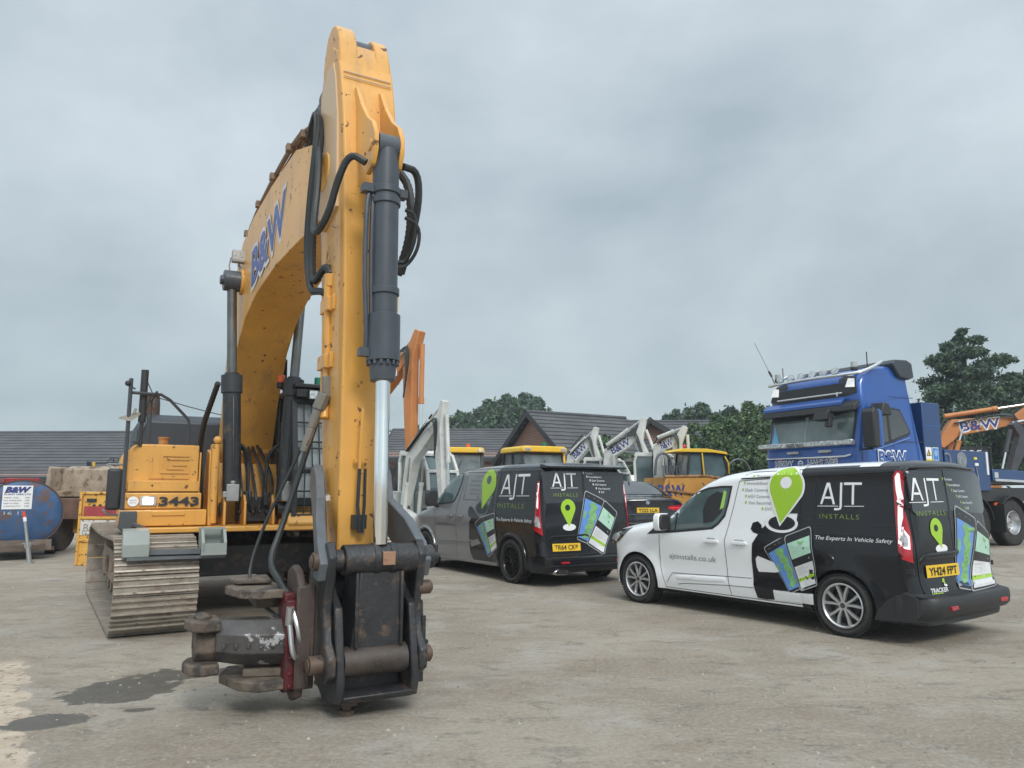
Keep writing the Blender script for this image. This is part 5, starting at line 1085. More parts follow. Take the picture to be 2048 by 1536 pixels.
    mb.build('moulding', [GREYP, WBLK], root, split=True)
    lx = Bd.xe - Bd.rr
    for sgn in (-1, 1):
        mp = (lambda a, b, e=.004: Bd.wrap(a, b, e)) if sgn < 0 else (lambda a, b, e=.004: (lambda v: V((v.x, -v.y, v.z)))(Bd.wrap(a, b, e)))
        full = [(-.05, 1.62), (0, 1.66), (.05, 1.62), (.09, 1.30), (.11, 1.10), (.14, .95), (.15, .80), (.02, .88), (-.03, 1.05), (-.04, 1.3)]
        n = len(full); mb = MB(); decal(mb, full, lambda a, b: mp(a, b, .014), 0, .03); mb.add([mp(a, b, .014) for a, b in full] + [mp(a, b, -.005) for a, b in full], [(i, (i + 1) % n, n + (i + 1) % n, n + i) for i in range(n)], 0); lamp = mb.build('tail_lamp', [REDL], root, fix=False)
        mb = MB(); decal(mb, [(-.03, 1.59), (.0, 1.63), (.03, 1.59), (.06, 1.32), (.065, 1.22), (-.02, 1.25), (-.025, 1.3)], lambda a, b: mp(a, b, .017), 0, .03); decal(mb, [(-.01, 1.12), (.08, 1.09), (.115, .99), (.12, .92), (.03, .95), (-.01, 1.0)], lambda a, b: mp(a, b, .017), 1, .03); mb.build('lens', [LAMPW, CLRL], lamp, fix=False)
    mb = MB(); pr = []
    for i in range(25):
        y = -.97 + 1.94 * i / 24; q = Bd.rear(max(-.82, min(.82, y)), .45, 0).x; k = max(0, abs(y) - .82) / .15; xo = q + .09 - .26 * k ** 2.2
        pr.append([(q - .25, y, .24), (xo - .08, y, .22), (xo - .02, y, .27), (xo, y, .36), (xo, y, .45), (xo - .03, y, .475), (q - .05, y, .49), (q - .25, y, .49)])
    mb.loft(pr); strip(mb, lambda a, b, e=0: V((Bd.rear(max(-.8, min(.8, a)), .45, 0).x + .088 + e * .6, a, b)), [(-.8, .33), (.8, .33)], .04, .02)
    bp = mb.build('bumper', [WBLK], root, bevel=.01)
    mb = MB(); [mb.box((Bd.rear(.5, .4, 0).x + .088, s * .55, .385), (.03, .16, .03), rot=Matrix.Rotation(-s * .06, 3, 'Z')) for s in (-1, 1)]; mb.build('reflector', [REDL], bp, split=True)
    mb = MB(); x = Bd.xe + .06; mb.prism([(-.72, .20), (-.50, .19), (-.47, .23), (-.50, .29), (-.68, .29), (-.74, .25)], x - .25, x + .03, ax='x'); ex = mb.build('exhaust_tip', [CHROME], root, bevel=.01); mb = MB(); mb.prism([(-.69, .215), (-.51, .207), (-.495, .23), (-.52, .272), (-.67, .272), (-.705, .25)], x + .02, x + .034, ax='x'); mb.build('exhaust_mouth', [PLAST], ex)
    mb = MB(); mb.loft([[(Bd.rear(y * .9, 1.9, 0).x + dx, y, z) for dx, z in ((-.10, 1.94), (.10, 1.90), (.17, 1.895), (.16, 1.865), (.02, 1.86), (-.1, 1.88))] for y in [-.80 + .1 * i for i in range(17)]]); mb.build('roof_spoiler', [WBLK], root, bevel=.01)
    mb = MB(); strip(mb, RG, [(-.78, .72), (-.70, .78), (-.05, .80), (.05, .74)], .04, .022, 0); mb.build('rear_trim', [WBLK], root)
    plate(root, 'TR64 CKR', RG, -.71, .555, .53, .118)
    mb = MB(); decal(mb, [(-.86, 1.80), (-.08, 1.86), (-.08, 1.33), (-.82, 1.30)], lambda a, b: RG(a, b, .0025), 0, .1); decal(mb, [(.84, 1.80), (-.04, 1.86), (-.04, 1.33), (.80, 1.30)], lambda a, b: RG(a, b, .0025), 0, .1); mb.build('rear_window', [MT['tinted_window']], root, fix=False)
    mb = MB(); ajt(mb, lambda a, b, e=.0055: RG(a, b, e + .0015), -.70, 1.53, .52, .26, 0); mb.build('rear_logo', [WVIN], root, fix=False, smooth=False)
    mb = MB(); letters(mb, 'INSTALLS', lambda a, b: RG(a, b, .006), -.65, 1.41, .06, .46, bold=-.01, m=1, space=1.2)
    for t, y, z in zip(SERV, (-.01, .06, .12, .18, .24, .30), (1.775, 1.715, 1.655, 1.59, 1.525, 1.465)): letters(mb, t, lambda a, b: RG(a, b, .006), y, z, .032, len(t) * .0225, m=0); decal(mb, pin_poly(y - .035, z - .004, .022, .04, 0, 8), lambda a, b: RG(a, b, .006), 0)
    mb.build('rear_lettering', [WVIN, LGREEN], root, fix=False, smooth=False, split=True)
    mb = MB(); decal(mb, ell(-.375, .925, .125, .055, 20), RG, 0, .06); decal(mb, pin_poly(-.39, .93, .28, .44, -.01), lambda a, b: RG(a, b, .006), 1, .06); decal(mb, ell(-.40, 1.235, .05, .05, 14), lambda a, b: RG(a, b, .0075), 2); mb.build('rear_map_pin', [WVIN, LIME, WBLK], root, fix=False, smooth=False, split=True)
    mb = MB(); phone_art(mb, RG, [(-.23, .74), (.0, .655), (.36, 1.34), (-.03, 1.50)], 'map', e=.003); phone_art(mb, RG, [(-.04, .66), (.28, .47), (.62, 1.14), (.36, 1.34)], 'doc', e=.01); mb.build('rear_artwork', ARTM, root, fix=False, smooth=False)
    mb = MB(); mb.box((1.55, 0, .26), (4.2, 1.6, .10)); mb.box((1.6, 0, .36), (2.0, 1.76, .12)); mb.build('underside', [PLAST], root)
grey_van()
# ---------------------------------------------------------------- dark saloon between the vans
def saloon():
    d = V((.13, -.99)).normalized(); root = thing('saloon_car', 'dark grey saloon car seen from behind between the two vans, plate reading Y222 LLA', 'car', rz=math.atan2(d.y, d.x))
    zg = .31; Bd = Body(xn=-.85, Ln=.7, nk=.3, W=.91, xe=3.85, rr=.16, bow=.10, nbow=.18, zb=.20, rc=.16, dz=.3,
        tum=smooth_tab([(.2, .95), (.4, .99), (.7, 1.0), (.86, .99), (.95, .95), (1.2, .80), (1.4, .70), (1.5, .62)], 1),
        zt=smooth_tab([(-.85, .70), (-.6, .82), (0, .93), (.45, .99), (.6, 1.05), (1.1, 1.34), (1.5, 1.43), (2.0, 1.45), (2.4, 1.41), (2.9, 1.22), (3.25, 1.09), (3.5, 1.06), (3.85, 1.03)], 2),
        rk=smooth_tab([(.2, -.02), (.4, .05), (.8, .04), (.95, .05), (1.03, .06)], 1), arch=[(0, .32, .36), (2.85, .32, .36)])
    # rear plate centre seen just left of the white van's nose
    c = V((3.08, 17.3)); o = c - d * 3.85; root.location = (o.x, o.y, zg)
    body = Bd.mesh(lambda c: 1 if c.z < .24 else 0).build('body', [SALOON, PLAST], root); cut_arches(body, [((x, s * 1.3, .32), (x, s * .55, .32), .365) for x in (0, 2.85) for s in (-1, 1)], PLAST)
    w = wheel(root, (0, -.80, .32), .32, .235, .22, 'ten')
    for x, y in ((2.85, -.80), (0, .80), (2.85, .80)): place_copy(w, (x, y, .32), y)
    # rear glass on the sloping stations
    mb = MB(); rows = []
    for i in range(7):
        x = 2.42 + .78 * i / 6; P = Bd.ring(x); n = len(P); row = []
        for j in range(-7, 8): q = P[n - 1 - abs(j)]; row.append((x + .004, q[0] * (1 if j > 0 else -1) * (.97 if abs(j) == 7 else 1), q[1] + .008))
        rows.append(row)
    mb.loft(rows, 0, caps=False, closed=False); mb.build('rear_window', [GLASS], root, fix=False)
    mb = MB(); decal(mb, [(.62, .99), (1.15, 1.26), (1.6, 1.345), (2.3, 1.33), (2.85, 1.10), (2.7, 1.0), (1.6, .98)], lambda a, b: Bd.side(a, b, .004), 0, .08); decal(mb, [(.62, .99), (1.15, 1.26), (1.6, 1.345), (2.3, 1.33), (2.85, 1.10), (2.7, 1.0), (1.6, .98)], lambda a, b: (lambda v: V((v.x, -v.y, v.z)))(Bd.side(a, b, .004)), 0, .08); mb.build('side_window', [GLASS], root, fix=False)
    for s in (-1, 1):
        mb = MB(); mp = lambda a, b, e=.008: (lambda v: V((v.x, v.y * -s, v.z)))(Bd.wrap(a, b, e))
        decal(mb, [(-.05, .86), (.12, .88), (.50, .85), (.52, .79), (.36, .75), (.1, .73), (-.04, .78)], lambda a, b: mp(a, b), 0, .05); decal(mb, [(.05, .83), (.48, .82), (.48, .80), (.05, .79)], lambda a, b: mp(a, b, .012), 1, .05); mb.build('tail_lamp', [REDL, emat('tail_glow', (1, .05, .08), .35, (.5, .02, .02))], root, fix=False)
    RG = lambda a, b, e=.004: Bd.rear(a, b, e)
    plate(root, 'Y222 LLA', RG, -.26, .70, .52, .115)
    mb = MB(); decal(mb, ell(0, .93, .042, .042, 20), RG, 0); 
    for k in (0, 2): decal(mb, [(0, .93)] + [(.03 * cos(pi / 2 * (k + i / 5)), .93 + .03 * sin(pi / 2 * (k + i / 5))) for i in range(6)], lambda a, b: RG(a, b, .006), 1)
    mb.build('badge', [CLRL, SIGNB], root, fix=False)
    mb = MB(); strip(mb, RG, [(-.72, .965), (0, .985), (.72, .965)], .03, .02, 0); strip(mb, RG, [(-.55, .66), (.55, .66)], .03, .02, 0); decal(mb, [(-.70, .44), (.70, .44), (.62, .28), (-.62, .28)], lambda a, b: RG(a, b, .006), 1, .1); strip(mb, RG, [(-.75, .46), (.75, .46)], .05, .04, 0); gap(mb, lambda a, b: RG(a, b, .003), [(-.5, .95), (-.5, .62), (.5, .62), (.5, .95)], .008, 1)
    mb.build('bumper', [SALOON, PLAST], root)
    mb = MB(); mb.loft([[(3.2 + .1 * t, 0 + y * (1 - .6 * t), 1.09 + t * .08) for y in (-.02, .02)] for t in (0, 1)], caps=False, closed=False)
    mb = MB(); mb.prism([(2.35, 1.41), (2.5, 1.40), (2.48, 1.47), (2.44, 1.48)], -.012, .012); mb.build('roof_aerial', [SALOON], root)
saloon()
# ---------------------------------------------------------------- blue heavy haulage tractor unit
def truck():
    d = V((.88, .476)).normalized(); root = thing('haulage_truck', 'blue heavy haulage tractor truck with chrome light bar, parked behind the white van', 'truck', rz=math.atan2(d.y, d.x))
    zg = .30; root.location = (6.68, 14.5, zg)
    W_ = 2.35
    # cab side outline, z above local ground
    OUT = [(.10, .62), (.0, 1.0), (.0, 2.05), (.06, 2.22), (.20, 2.78), (.16, 2.86), (.22, 3.35), (.34, 3.52), (.62, 3.66), (1.1, 3.74), (1.70, 3.76), (1.74, 3.3), (1.86, 2.5), (2.06, 1.80), (2.08, .95), (1.9, .62)]
    def ringy(y, k):
        cx, cz = 1.0, 2.0; return [(cx + (x - cx) * (1 - k * .045) + (k * .05 if x < .5 else 0), y, cz + (z - cz) * (1 - k * .035)) for x, z in OUT]
    mb = MB(); taper = lambda z: 0
    mb.loft([ringy(.0, 1), ringy(.05, .35), ringy(.14, 0), ringy(W_ / 2, 0), ringy(W_ - .14, 0), ringy(W_ - .05, .35), ringy(W_, 1)])
    mb.v = [(x, W_ / 2 + (y - W_ / 2) * (1 - .06 * sstep(z, 2.6, 3.8)), z) for x, y, z in mb.v]
    cab = mb.build('cab', [BLUE], root, bevel=.02, ang=40, seg=3)
    SD = lambda a, b, e=.006: V((a, -e + W_ / 2 * .06 * sstep(b, 2.6, 3.8) - .002, b))
    FR = lambda a, b, e=.006: V((lerp_tab([(0, .0), (2.05, .0), (2.22, .06), (2.78, .20), (2.86, .16), (3.35, .22), (3.52, .34)], b) - e, a, b))
    G = .12
    mb = MB(); decal(mb, [(G, 2.14), (W_ - G, 2.14), (W_ - .10, 2.80), (.10, 2.80)], lambda a, b: FR(a, b, .012), 0, .2)
    decal(mb, [(.10, 3.12), (.30, 3.08), (W_ - .30, 3.08), (W_ - .10, 3.12), (W_ - .14, 3.36), (.14, 3.36)], lambda a, b: FR(a, b, .010), 0, .2)
    decal(mb, [(.08, 3.14), (.42, 3.12), (.55, 3.45), (.42, 3.52), (.16, 3.46)], lambda a, b: FR(a, b, .013), 0, .2); decal(mb, [(W_ - .08, 3.14), (W_ - .42, 3.12), (W_ - .5, 3.45), (W_ - .42, 3.52), (W_ - .16, 3.46)], lambda a, b: FR(a, b, .013), 0, .2)
    mb.build('front_trim', [PLAST], cab, fix=False)
    mb = MB(); decal(mb, [(.16, 2.18), (W_ - .16, 2.18), (W_ - .15, 2.76), (.15, 2.76)], lambda a, b: FR(a, b, .018), 0, .2)
    mb.build('windscreen', [mat('windscreen_glass', (.13, .17, .17), .08, var=.35, scale=1.2, coat=.6)], cab, fix=False)
    mb = MB(); decal(mb, [(W_ - .20, 2.20), (W_ - .38, 2.20), (W_ - .22, 2.60)], lambda a, b: FR(a, b, .022), 0); mb.build('pennant', [mat('pennant_blue', (.12, .38, .60), .5)], cab, fix=False, label='light blue pennant inside the windscreen'); mb = MB(); decal(mb, [(1.27, 2.22), (1.31, 2.22), (1.33, 2.74), (1.25, 2.74)], lambda a, b: FR(a, b, .022), 0); mb.build('curtain', [mat('curtain', (.25, .28, .27), .7)], cab, fix=False)
    # sun visor, light panel, chrome
    mb = MB(); mb.loft([[(x, y, z) for x, z in ((.14, 2.98), (-.02, 2.88), (-.05, 2.76), (.0, 2.76), (.12, 2.84))] for y in (.0, W_ / 2, W_)]); v = mb.build('sun_visor', [PLAST], cab, bevel=.015)
    mb = MB(); mb.loft([[(x, y, z) for x, z in ((.06, 2.965), (-.02, 2.895), (-.02, 2.95), (.10, 3.05))] for y in (.30, W_ / 2, W_ - .04)]); mb.build('visor_stripe', [BLUE], v)
    mb = MB(); mb.tube([(.10, .35, 3.14), (.10, W_ - .35, 3.14)], .022, 8); mb.tube([(-.07, .35, 3.06), (-.07, .35, 3.14)], .01, 6); mb.build('chrome_strip', [CHROME], cab)
    for y in (.22, W_ - .22):
        mb = MB(); s_ = -1 if y < 1 else 1; decal(mb, [(y - .10, 3.24), (y + .12, 3.26), (y + .10, 3.44), (y - .06, 3.42)] , lambda a, b: FR(a, b, .035), 0); mb.build('marker_light', [emat('marker_lens', (1, 1, .95), .25, (.8, .8, .78))], cab, fix=False, smooth=False)
    mb = MB()   # chrome light bar across the roof front
    bx = lambda t: .12 + .0 * t
    mb.tube([(.85, -.02, 3.78), (.55, -.03, 3.64), (.22, .02, 3.52), (.12, .15, 3.50), (.08, W_ / 2, 3.52), (.12, W_ - .15, 3.50), (.22, W_ - .02, 3.52), (.55, W_ + .03, 3.64), (.85, W_ + .02, 3.78)], .035, 10, smooth=1)
    lb = mb.build('light_bar', [CHROME], cab)
    for i in range(6):
        y = .50 + i * .28; mb = MB(); mb.lathe([(.001, -.03), (.05, -.03), (.10, .02), (.105, .05)], (.14, y, 3.63), (-1, 0, .12), 16, 0); mb.lathe([(.10, .05), (.06, .058), (.001, .06)], (.14, y, 3.63), (-1, 0, .12), 16, 1); mb.cyl((.13, y, 3.50), (.13, y, 3.56), .012); mb.v = [(a, y + (yy - y) * .95, 3.60 + (c - 3.63) * .66) for a, yy, c in mb.v]; mb.build('spot_lamp', [CHROME, mat('spot_lens', (.6, .62, .62), .15, .6, var=.5, scale=22)], lb)
    for y in (.24, W_ - .16):
        mb = MB(); mb.cyl((.35, y, 3.60), (.35, y, 3.66), .07, m=1); mb.cyl((.35, y, 3.66), (.35, y, 3.78), .065, .055, m=0); mb.build('beacon', [mat('clear_beacon', (.35, .38, .36), .2), PLAST], cab, bevel=.01)
    mb = MB(); mb.cyl((.6, .12, 3.62), (.6, .12, 3.98), .012, n=6); mb.build('roof_aerial', [PLAST], cab); mb = MB(); mb.cyl((.25, 1.95, 3.55), (.25, 1.95, 3.88), .010, n=6); mb.build('roof_aerial', [PLAST], cab)
    mb = MB(); mb.cyl((.15, W_ - .25, 3.52), (.15, W_ - .17, 3.72), .012, n=6); mb.cyl((.15, W_ - .17, 3.72), (.15, W_ - .10, 3.84), .025, n=8); mb.cyl((.15, W_ - .10, 3.84), (.15, W_ + .28, 4.55), .005, n=5); mb.build('whip_aerial', [PLAST], cab)
    mb = MB(); mb.loft([[(x, y, z) for x, z in ((1.18, 3.77), (1.28, 3.86), (1.66, 3.88), (1.82, 3.82), (1.86, 3.52), (1.70, 3.47), (1.40, 3.50))] for y in (-.03, .5, W_ - .5, W_ + .03)]); mb.build('roof_spoiler', [mat('spoiler_dark', (.035, .045, .055), .4)], cab, bevel=.03, seg=3)
    mb = MB(); strip(mb, SD, [(1.05, 3.10), (1.84, 3.10)], .02, .012, 0); gap(mb, lambda a, b: SD(a, b, .008), [(.06, 2.86), (1.75, 3.15)], .01, 0); gap(mb, lambda a, b: SD(a, b, .008), [(.10, .9), (.10, 2.15), (.28, 2.80), (1.2, 2.86)], .012, 1); gap(mb, lambda a, b: SD(a, b, .008), [(1.08, .9), (1.08, 2.3)], .012, 1); gap(mb, lambda a, b: SD(a, b, .008), [(1.1, 2.17), (2.05, 2.2)], .012, 1); mb.build('panel_gap', [BLUE, PLAST], cab, fix=False)
    mb = MB(); decal(mb, [(.18, 2.10), (.24, 2.78), (.60, 2.86), (1.34, 2.84), (1.62, 2.40), (1.60, 2.33), (.9, 2.14), (.42, 2.02)], lambda a, b: SD(a, b, .010), 1, .2); decal(mb, [(.20, 2.14), (.27, 2.76), (.60, 2.83), (1.32, 2.81), (1.58, 2.41), (1.54, 2.36), (.9, 2.18), (.42, 2.06)], lambda a, b: SD(a, b, .014), 0, .2)
    decal(mb, [(.92, 2.18), (1.0, 2.21), (.96, 2.82), (.88, 2.82)], lambda a, b: SD(a, b, .017), 1, .2); mb.build('side_window', [GLASS, PLAST], cab, fix=False)
    mb = MB(); strip(mb, SD, [(.45, 1.99), (1.0, 2.12), (1.60, 2.27)], .03, .02, 0); mb.build('window_sill', [mat('light_blue_trim', (.12, .22, .50), .3)], cab)
    mb = MB(); mb.loft([[(x, y, z) for x, z in ((-.06, 2.02), (.10, 2.02), (.12, 2.72), (.0, 2.78), (-.08, 2.70))] for y in (-.42, -.16)]); m_ = mb.build('wing_mirror', [PLAST], cab, bevel=.03, seg=3); mb = MB(); mb.box((.125, -.29, 2.38), (.02, .2, .60)); mb.build('mirror_glass', [mat('mirror_glass', (.35, .38, .40), .05, .9)], m_)
    mb = MB(); mb.loft([[(x, y, z) for x, z in ((.13, 2.02), (.24, 2.04), (.24, 2.72), (.13, 2.76))] for y in (-.40, -.20)]); mb.build('mirror_cover', [BLUE], m_, bevel=.02)
    mb = MB(); mb.bar((.35, -.02, 2.80), (.1, -.30, 2.80), .05, .04); mb.bar((.10, -.02, 2.0), (.05, -.28, 2.0), .05, .04); mb.loft([[(x, y, z) for x, z in ((.30, 2.66), (.62, 2.66), (.55, 2.88), (.38, 2.90))] for y in (-.34, -.06)]); mb.build('mirror_arm', [PLAST], cab, bevel=.02, split=True)
    mb = MB(); mb.loft([[(x, y, z) for x, z in ((-.34, 2.60), (-.12, 2.58), (-.10, 2.72), (-.3, 2.74))] for y in (.42, .74)]); mb.tube([(-.18, .55, 2.72), (.02, .55, 2.86), (.1, .6, 2.9)], .02, 6); mb.loft([[(x, y, z) for x, z in ((-.30, 2.46), (-.22, 2.44), (-.18, 2.60), (-.28, 2.62))] for y in (.38, .50)]); mb.build('front_mirror', [PLAST], cab, bevel=.02)
    mb = MB(); mb.loft([[(x, y, z) for x, z in ((-.16, 2.09), (-.05, 2.08), (-.05, 2.19), (-.14, 2.20))] for y in (.02, .3, W_ - .3, W_ - .02 + .06)]); gb = mb.build('chrome_bar', [mat('etched_chrome', (.5, .5, .48), .22, .9, var=.5, scale=14)], cab, bevel=.02)
    mb = MB(); letters(mb, 'VOLVO', lambda a, b: V((-.172, W_ - .75 - a, b)), .0, 2.11, .065, .42, bold=.02); mb.build('lettering', [DVIN], gb, fix=False, smooth=False)
    mb = MB(); mb.tube([(-.06, .12, 1.90), (-.08, .25, 1.87), (-.08, W_ - .2, 1.87), (-.04, W_ - .1, 1.88)], .022, 8); mb.tube([(-.05, .55, 1.86), (-.05, 1.5, 1.66)], .010, 6); mb.build('grab_bar', [CHROME], cab)
    mb = MB(); 
    for y in (.75, 1.55): mb.box((-.03, y, 1.99), (.06, .26, .05), 0)
    mb.build('vent_light', [mat('pale_lens', (.5, .5, .46), .3)], cab)
    mb = MB(); F2 = lambda a, b, e=.008: V((-e, W_ - a, b))
    for t, a0, w_ in (('HEAVY', .30, .50), ('HAULAGE', 1.15, .72)):
        letters(mb, t, lambda a, b: F2(a, b, .010), a0 - .012, 1.695, .135, w_ + .024, bold=.09, m=0); letters(mb, t, lambda a, b: F2(a, b, .014), a0, 1.705, .115, w_, bold=.0, m=1)
    decal(mb, ell(.97, 1.76, .07, .07, 20), lambda a, b: F2(a, b, .010), 2); decal(mb, ell(.97, 1.76, .045, .045, 20), lambda a, b: F2(a, b, .013), 1); decal(mb, [(.93, 1.75), (1.01, 1.75), (1.01, 1.77), (.93, 1.77)], lambda a, b: F2(a, b, .015), 2)
    mb.build('front_lettering', [WVIN, BLUE, CHROME], cab, fix=False, smooth=False, split=True)
    mb = MB(); letters(mb, 'B&W', lambda a, b: SD(a, b, .012), .555, 1.735, .27, .90, bold=.07, m=0); letters(mb, 'B&W', lambda a, b: SD(a, b, .017), .575, 1.755, .23, .86, bold=.028, m=1); mb.build('door_lettering', [WVIN, BLUE], cab, fix=False, smooth=False)
    mb = MB(); mb.box((-.02, W_ / 2, .95), (.10, 2.1, .9)); mb.box((-.04, W_ / 2, .50), (.16, 2.2, .35)); mb.build('grille', [BLUED], cab, bevel=.03)
    # body behind the cab
    mb = MB(); mb.box((2.42, W_ / 2, 2.06), (.60, W_ - .05, 1.96)); mb.box((2.12, W_ / 2, 1.9), (.06, W_ - .4, 1.4)); bx_ = mb.build('rear_locker', [BLUED], root, bevel=.02); mb = MB(); mb.box((2.42, .022, 2.55), (.58, .01, .014)); mb.build('locker_seam', [BLUE], bx_)
    mb = MB(); QM = lambda a, b, e=.006: V((a, .025 - e, b))
    decal(mb, [(2.13, 1.78), (2.33, 1.78), (2.33, 2.10), (2.13, 2.10)], QM, 0); decal(mb, [(2.13, 1.78), (2.33, 1.78), (2.33, 1.86), (2.13, 1.86)], lambda a, b: QM(a, b, .009), 1); decal(mb, [(2.15, 1.92), (2.31, 1.92), (2.23, 2.06)], lambda a, b: QM(a, b, .009), 2); decal(mb, [(2.175, 1.935), (2.285, 1.935), (2.23, 2.03)], lambda a, b: QM(a, b, .012), 1); decal(mb, [(2.21, 1.94), (2.25, 1.94), (2.24, 2.0), (2.22, 2.0)], lambda a, b: QM(a, b, .014), 2)
    letters(mb, 'WARNING', lambda a, b: QM(a, b, .012), 2.15, 1.80, .03, .16, m=2)
    mb.build('warning_sign', [WVIN, WARN, DVIN], bx_, fix=False, smooth=False)
    mb = MB(); decal(mb, [(2.36, 1.78), (2.56, 1.78), (2.56, 2.10), (2.36, 2.10)], QM, 0); decal(mb, [(2.375, 1.79), (2.545, 1.79), (2.545, 2.085), (2.375, 2.085)], lambda a, b: QM(a, b, .009), 1); decal(mb, ell(2.46, 1.98, .06, .07, 16), lambda a, b: QM(a, b, .012), 2); letters(mb, 'PORT', lambda a, b: QM(a, b, .012), 2.39, 1.81, .04, .13, m=0)
    mb.build('mandatory_sign', [WVIN, SIGNB, mat('sign_pale', (.25, .45, .7), .4)], bx_, fix=False, smooth=False)
    mb = MB(); mb.prism([(2.78, 1.2), (4.38, 1.2), (4.40, 2.05), (2.80, 2.07)], .03, W_ - .03); ev = mb.build('equipment_body', [BLUED], root, bevel=.015)
    mb = MB(); mb.cyl((3.36, .03, 1.86), (3.36, .015, 1.86), .17, n=28); mb.cyl((3.36, .018, 1.86), (3.36, .008, 1.86), .13, n=28); mb.box((3.38, .006, 1.82), (.09, .02, .10)); mb.build('round_hatch', [mat('hatch_grey', (.22, .25, .26), .4, var=.3)], ev)
    mb = MB(); mb.box((3.85, .02, 1.90), (.10, .02, .05), 0); mb.box((3.88, .02, 1.77), (.12, .02, .06), 1); mb.box((4.28, .02, 1.8), (.06, .02, .5), 1); mb.build('label_plate', [WARN, WVIN], ev)
    mb = MB(); mb.tube([(3.86, .02, 1.72), (3.90, .0, 1.4), (3.75, -.02, 1.22), (3.55, -.02, 1.28), (3.50, 0, 1.45), (3.56, .02, 1.50)], .010, 6, smooth=2); mb.cyl((3.56, .03, 1.50), (3.56, -.02, 1.50), .04); mb.build('air_line', [STEELG], ev)
    mb = MB(); mb.tube([(2.80, .05, 1.98), (2.90, .02, 1.98), (2.96, .02, 1.88), (2.96, .05, 1.60)], .02, 8, smooth=1); mb.build('grab_rail', [STEELG], ev)
    mb = MB(); mb.box((4.0, W_ / 2, .82), (4.6, .9, .26)); mb.box((4.9, W_ / 2, 1.12), (3.4, W_ - .2, .30)); mb.box((5.7, W_ / 2, 1.40), (2.6, W_ - .1, .12)); mb.box((2.6, W_ / 2, .85), (.7, W_ - .1, .6)); mb.build('chassis', [BLKW], root, bevel=.015)
    mb = MB(); mb.prism([(4.42, 1.42), (7.2, 1.36), (7.2, 1.62), (4.42, 1.68)], .0, .12); mb.prism([(4.42, 1.42), (7.2, 1.36), (7.2, 1.62), (4.42, 1.68)], W_ - .12, W_); mb.prism([(4.42, 1.50), (7.2, 1.45), (7.2, 1.55), (4.42, 1.60)], .12, W_ - .12); mb.build('trailer_neck', [BLUED], root, bevel=.01)
    mb = MB(); mb.prism([(4.50, 1.415), (7.2, 1.355), (7.2, 1.40), (4.50, 1.47)], -.01, .0); mb.box((4.55, -.005, 1.55), (.14, .012, .12)); mb.build('reflective_strip', [mat('reflective', (.45, .48, .5), .4)], root)
    w = wheel(root, (1.30, .16, .50), .50, .27, .30, 'truck')
    ws = [w]
    for x, y in ((1.30, W_ - .16), (3.72, .16), (5.10, .16), (3.72, W_ - .16), (5.10, W_ - .16)): ws.append(place_copy(w, (x, y, .50), -1 if y < 1 else 1))
    for x in (3.72, 5.10):
        mb = MB(); P = [(x + .60 * cos(R(8 + 164 * i / 14)), .50 + .60 * sin(R(8 + 164 * i / 14))) for i in range(15)] ; Q = [(x + .57 * cos(R(8 + 164 * i / 14)), .50 + .57 * sin(R(8 + 164 * i / 14))) for i in range(15)]; mb.prism(P + Q[::-1], -.02, .42); mb.build('mudguard', [PLAST], root, bevel=.004)
    mb = MB(); mb.box((4.41, .05, .62), (.06, .5, .62)); mb.build('mud_flap', [RUBBER], root); mb = MB(); mb.box((4.38, -.03, .92), (.10, .03, .06)); mb.build('side_marker', [ORL], root)
    mb = MB(); mb.cyl((2.3, .25, .75), (3.0, .25, .75), .26, n=24); mb.build('air_tank', [BLUED], root, bevel=.02)
truck()
from mathutils import noise
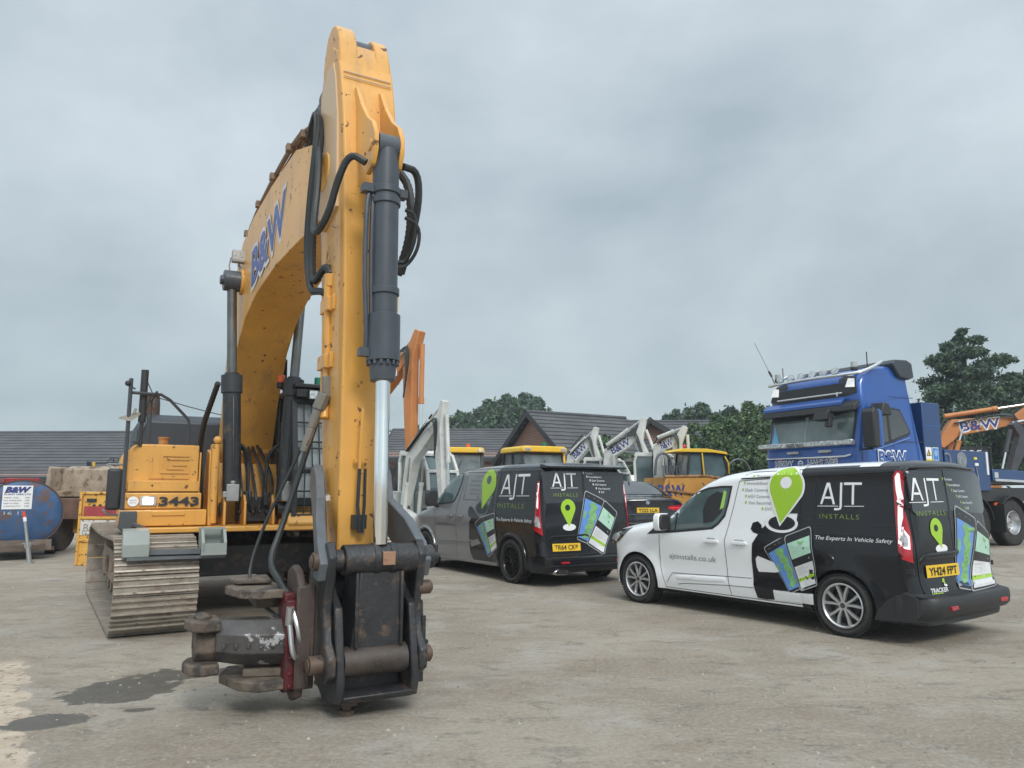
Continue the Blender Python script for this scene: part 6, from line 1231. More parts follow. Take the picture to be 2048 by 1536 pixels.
# ---------------------------------------------------------------- trees
def leafmat(name, c):
    m = mat(name, c, .65, var=.35, scale=.6, spec=.3); return m
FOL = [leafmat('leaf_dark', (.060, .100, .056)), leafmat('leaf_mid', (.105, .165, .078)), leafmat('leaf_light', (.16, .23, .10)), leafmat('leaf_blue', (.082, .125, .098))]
BARK = mat('bark', (.09, .07, .055), .9, var=.3, scale=3, bump=.6)
def tree(name, label, x, y, h, rad, n, mats, z0=0, trunk=.18, leaf=.16, lobes=9, low=.18, flat=.75, seed=0, group=None, spiky=False, squash=(1, .8), lr=1.):
    rnd = random.Random(seed * 77 + 5); root = thing(name, label, 'tree' if name != 'garden_shrub' else 'shrub', (x, y, z0), 0, group)
    mb = MB(); t = trunk * h * .1; mb.tube([(0, 0, -.2), (.02 * h, 0, h * .3), (-.01 * h, .01 * h, h * .6), (0, 0, h * .85)], [t, t * .25], 8, smooth=1)
    for i in range(7):
        a = rnd.uniform(0, 6.28); z = h * rnd.uniform(low, .65); L = rad * rnd.uniform(.5, .85); mb.tube([(0, 0, z), (cos(a) * L * .5, sin(a) * L * .5, z + L * .25), (cos(a) * L, sin(a) * L, z + L * .4)], [t * .35, t * .08], 6)
    mb.build('trunk', [BARK], root)
    mb = MB(); L = []
    for i in range(lobes):
        f = (i + .5) / lobes; z = h * (low + (1 - low) * f * .93); w = rad * (math.sin(pi * min(1, (f * .82 + .18))) ** .6 if not spiky else (1.05 - f) ** .75); a = i * 2.4 + rnd.uniform(-.4, .4); d = w * rnd.uniform(.25, .62) / lr ** .6
        L.append((cos(a) * d, sin(a) * d, z, w * rnd.uniform(.42, .66) * lr))
        if i % 2: a += pi + rnd.uniform(-.6, .6); L.append((cos(a) * d * .9, sin(a) * d * .9, z - h * .04, w * rnd.uniform(.36, .58) * lr))
    for i in range(n):
        cx, cy, cz, r = rnd.choice(L); u = rnd.uniform(-1, 1); a = rnd.uniform(0, 2 * pi); s_ = math.sqrt(1 - u * u); q = r * rnd.uniform(.25, 1) ** .45 * (1 + .55 * noise.noise(V((s_ * cos(a) * 2.2 + cx * 1.7, s_ * sin(a) * 2.2 + cy * 1.7, u * 2.2 + cz * 1.7)))) * rnd.choice((1, 1, 1, 1.1, 1.22))
        p = V((cx + q * s_ * cos(a) * squash[0], cy + q * s_ * sin(a) * squash[1], cz + q * u * flat))
        if p.z < h * low * .5: continue
        k = rnd.choice((.6, .8, 1, 1.3)) * leaf
        # clump: three crossed small leaves
        mi = rnd.choices(range(len(mats)), weights=[3, 3, 1][:len(mats)])[0]
        for j in range(3):
            n1 = V((rnd.uniform(-1, 1), rnd.uniform(-1, 1), rnd.uniform(-.3, 1))).normalized(); t1 = n1.orthogonal().normalized(); t1 = Matrix.Rotation(rnd.uniform(0, 6.28), 3, n1) @ t1; t2 = n1.cross(t1)
            c = p + V((rnd.uniform(-1, 1), rnd.uniform(-1, 1), rnd.uniform(-1, 1))) * k * .8
            mb.add([c - t1 * k, c + t2 * k * .38, c + t1 * k * (1.2 if spiky else .9), c - t2 * k * .38], [(0, 1, 2, 3)], mi)
    mb.build('crown', mats, root, smooth=False, fix=False)
    return root
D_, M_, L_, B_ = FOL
# far wood on the skyline
rnd = random.Random(2)
woods = [(-4.6, 66, 9.0, 2.8), (-2.2, 68, 10.3, 3.0), (-.6, 66, 10.6, 3.1), (1.0, 68, 11.0, 3.2), (2.2, 66, 10.4, 2.6), (-3.6, 63, 8.4, 2.8), (-1.6, 63, 9.2, 2.9), (.2, 63, 9.4, 3.0), (1.8, 63, 9.4, 2.6)]
wl_ = ['low rounded pine at the left end of the far wood', 'pine on the rising left shoulder of the far wood', 'tall pine left of the top of the far wood', 'tallest pine at the top of the far wood', 'broad pine at the right end of the far wood', 'low dark tree in front of the left shoulder of the far wood', 'tree low in the middle of the far wood above the brown roof', 'tree in front of the tallest pine of the far wood', 'tree right of the middle of the far wood behind the brick gable']
for i, (a, b, c, d) in enumerate(woods): tree('pine_tree', wl_[i], a, b, c, d, 4600, [D_, B_, M_], leaf=.20, lobes=20, low=.06, flat=.95, lr=.72, seed=i, group='trees of the far wood')  # the bluish leaf tone puts the far wood's haze into its colour
tree('leafy_tree', 'small green tree seen between the yellow arm and the white digger', -7.6, 55, 6.5, 2.6, 1800, [D_, M_, L_], leaf=.18, seed=21)
tree('leafy_tree', 'dark green tree over the white digger bucket arm', -9.6, 50, 5.6, 2.2, 1600, [D_, M_, L_], leaf=.18, seed=22)
# trees between the houses
tree('leafy_tree', 'bushy tree in front of the grey roof, left of the white diggers', 3.95, 32, 4.1, 1.15, 2200, [D_, M_, L_], leaf=.085, lobes=12, low=.10, seed=31)
tree('leafy_tree', 'lower leafy tree between two white digger arms', 5.3, 31, 3.2, 1.2, 1800, [D_, M_, L_], leaf=.085, lobes=10, low=.1, seed=32)
tree('leafy_tree', 'thin leafy tree in front of the small brick gable', 7.35, 31, 4.5, 1.25, 1900, [D_, M_, L_], leaf=.085, lobes=11, low=.15, seed=33)
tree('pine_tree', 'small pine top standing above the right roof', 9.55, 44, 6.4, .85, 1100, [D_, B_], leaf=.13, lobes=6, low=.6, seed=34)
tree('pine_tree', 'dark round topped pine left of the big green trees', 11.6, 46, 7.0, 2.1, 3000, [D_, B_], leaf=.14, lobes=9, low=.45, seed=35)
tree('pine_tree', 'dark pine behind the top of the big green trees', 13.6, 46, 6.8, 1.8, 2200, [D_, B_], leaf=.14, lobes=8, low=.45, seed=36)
for i, (a, b, c, d, l) in enumerate(((8.0, 29, 4.7, 1.5, 'big green leafy tree just right of the brick gable'), (9.5, 29.6, 5.3, 1.7, 'tall green leafy tree left of the blue truck cab'), (10.9, 29, 5.5, 1.5, 'green leafy tree touching the blue truck cab'), (8.8, 27.5, 3.6, 1.5, 'low bushy tree behind the yellow dump truck cab'), (10.2, 27, 3.8, 1.4, 'low bushy tree beside the blue truck windscreen'))):
    tree('leafy_tree', l, a, b, c, d, 4600, [D_, M_, L_], leaf=.085, lobes=15, low=.08, seed=41 + i, group='green trees between the houses and the truck')
# big conifers on the right
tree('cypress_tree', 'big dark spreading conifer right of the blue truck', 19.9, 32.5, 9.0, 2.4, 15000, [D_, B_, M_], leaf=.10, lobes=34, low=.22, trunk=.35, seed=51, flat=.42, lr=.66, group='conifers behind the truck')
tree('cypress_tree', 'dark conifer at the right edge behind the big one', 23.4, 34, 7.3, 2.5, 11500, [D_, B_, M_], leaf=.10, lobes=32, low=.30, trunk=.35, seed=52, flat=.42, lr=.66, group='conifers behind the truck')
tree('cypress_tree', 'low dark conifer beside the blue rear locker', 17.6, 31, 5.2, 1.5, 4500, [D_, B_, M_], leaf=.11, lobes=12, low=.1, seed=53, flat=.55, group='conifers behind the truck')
# ---------------------------------------------------------------- houses
def brickmat():
    m = bpy.data.materials.new('brick_wall'); m.use_nodes = True; N = m.node_tree.nodes; L = m.node_tree.links; b = N['Principled BSDF']; b.inputs['Roughness'].default_value = .9
    t = N.new('ShaderNodeTexCoord'); s = N.new('ShaderNodeSeparateXYZ'); L.new(t.outputs['Object'], s.inputs[0]); a = N.new('ShaderNodeMath'); a.operation = 'ADD'; L.new(s.outputs[0], a.inputs[0]); L.new(s.outputs[1], a.inputs[1]); c = N.new('ShaderNodeCombineXYZ'); L.new(a.outputs[0], c.inputs[0]); L.new(s.outputs[2], c.inputs[1])
    k = N.new('ShaderNodeTexBrick'); L.new(c.outputs[0], k.inputs[0]); k.inputs['Scale'].default_value = 1; k.inputs['Brick Width'].default_value = .225; k.inputs['Row Height'].default_value = .075; k.inputs['Mortar Size'].default_value = .01
    k.inputs['Color1'].default_value = (.26, .10, .065, 1); k.inputs['Color2'].default_value = (.20, .085, .06, 1); k.inputs['Mortar'].default_value = (.33, .27, .22, 1)
    L.new(k.outputs[0], b.inputs['Base Color']); return m
BRICK = brickmat(); SLATE = mat('roof_tile', (.078, .080, .086), .75, var=.22, scale=1.2, bump=.2, dirt=((.12, .115, .105), .38, 3, .2)); FASC = mat('fascia', (.03, .03, .032), .5); UPVC = mat('window_white', (.6, .6, .58), .4)
def roof_slope(mb, a, b, c, d, n, th=.035):
    """courses from the eave a-b up to the ridge d-c"""
    a, b, c, d = V(a), V(b), V(c), V(d); nn = (b - a).cross(d - a).normalized()
    if nn.z < 0: nn = -nn
    for i in range(n):
        f0, f1 = i / n, min(1, (i + 1.04) / n); A, B = a.lerp(d, f0), b.lerp(c, f0); C_, D1 = b.lerp(c, f1), a.lerp(d, f1)
        mb.add([A + nn * th, B + nn * th, C_ + nn * .004, D1 + nn * .004, A - nn * .02, B - nn * .02], [(0, 1, 2, 3), (4, 5, 1, 0)], 0)
def house(label, o, dirx, length, half, eave, ridge, hip=0, n=11, win=(), over=.25, z0=0):
    """o = ground point below the near gable's apex, ridge runs along dirx"""
    d = V((*dirx, 0)).normalized(); root = thing('brick_house', label, 'house', (o[0], o[1], z0), math.atan2(d.y, d.x), 'houses beyond the yard')
    h = half - over; se = eave - (ridge - eave) / half * 0
    mb = MB(); mb.prism([(-h, 0), (h, 0), (h, eave + .12), (0, eave + .12 + (ridge - .10 - eave - .12)), (-h, eave + .12)], .12, length + (hip - .3 if hip else -.12), ax='x'); 
    if hip: mb = MB(); L2 = length + hip - .3; mb.prism([(-h, 0), (h, 0), (h, eave + .05), (0, ridge - .15), (-h, eave + .05)], .12, .4, ax='x'); mb.box(((L2 + .3) / 2, 0, eave / 2), (L2 - .4, 2 * h, eave - .02))
    mb.build('wall', [BRICK], root, smooth=False)
    mb = MB(); L2 = length + hip
    roof_slope(mb, (-over, -half, eave), (L2, -half, eave), (length, 0, ridge), (-over, 0, ridge), n); roof_slope(mb, (L2, half, eave), (-over, half, eave), (-over, 0, ridge), (length, 0, ridge), n)
    if hip: roof_slope(mb, (L2, -half, eave), (L2, half, eave), (length, 0, ridge), (length, 0, ridge), n)
    mb.tube([(-over, 0, ridge + .02), (length, 0, ridge + .02)], .09, 8)
    rf = mb.build('roof', [SLATE], root, smooth=False, fix=False)
    mb = MB()
    for s in (-1, 1):
        mb.bar((-over, s * half, eave - .06), (-over, 0, ridge - .06), .05, .24); mb.bar((-over + .02, s * (half - .02), eave - .09), (L2, s * (half - .02), eave - .09), .04, .20)
    mb.build('fascia', [FASC], rf)
    for side, x, z, w, hh in win:
        mb = MB(); y = side * (h + .01); mb.box((x, y, z), (w, .06, hh), 0)
        wn_ = mb.build('window', [UPVC], root, bevel=.01); mb = MB(); mb.box((x - w / 4, y + side * .035, z), (w / 2 - .09, .01, hh - .12), 0); mb.box((x + w / 4, y + side * .035, z), (w / 2 - .09, .01, hh - .12), 0); mb.build('pane', [GLASS], wn_)
    return root
house('brick house with pointed gable and dark tiled roof behind the yellow cabs', (.86, 34), (.85, .53), 5.6, 3.1, 2.75, 5.05, hip=3.0, n=12, win=((-1, 3.2, 1.5, 1.6, 1.1), (-1, 6.0, 1.5, 1.2, 1.1)))
house('long low building with grey tiled roof filling the left background', (-34, 41.0), (1, -.035), 19.6, 6.2, 2.1, 4.62, n=15, win=((-1, 4, 1.2, 1.4, 1.0), (-1, 10, 1.2, 1.4, 1.0), (-1, 14, 1.2, 1.4, 1.0)))
house('low brick building with grey roof between the yellow arm and the gable', (-6.6, 43.0), (1, .02), 8.2, 5.0, 3.15, 4.95, n=11, win=((-1, 4.6, 1.9, 1.6, 1.2), (-1, 7.4, 1.9, 1.0, 1.2)))
house('house with wide grey roof behind the dump truck and small gable', (6.2, 41.5), (1, .0), 8.5, 4.4, 3.0, 5.30, n=12, win=((-1, 5.5, 1.6, 1.4, 1.1),))
house('small brick gable porch in front of the wide grey roof', (6.55, 35.5), (.12, .99), 3.6, 1.9, 3.65, 4.85, n=8)
house('dark roofed house half hidden by the green trees', (10.8, 49), (1, -.05), 8, 4.2, 3.5, 6.45, hip=3.0, n=12)
# ---------------------------------------------------------------- diggers in the background
def digger(name, label, loc, yaw, sc, pose, body, cabc, text=None, group=None, cab_side=1, tool='link', z0=0, cab=True, tracks=True, beacon=None, letter=NAVY, pk=1, bwk=1):
    root = thing(name, label, 'excavator', (loc[0], loc[1], z0), R(yaw), group); k = sc
    def P(x, y, z): return (x * k, y * k, z * k)
    if tracks:
        for s in (-1, 1):
            mb = MB(); track_belt(mb, -1.2 * k, 1.25 * k, s * .80 * k, .42 * k, .62 * k, pitch=.14 * k, plate=.014 * k, grous=.03 * k); t = mb.build('track', [RUBBER], root, smooth=False)
            mb = MB(); mb.box(P(0, s * .80, .30), P(1.8, .30, .26)); [mb.cyl(P(x, s * .80 - .22, .31), P(x, s * .80 + .22, .31), .22 * k) for x in (-.88, .92)]; mb.build('track_frame', [BLKW], t, bevel=.01)
    mb = MB(); mb.cyl(P(0, 0, .5), P(0, 0, .72), .45 * k, n=24); mb.box(P(0, 0, .48), P(1.0, 1.4, .2)); mb.build('turntable', [BLKW], root)
    mb = MB(); mb.loft([[P(x, y * w, z) for y, z in ((-.95, .72), (.95, .72), (.98, .95), (.98, 1.35), (.90, 1.5), (-.90, 1.5), (-.98, 1.35), (-.98, .95))] for x, w in ((-.15, 1), (-.9, 1), (-1.2, .92), (-1.28, .8))]); mb.prism([(-.2 * k, .72 * k), (1.1 * k, .72 * k), (1.1 * k, .95 * k), (.6 * k, 1.1 * k), (-.2 * k, 1.1 * k)], -.95 * k * cab_side, -.15 * k * cab_side); mb.box(P(.35, 0, .78), P(1.4, 1.8, .12)); mb.build('house_body', [body], root, bevel=.03 * k)
    if cab:
        y0, y1 = .12 * cab_side, .96 * cab_side; pr = [(-.25, .84), (.95, .84), (1.02, 1.15), (.92, 1.95), (.70, 2.34), (-.20, 2.38), (-.28, 2.2)]
        mb = MB(); 
        for y in (y0, y1):
            for a, b in zip(pr, pr[1:] + pr[:1]): mb.bar(P(a[0], y, a[1]), P(b[0], y, b[1]), .07 * k, .07 * k, up=(0, 1, 0))
            mb.bar(P(.30, y, .84), P(.30, y, 2.36), .07 * k, .06 * k)
        for a, b in pr: mb.bar(P(a, y0, b), P(a, y1, b), .07 * k, .07 * k)
        mb.loft([[P(x, y, z) for x, z in ((-.30, 2.34), (.72, 2.31), (.62, 2.43), (-.25, 2.46))] for y in (y0 - .02 * cab_side, y1 + .02 * cab_side)]); mb.prism([(-.25 * k, .84 * k), (.30 * k, .84 * k), (.30 * k, 1.25 * k), (-.28 * k, 1.25 * k)], (y1 - .02 * cab_side) * k, (y1 + .02 * cab_side) * k)
        c = mb.build('cab', [cabc], root, bevel=.012 * k)
        mb = MB(); mb.prism([(a * k * .97 + .005, b * k * .985 + .01) for a, b in pr], (y0 + .03 * cab_side) * k, (y1 - .03 * cab_side) * k); mb.build('cab_window', [GLASSG], c)
        if beacon: mb = MB(); mb.cyl(P(.1, (y0 + y1) / 2, 2.45), P(.1, (y0 + y1) / 2, 2.60), .06 * k); mb.build('beacon', [beacon], c)
    foot, bend, kn, st, sb = [V((a * k * pk, 0, b * k * pk)) for a, b in pose]; by = -.12 * cab_side * k * 0 - .18 * cab_side * k
    off = V((0, by, 0)); bw = .115 * k * bwk
    def beam(pts, wdt, nm, par=root, m=body):
        mb = MB(); up, lo = [], []
        for i, (p, hgt) in enumerate(pts):
            t = (pts[min(i + 1, len(pts) - 1)][0] - pts[max(i - 1, 0)][0]).normalized(); nn = V((-t.z, 0, t.x)); up.append(p + nn * hgt); lo.append(p - nn * hgt)
        poly = [(q.x, q.z) for q in up + lo[::-1]]; mb.prism(poly, by - wdt, by + wdt); return mb.build(nm, [m], par, bevel=.012 * k)
    boom = beam([(foot, .08 * k * bwk), (foot.lerp(bend, .5), .14 * k * bwk), (bend, .20 * k * bwk), (bend.lerp(kn, .45), .16 * k * bwk), (kn, .09 * k * bwk)], bw, 'boom')
    stick = beam([(st, .07 * k * bwk), (kn + (sb - kn) * .05, .14 * k * bwk), (kn.lerp(sb, .5), .11 * k * bwk), (sb, .06 * k * bwk)], bw * .8, 'arm')
    def ram(a, b, r, yo, nm='ram'):
        a = a + V((0, by + yo, 0)); b = b + V((0, by + yo, 0)); m = a.lerp(b, .58); mb = MB(); mb.cyl(a, m, r, n=12); mb.cyl(m.lerp(a, .1), m, r * 1.2, n=12); o = mb.build(nm, [body], root); mb = MB(); mb.cyl(m, b, r * .5, n=10); mb.build('rod', [CHROME], o)
    for s in (-1, 1): ram(foot + V((.25 * k, 0, -.25 * k)), bend + V((.12 * k, 0, -.05 * k)), .05 * k, s * .19 * k, 'boom_cylinder')
    ram(bend + (kn - bend) * -.15 + V((0, 0, .30 * k)), st, .055 * k, 0, 'arm_cylinder')
    if tool: ram(kn + (st - kn) * .4 + V((.20 * k, 0, 0)), kn.lerp(sb, .85) + V((.22 * k, 0, 0)), .045 * k, 0, 'bucket_cylinder')
    mb = MB()
    for i in range(4):
        y = by - bw - .02 * k - .02 * k * i; mb.tube([bend + V((-.05, y, .1 * k)), kn + V((0, y, .22 * k)), kn + V((.1 * k, y, -.1 * k * i)), kn.lerp(sb, .25 + .05 * i) + V((0, y, 0))], .016 * k, 5, smooth=2)
    mb.tube([foot + V((-.1 * k, by, .2 * k)), foot.lerp(bend, .6) + V((-.24 * k, by, 0)), bend + V((-.15 * k, by, .28 * k)), kn + V((-.3 * k, by, .25 * k))], .022 * k, 6, smooth=1)
    mb.build('hydraulic_hoses', [HOSE], root)
    if text:
        t = (kn - bend).normalized(); n_ = V((-t.z, 0, t.x)); L = (kn - bend).length; hh = .22 * k
        for sgn in (-1, 1):
            o = (bend + t * L * .08 - n_ * hh * .45) if sgn < 0 else (bend + t * L * .80 - n_ * hh * .45)
            o = o + V((0, by + sgn * (bw + .004), 0)); ax = t if sgn < 0 else -t; mb = MB()
            letters(mb, text, lambda a, b: o + ax * a + n_ * b + V((0, sgn * .002, 0)), -.02 * k, -.02 * k, hh * 1.18, L * .74, bold=.07, m=0); letters(mb, text, lambda a, b: o + ax * a + n_ * b + V((0, sgn * .006, 0)), 0, 0, hh, L * .70, bold=.02, m=1); mb.build('lettering', [WVIN, letter], boom, fix=False, smooth=False)
    if tool == 'bucket':
        mb = MB(); q = sb; mb.prism([(q.x + a * k, q.z + b * k) for a, b in ((-.1, .05), (.15, .05), (.1, -.15), (-.1, -.45), (-.45, -.5), (-.6, -.3), (-.5, -.25), (-.35, -.1))], by - .3 * k, by + .3 * k); mb.build('bucket', [BLKW], root, bevel=.01)
    return root
GW = 'white diggers parked behind the vans'
digger('compact_digger', 'nearest white digger with tall bent arm beside the grey van', (-2.62, 17.9), -50, 1.0, ((.45, 1.05), (.72, 2.05), (1.62, 2.62), (1.80, 3.08), (1.82, .95)), WMACH, WMACH, group=GW, beacon=GREENL, pk=1.12, bwk=.92)
digger('compact_digger', 'small white digger arm seen over the grey van roof, left of the lettered pair', (1.35, 26.4), -30, 1.02, ((.45, 1.0), (.75, 2.0), (1.25, 2.42), (1.42, 2.78), (1.78, 1.05)), WMACH, WMACH, text='B&W', group=GW, pk=1.28)
digger('compact_digger', 'white digger with blue letters on its arm and a tall slanting boom', (2.45, 23.6), -30, 1.0, ((.45, 1.0), (.62, 2.05), (1.30, 2.38), (1.50, 2.86), (2.05, .80)), WMACH, WMACH, text='B&W', group=GW, z0=.1, pk=1.25)
digger('compact_digger', 'white digger with folded arm next to the yellow dump truck', (3.75, 21.6), -25, .98, ((.40, .95), (.48, 2.15), (.88, 2.30), (1.10, 2.62), (1.02, .75)), WMACH, WMACH, text='B&W', group=GW, z0=.2, pk=1.2)
for i, (a, b, l) in enumerate(((2.2, 27.5, 'white pickup cab glimpsed behind the lettered digger arms'), (3.9, 27.0, 'second white pickup cab glimpsed left of the yellow dump truck'))):
    r_ = thing('pickup_truck', l, 'pickup', (a, b, 0), R(-20)); mb = MB(); mb.loft([[(x, y, z) for y, z in ((-.85, .5), (.85, .5), (.88, 1.1), (.68, 1.95), (.5, 2.05), (-.5, 2.05), (-.68, 1.95), (-.88, 1.1))] for x in (-.6, .6)]); mb.box((1.3, 0, .9), (1.5, 1.7, .7)); mb.box((-1.6, 0, .9), (1.9, 1.7, .6)); mb.build('body', [WHITE], r_, bevel=.06, seg=3)
    mb = MB(); [mb.prism([(-.5, 1.2), (.5, 1.2), (.42, 1.85), (-.42, 1.85)], s * .79 - .01, s * .80) for s in (-1, 1)]; mb.prism([(-.72, 1.2), (.72, 1.2), (.58, 1.86), (-.58, 1.86)], -.615, -.605, ax='x'); mb.build('side_window', [GLASS], r_)
    for x in (-1.6, 1.4):
        for s in (-1, 1): mb = MB(); mb.cyl((x, s * .7, .36), (x, s * .88, .36), .36, n=24); mb.build('wheel', [TYRE], r_, bevel=.03)
OD = digger('tracked_excavator', 'tall orange excavator arm rising behind the yellow arm', (-5.5, 24.2), -38, 1.66, ((.6, 1.1), (1.05, 2.55), (2.05, 3.30), (2.28, 3.72), (2.12, 1.35)), ORG, ORG, text='B&W', tool='bucket', cab=False, bwk=.92)
digger('tracked_excavator', 'orange excavator with low boom lettered in blue, behind the blue truck', (15.0, 27.0), -8, 1.5, ((.15, 1.85), (.50, 2.28), (1.75, 2.42), (2.35, 2.85), (2.8, 2.2)), ORG, mat('cab_orange_dark', (.04, .04, .042), .4), text='B&W', z0=.3, cab=False, cab_side=1)
digger('tracked_excavator', 'dark grey excavator with arched arm at the right edge', (20.3, 25.6), 186, 1.5, ((.35, 1.3), (1.05, 2.25), (2.20, 2.05), (2.45, 2.30), (2.62, 1.15)), mat('charcoal_paint', (.05, .05, .058), .45, var=.2), GREYM, z0=.3, cab_side=-1)
# lattice machine between
def screener():
    root = thing('screening_machine', 'dark framed machine with blue letters under the orange boom', 'machine', (15.6, 29.5, .3), R(-5)); mb = MB()
    for x in (0, 1.0, 2.0, 3.0):
        for y in (0, 1.0): mb.bar((x, y, 0), (x, y, 2.9), .08, .08)
    for z in (1.9, 2.4, 2.9): 
        for y in (0, 1.0): mb.bar((0, y, z), (3, y, z), .05, .05)
    mb.bar((0, 0, 1.9), (1, 0, 2.9), .04, .04); mb.bar((1, 0, 2.9), (2, 0, 1.9), .04, .04); mb.box((1.5, .5, 1.4), (3.2, 1.2, .9)); mb.build('frame', [BLKW], root)
    mb = MB(); mb.box((2.0, -.06, 2.62), (1.7, .04, .42), 0); mb.build('name_board', [PLAST], root)
    mb = MB(); letters(mb, 'B&W', lambda a, b: V((1.25 + a, -.09, 2.48 + b)), 0, 0, .28, 1.4, bold=.08, m=0); letters(mb, 'B&W', lambda a, b: V((1.25 + a, -.095, 2.48 + b)), .02, .02, .24, 1.36, bold=.03, m=1); mb.build('lettering', [WVIN, NAVY], root, fix=False, smooth=False)
    mb = MB(); mb.box((2.2, -.1, 2.0), (.9, .2, .22)); mb.box((.25, -.1, 2.2), (.12, .1, .14)); mb.build('yellow_cover', [CABY], root, bevel=.03)
screener()
# ---------------------------------------------------------------- yellow-roofed plant behind the grey van
def cab_plant(name, label, loc, yaw, k, seed=0, wiper=True, skipc=YELD, z0=0, beacon=GREENL, post=CABY, group=None):
    root = thing(name, label, 'plant machine', (*loc, z0), R(yaw), group); P = lambda x, y, z: (x * k, y * k, z * k)
    mb = MB(); mb.box(P(0, 0, .75), P(3.2, .9, .4)); mb.box(P(-1.1, 0, 1.1), P(1.1, 1.2, .7)); mb.build('chassis', [BLKW], root, bevel=.03)
    for x in (-1.1, 1.1):
        for s in (-1, 1):
            mb = MB(); mb.lathe([(.001, -.16 * k), (.3 * k, -.16 * k), (.42 * k, -.18 * k), (.52 * k, -.12 * k), (.55 * k, 0), (.52 * k, .12 * k), (.42 * k, .18 * k), (.3 * k, .16 * k), (.001, .16 * k)], P(x, s * .80, .55), (0, 1, 0), 24); mb.build('wheel', [TYRE], root)
    mb = MB(); mb.prism([(.35 * k, 1.0 * k), (1.6 * k, .95 * k), (2.1 * k, 1.55 * k), (.25 * k, 1.75 * k)], -.85 * k, .85 * k); mb.build('skip', [skipc], root, bevel=.03)
    pr = [(-1.0, 1.2), (.25, 1.2), (.30, 1.6), (.10, 2.45), (-.95, 2.48), (-1.05, 1.7)]
    mb = MB()
    for y in (-.62, .62):
        for a, b in zip(pr, pr[1:] + pr[:1]): mb.bar(P(a[0], y, a[1]), P(b[0], y, b[1]), .06 * k, .06 * k, up=(0, 1, 0))
        mb.bar(P(-.45, y, 1.2), P(-.45, y, 2.45), .05 * k, .05 * k)
    for a, b in pr: mb.bar(P(a, -.62, b), P(a, .62, b), .06 * k, .06 * k)
    c = mb.build('cab', [PLAST], root, bevel=.01); mb = MB(); mb.prism([(a * k, b * k) for a, b in pr], -.60 * k, .60 * k); g = mb.build('cab_window', [mat('yellowish_glass', (.12, .15, .16), .06, var=.5, scale=2.5, coat=.6)], c)
    mb = MB(); mb.loft([[P(x, y, z) for y, z in ((-.70, 2.48), (.70, 2.48), (.68, 2.60), (.60, 2.64), (-.60, 2.64), (-.68, 2.60))] for x in (-1.05, .28)]); rf = mb.build('cab_roof', [CABY], c, bevel=.03)
    mb = MB(); mb.bar(P(.30, .66, 1.2), P(.12, .66, 2.5), .06 * k, .06 * k); mb.build('corner_post', [post], c)
    mb = MB(); [mb.box(P(.30, y, 2.54), P(.06, .14, .09), 0) for y in (-.55, .55)]; mb.build('work_lamp', [CLRL], rf, bevel=.01)
    mb = MB(); mb.cyl(P(-.3, .3, 2.64), P(-.3, .3, 2.78), .06 * k); mb.build('beacon', [beacon], rf)
    mb = MB(); mb.bar(P(.25, .0, 2.25), P(.33, -.25, 1.75), .02, .02); mb.bar(P(.33, -.25, 1.75), P(.33, -.1, 1.4), .025, .025); mb.build('wiper', [PLAST], c)
    mb = MB(); mb.box(P(.35, -.80, 2.0), P(.05, .14, .35)); mb.bar(P(.2, -.62, 2.2), P(.35, -.80, 2.15), .02, .02); mb.build('wing_mirror', [PLAST], c)
    return root
cab_plant('site_roller', 'yellow roofed machine cab with dark glass between white digger and grey gable', (-1.75, 25.5), -75, 1.12, post=PLAST, beacon=ORL)
cab_plant('site_dumper', 'yellow roofed dumper cab above the middle of the grey van roof', (.80, 21.3), -62, 1.04)
def white_box():
    root = thing('wall_lamp_box', 'small white square box on the brick wall above the grey van', 'box', (-.65, 37.35, 2.6)); mb = MB(); mb.box((0, 0, 0), (.35, .25, .30)); mb.build('case', [UPVC], root, bevel=.02); mb = MB(); mb.box((0, -.13, 0), (.2, .01, .18)); mb.build('front_panel', [PLAST], root)
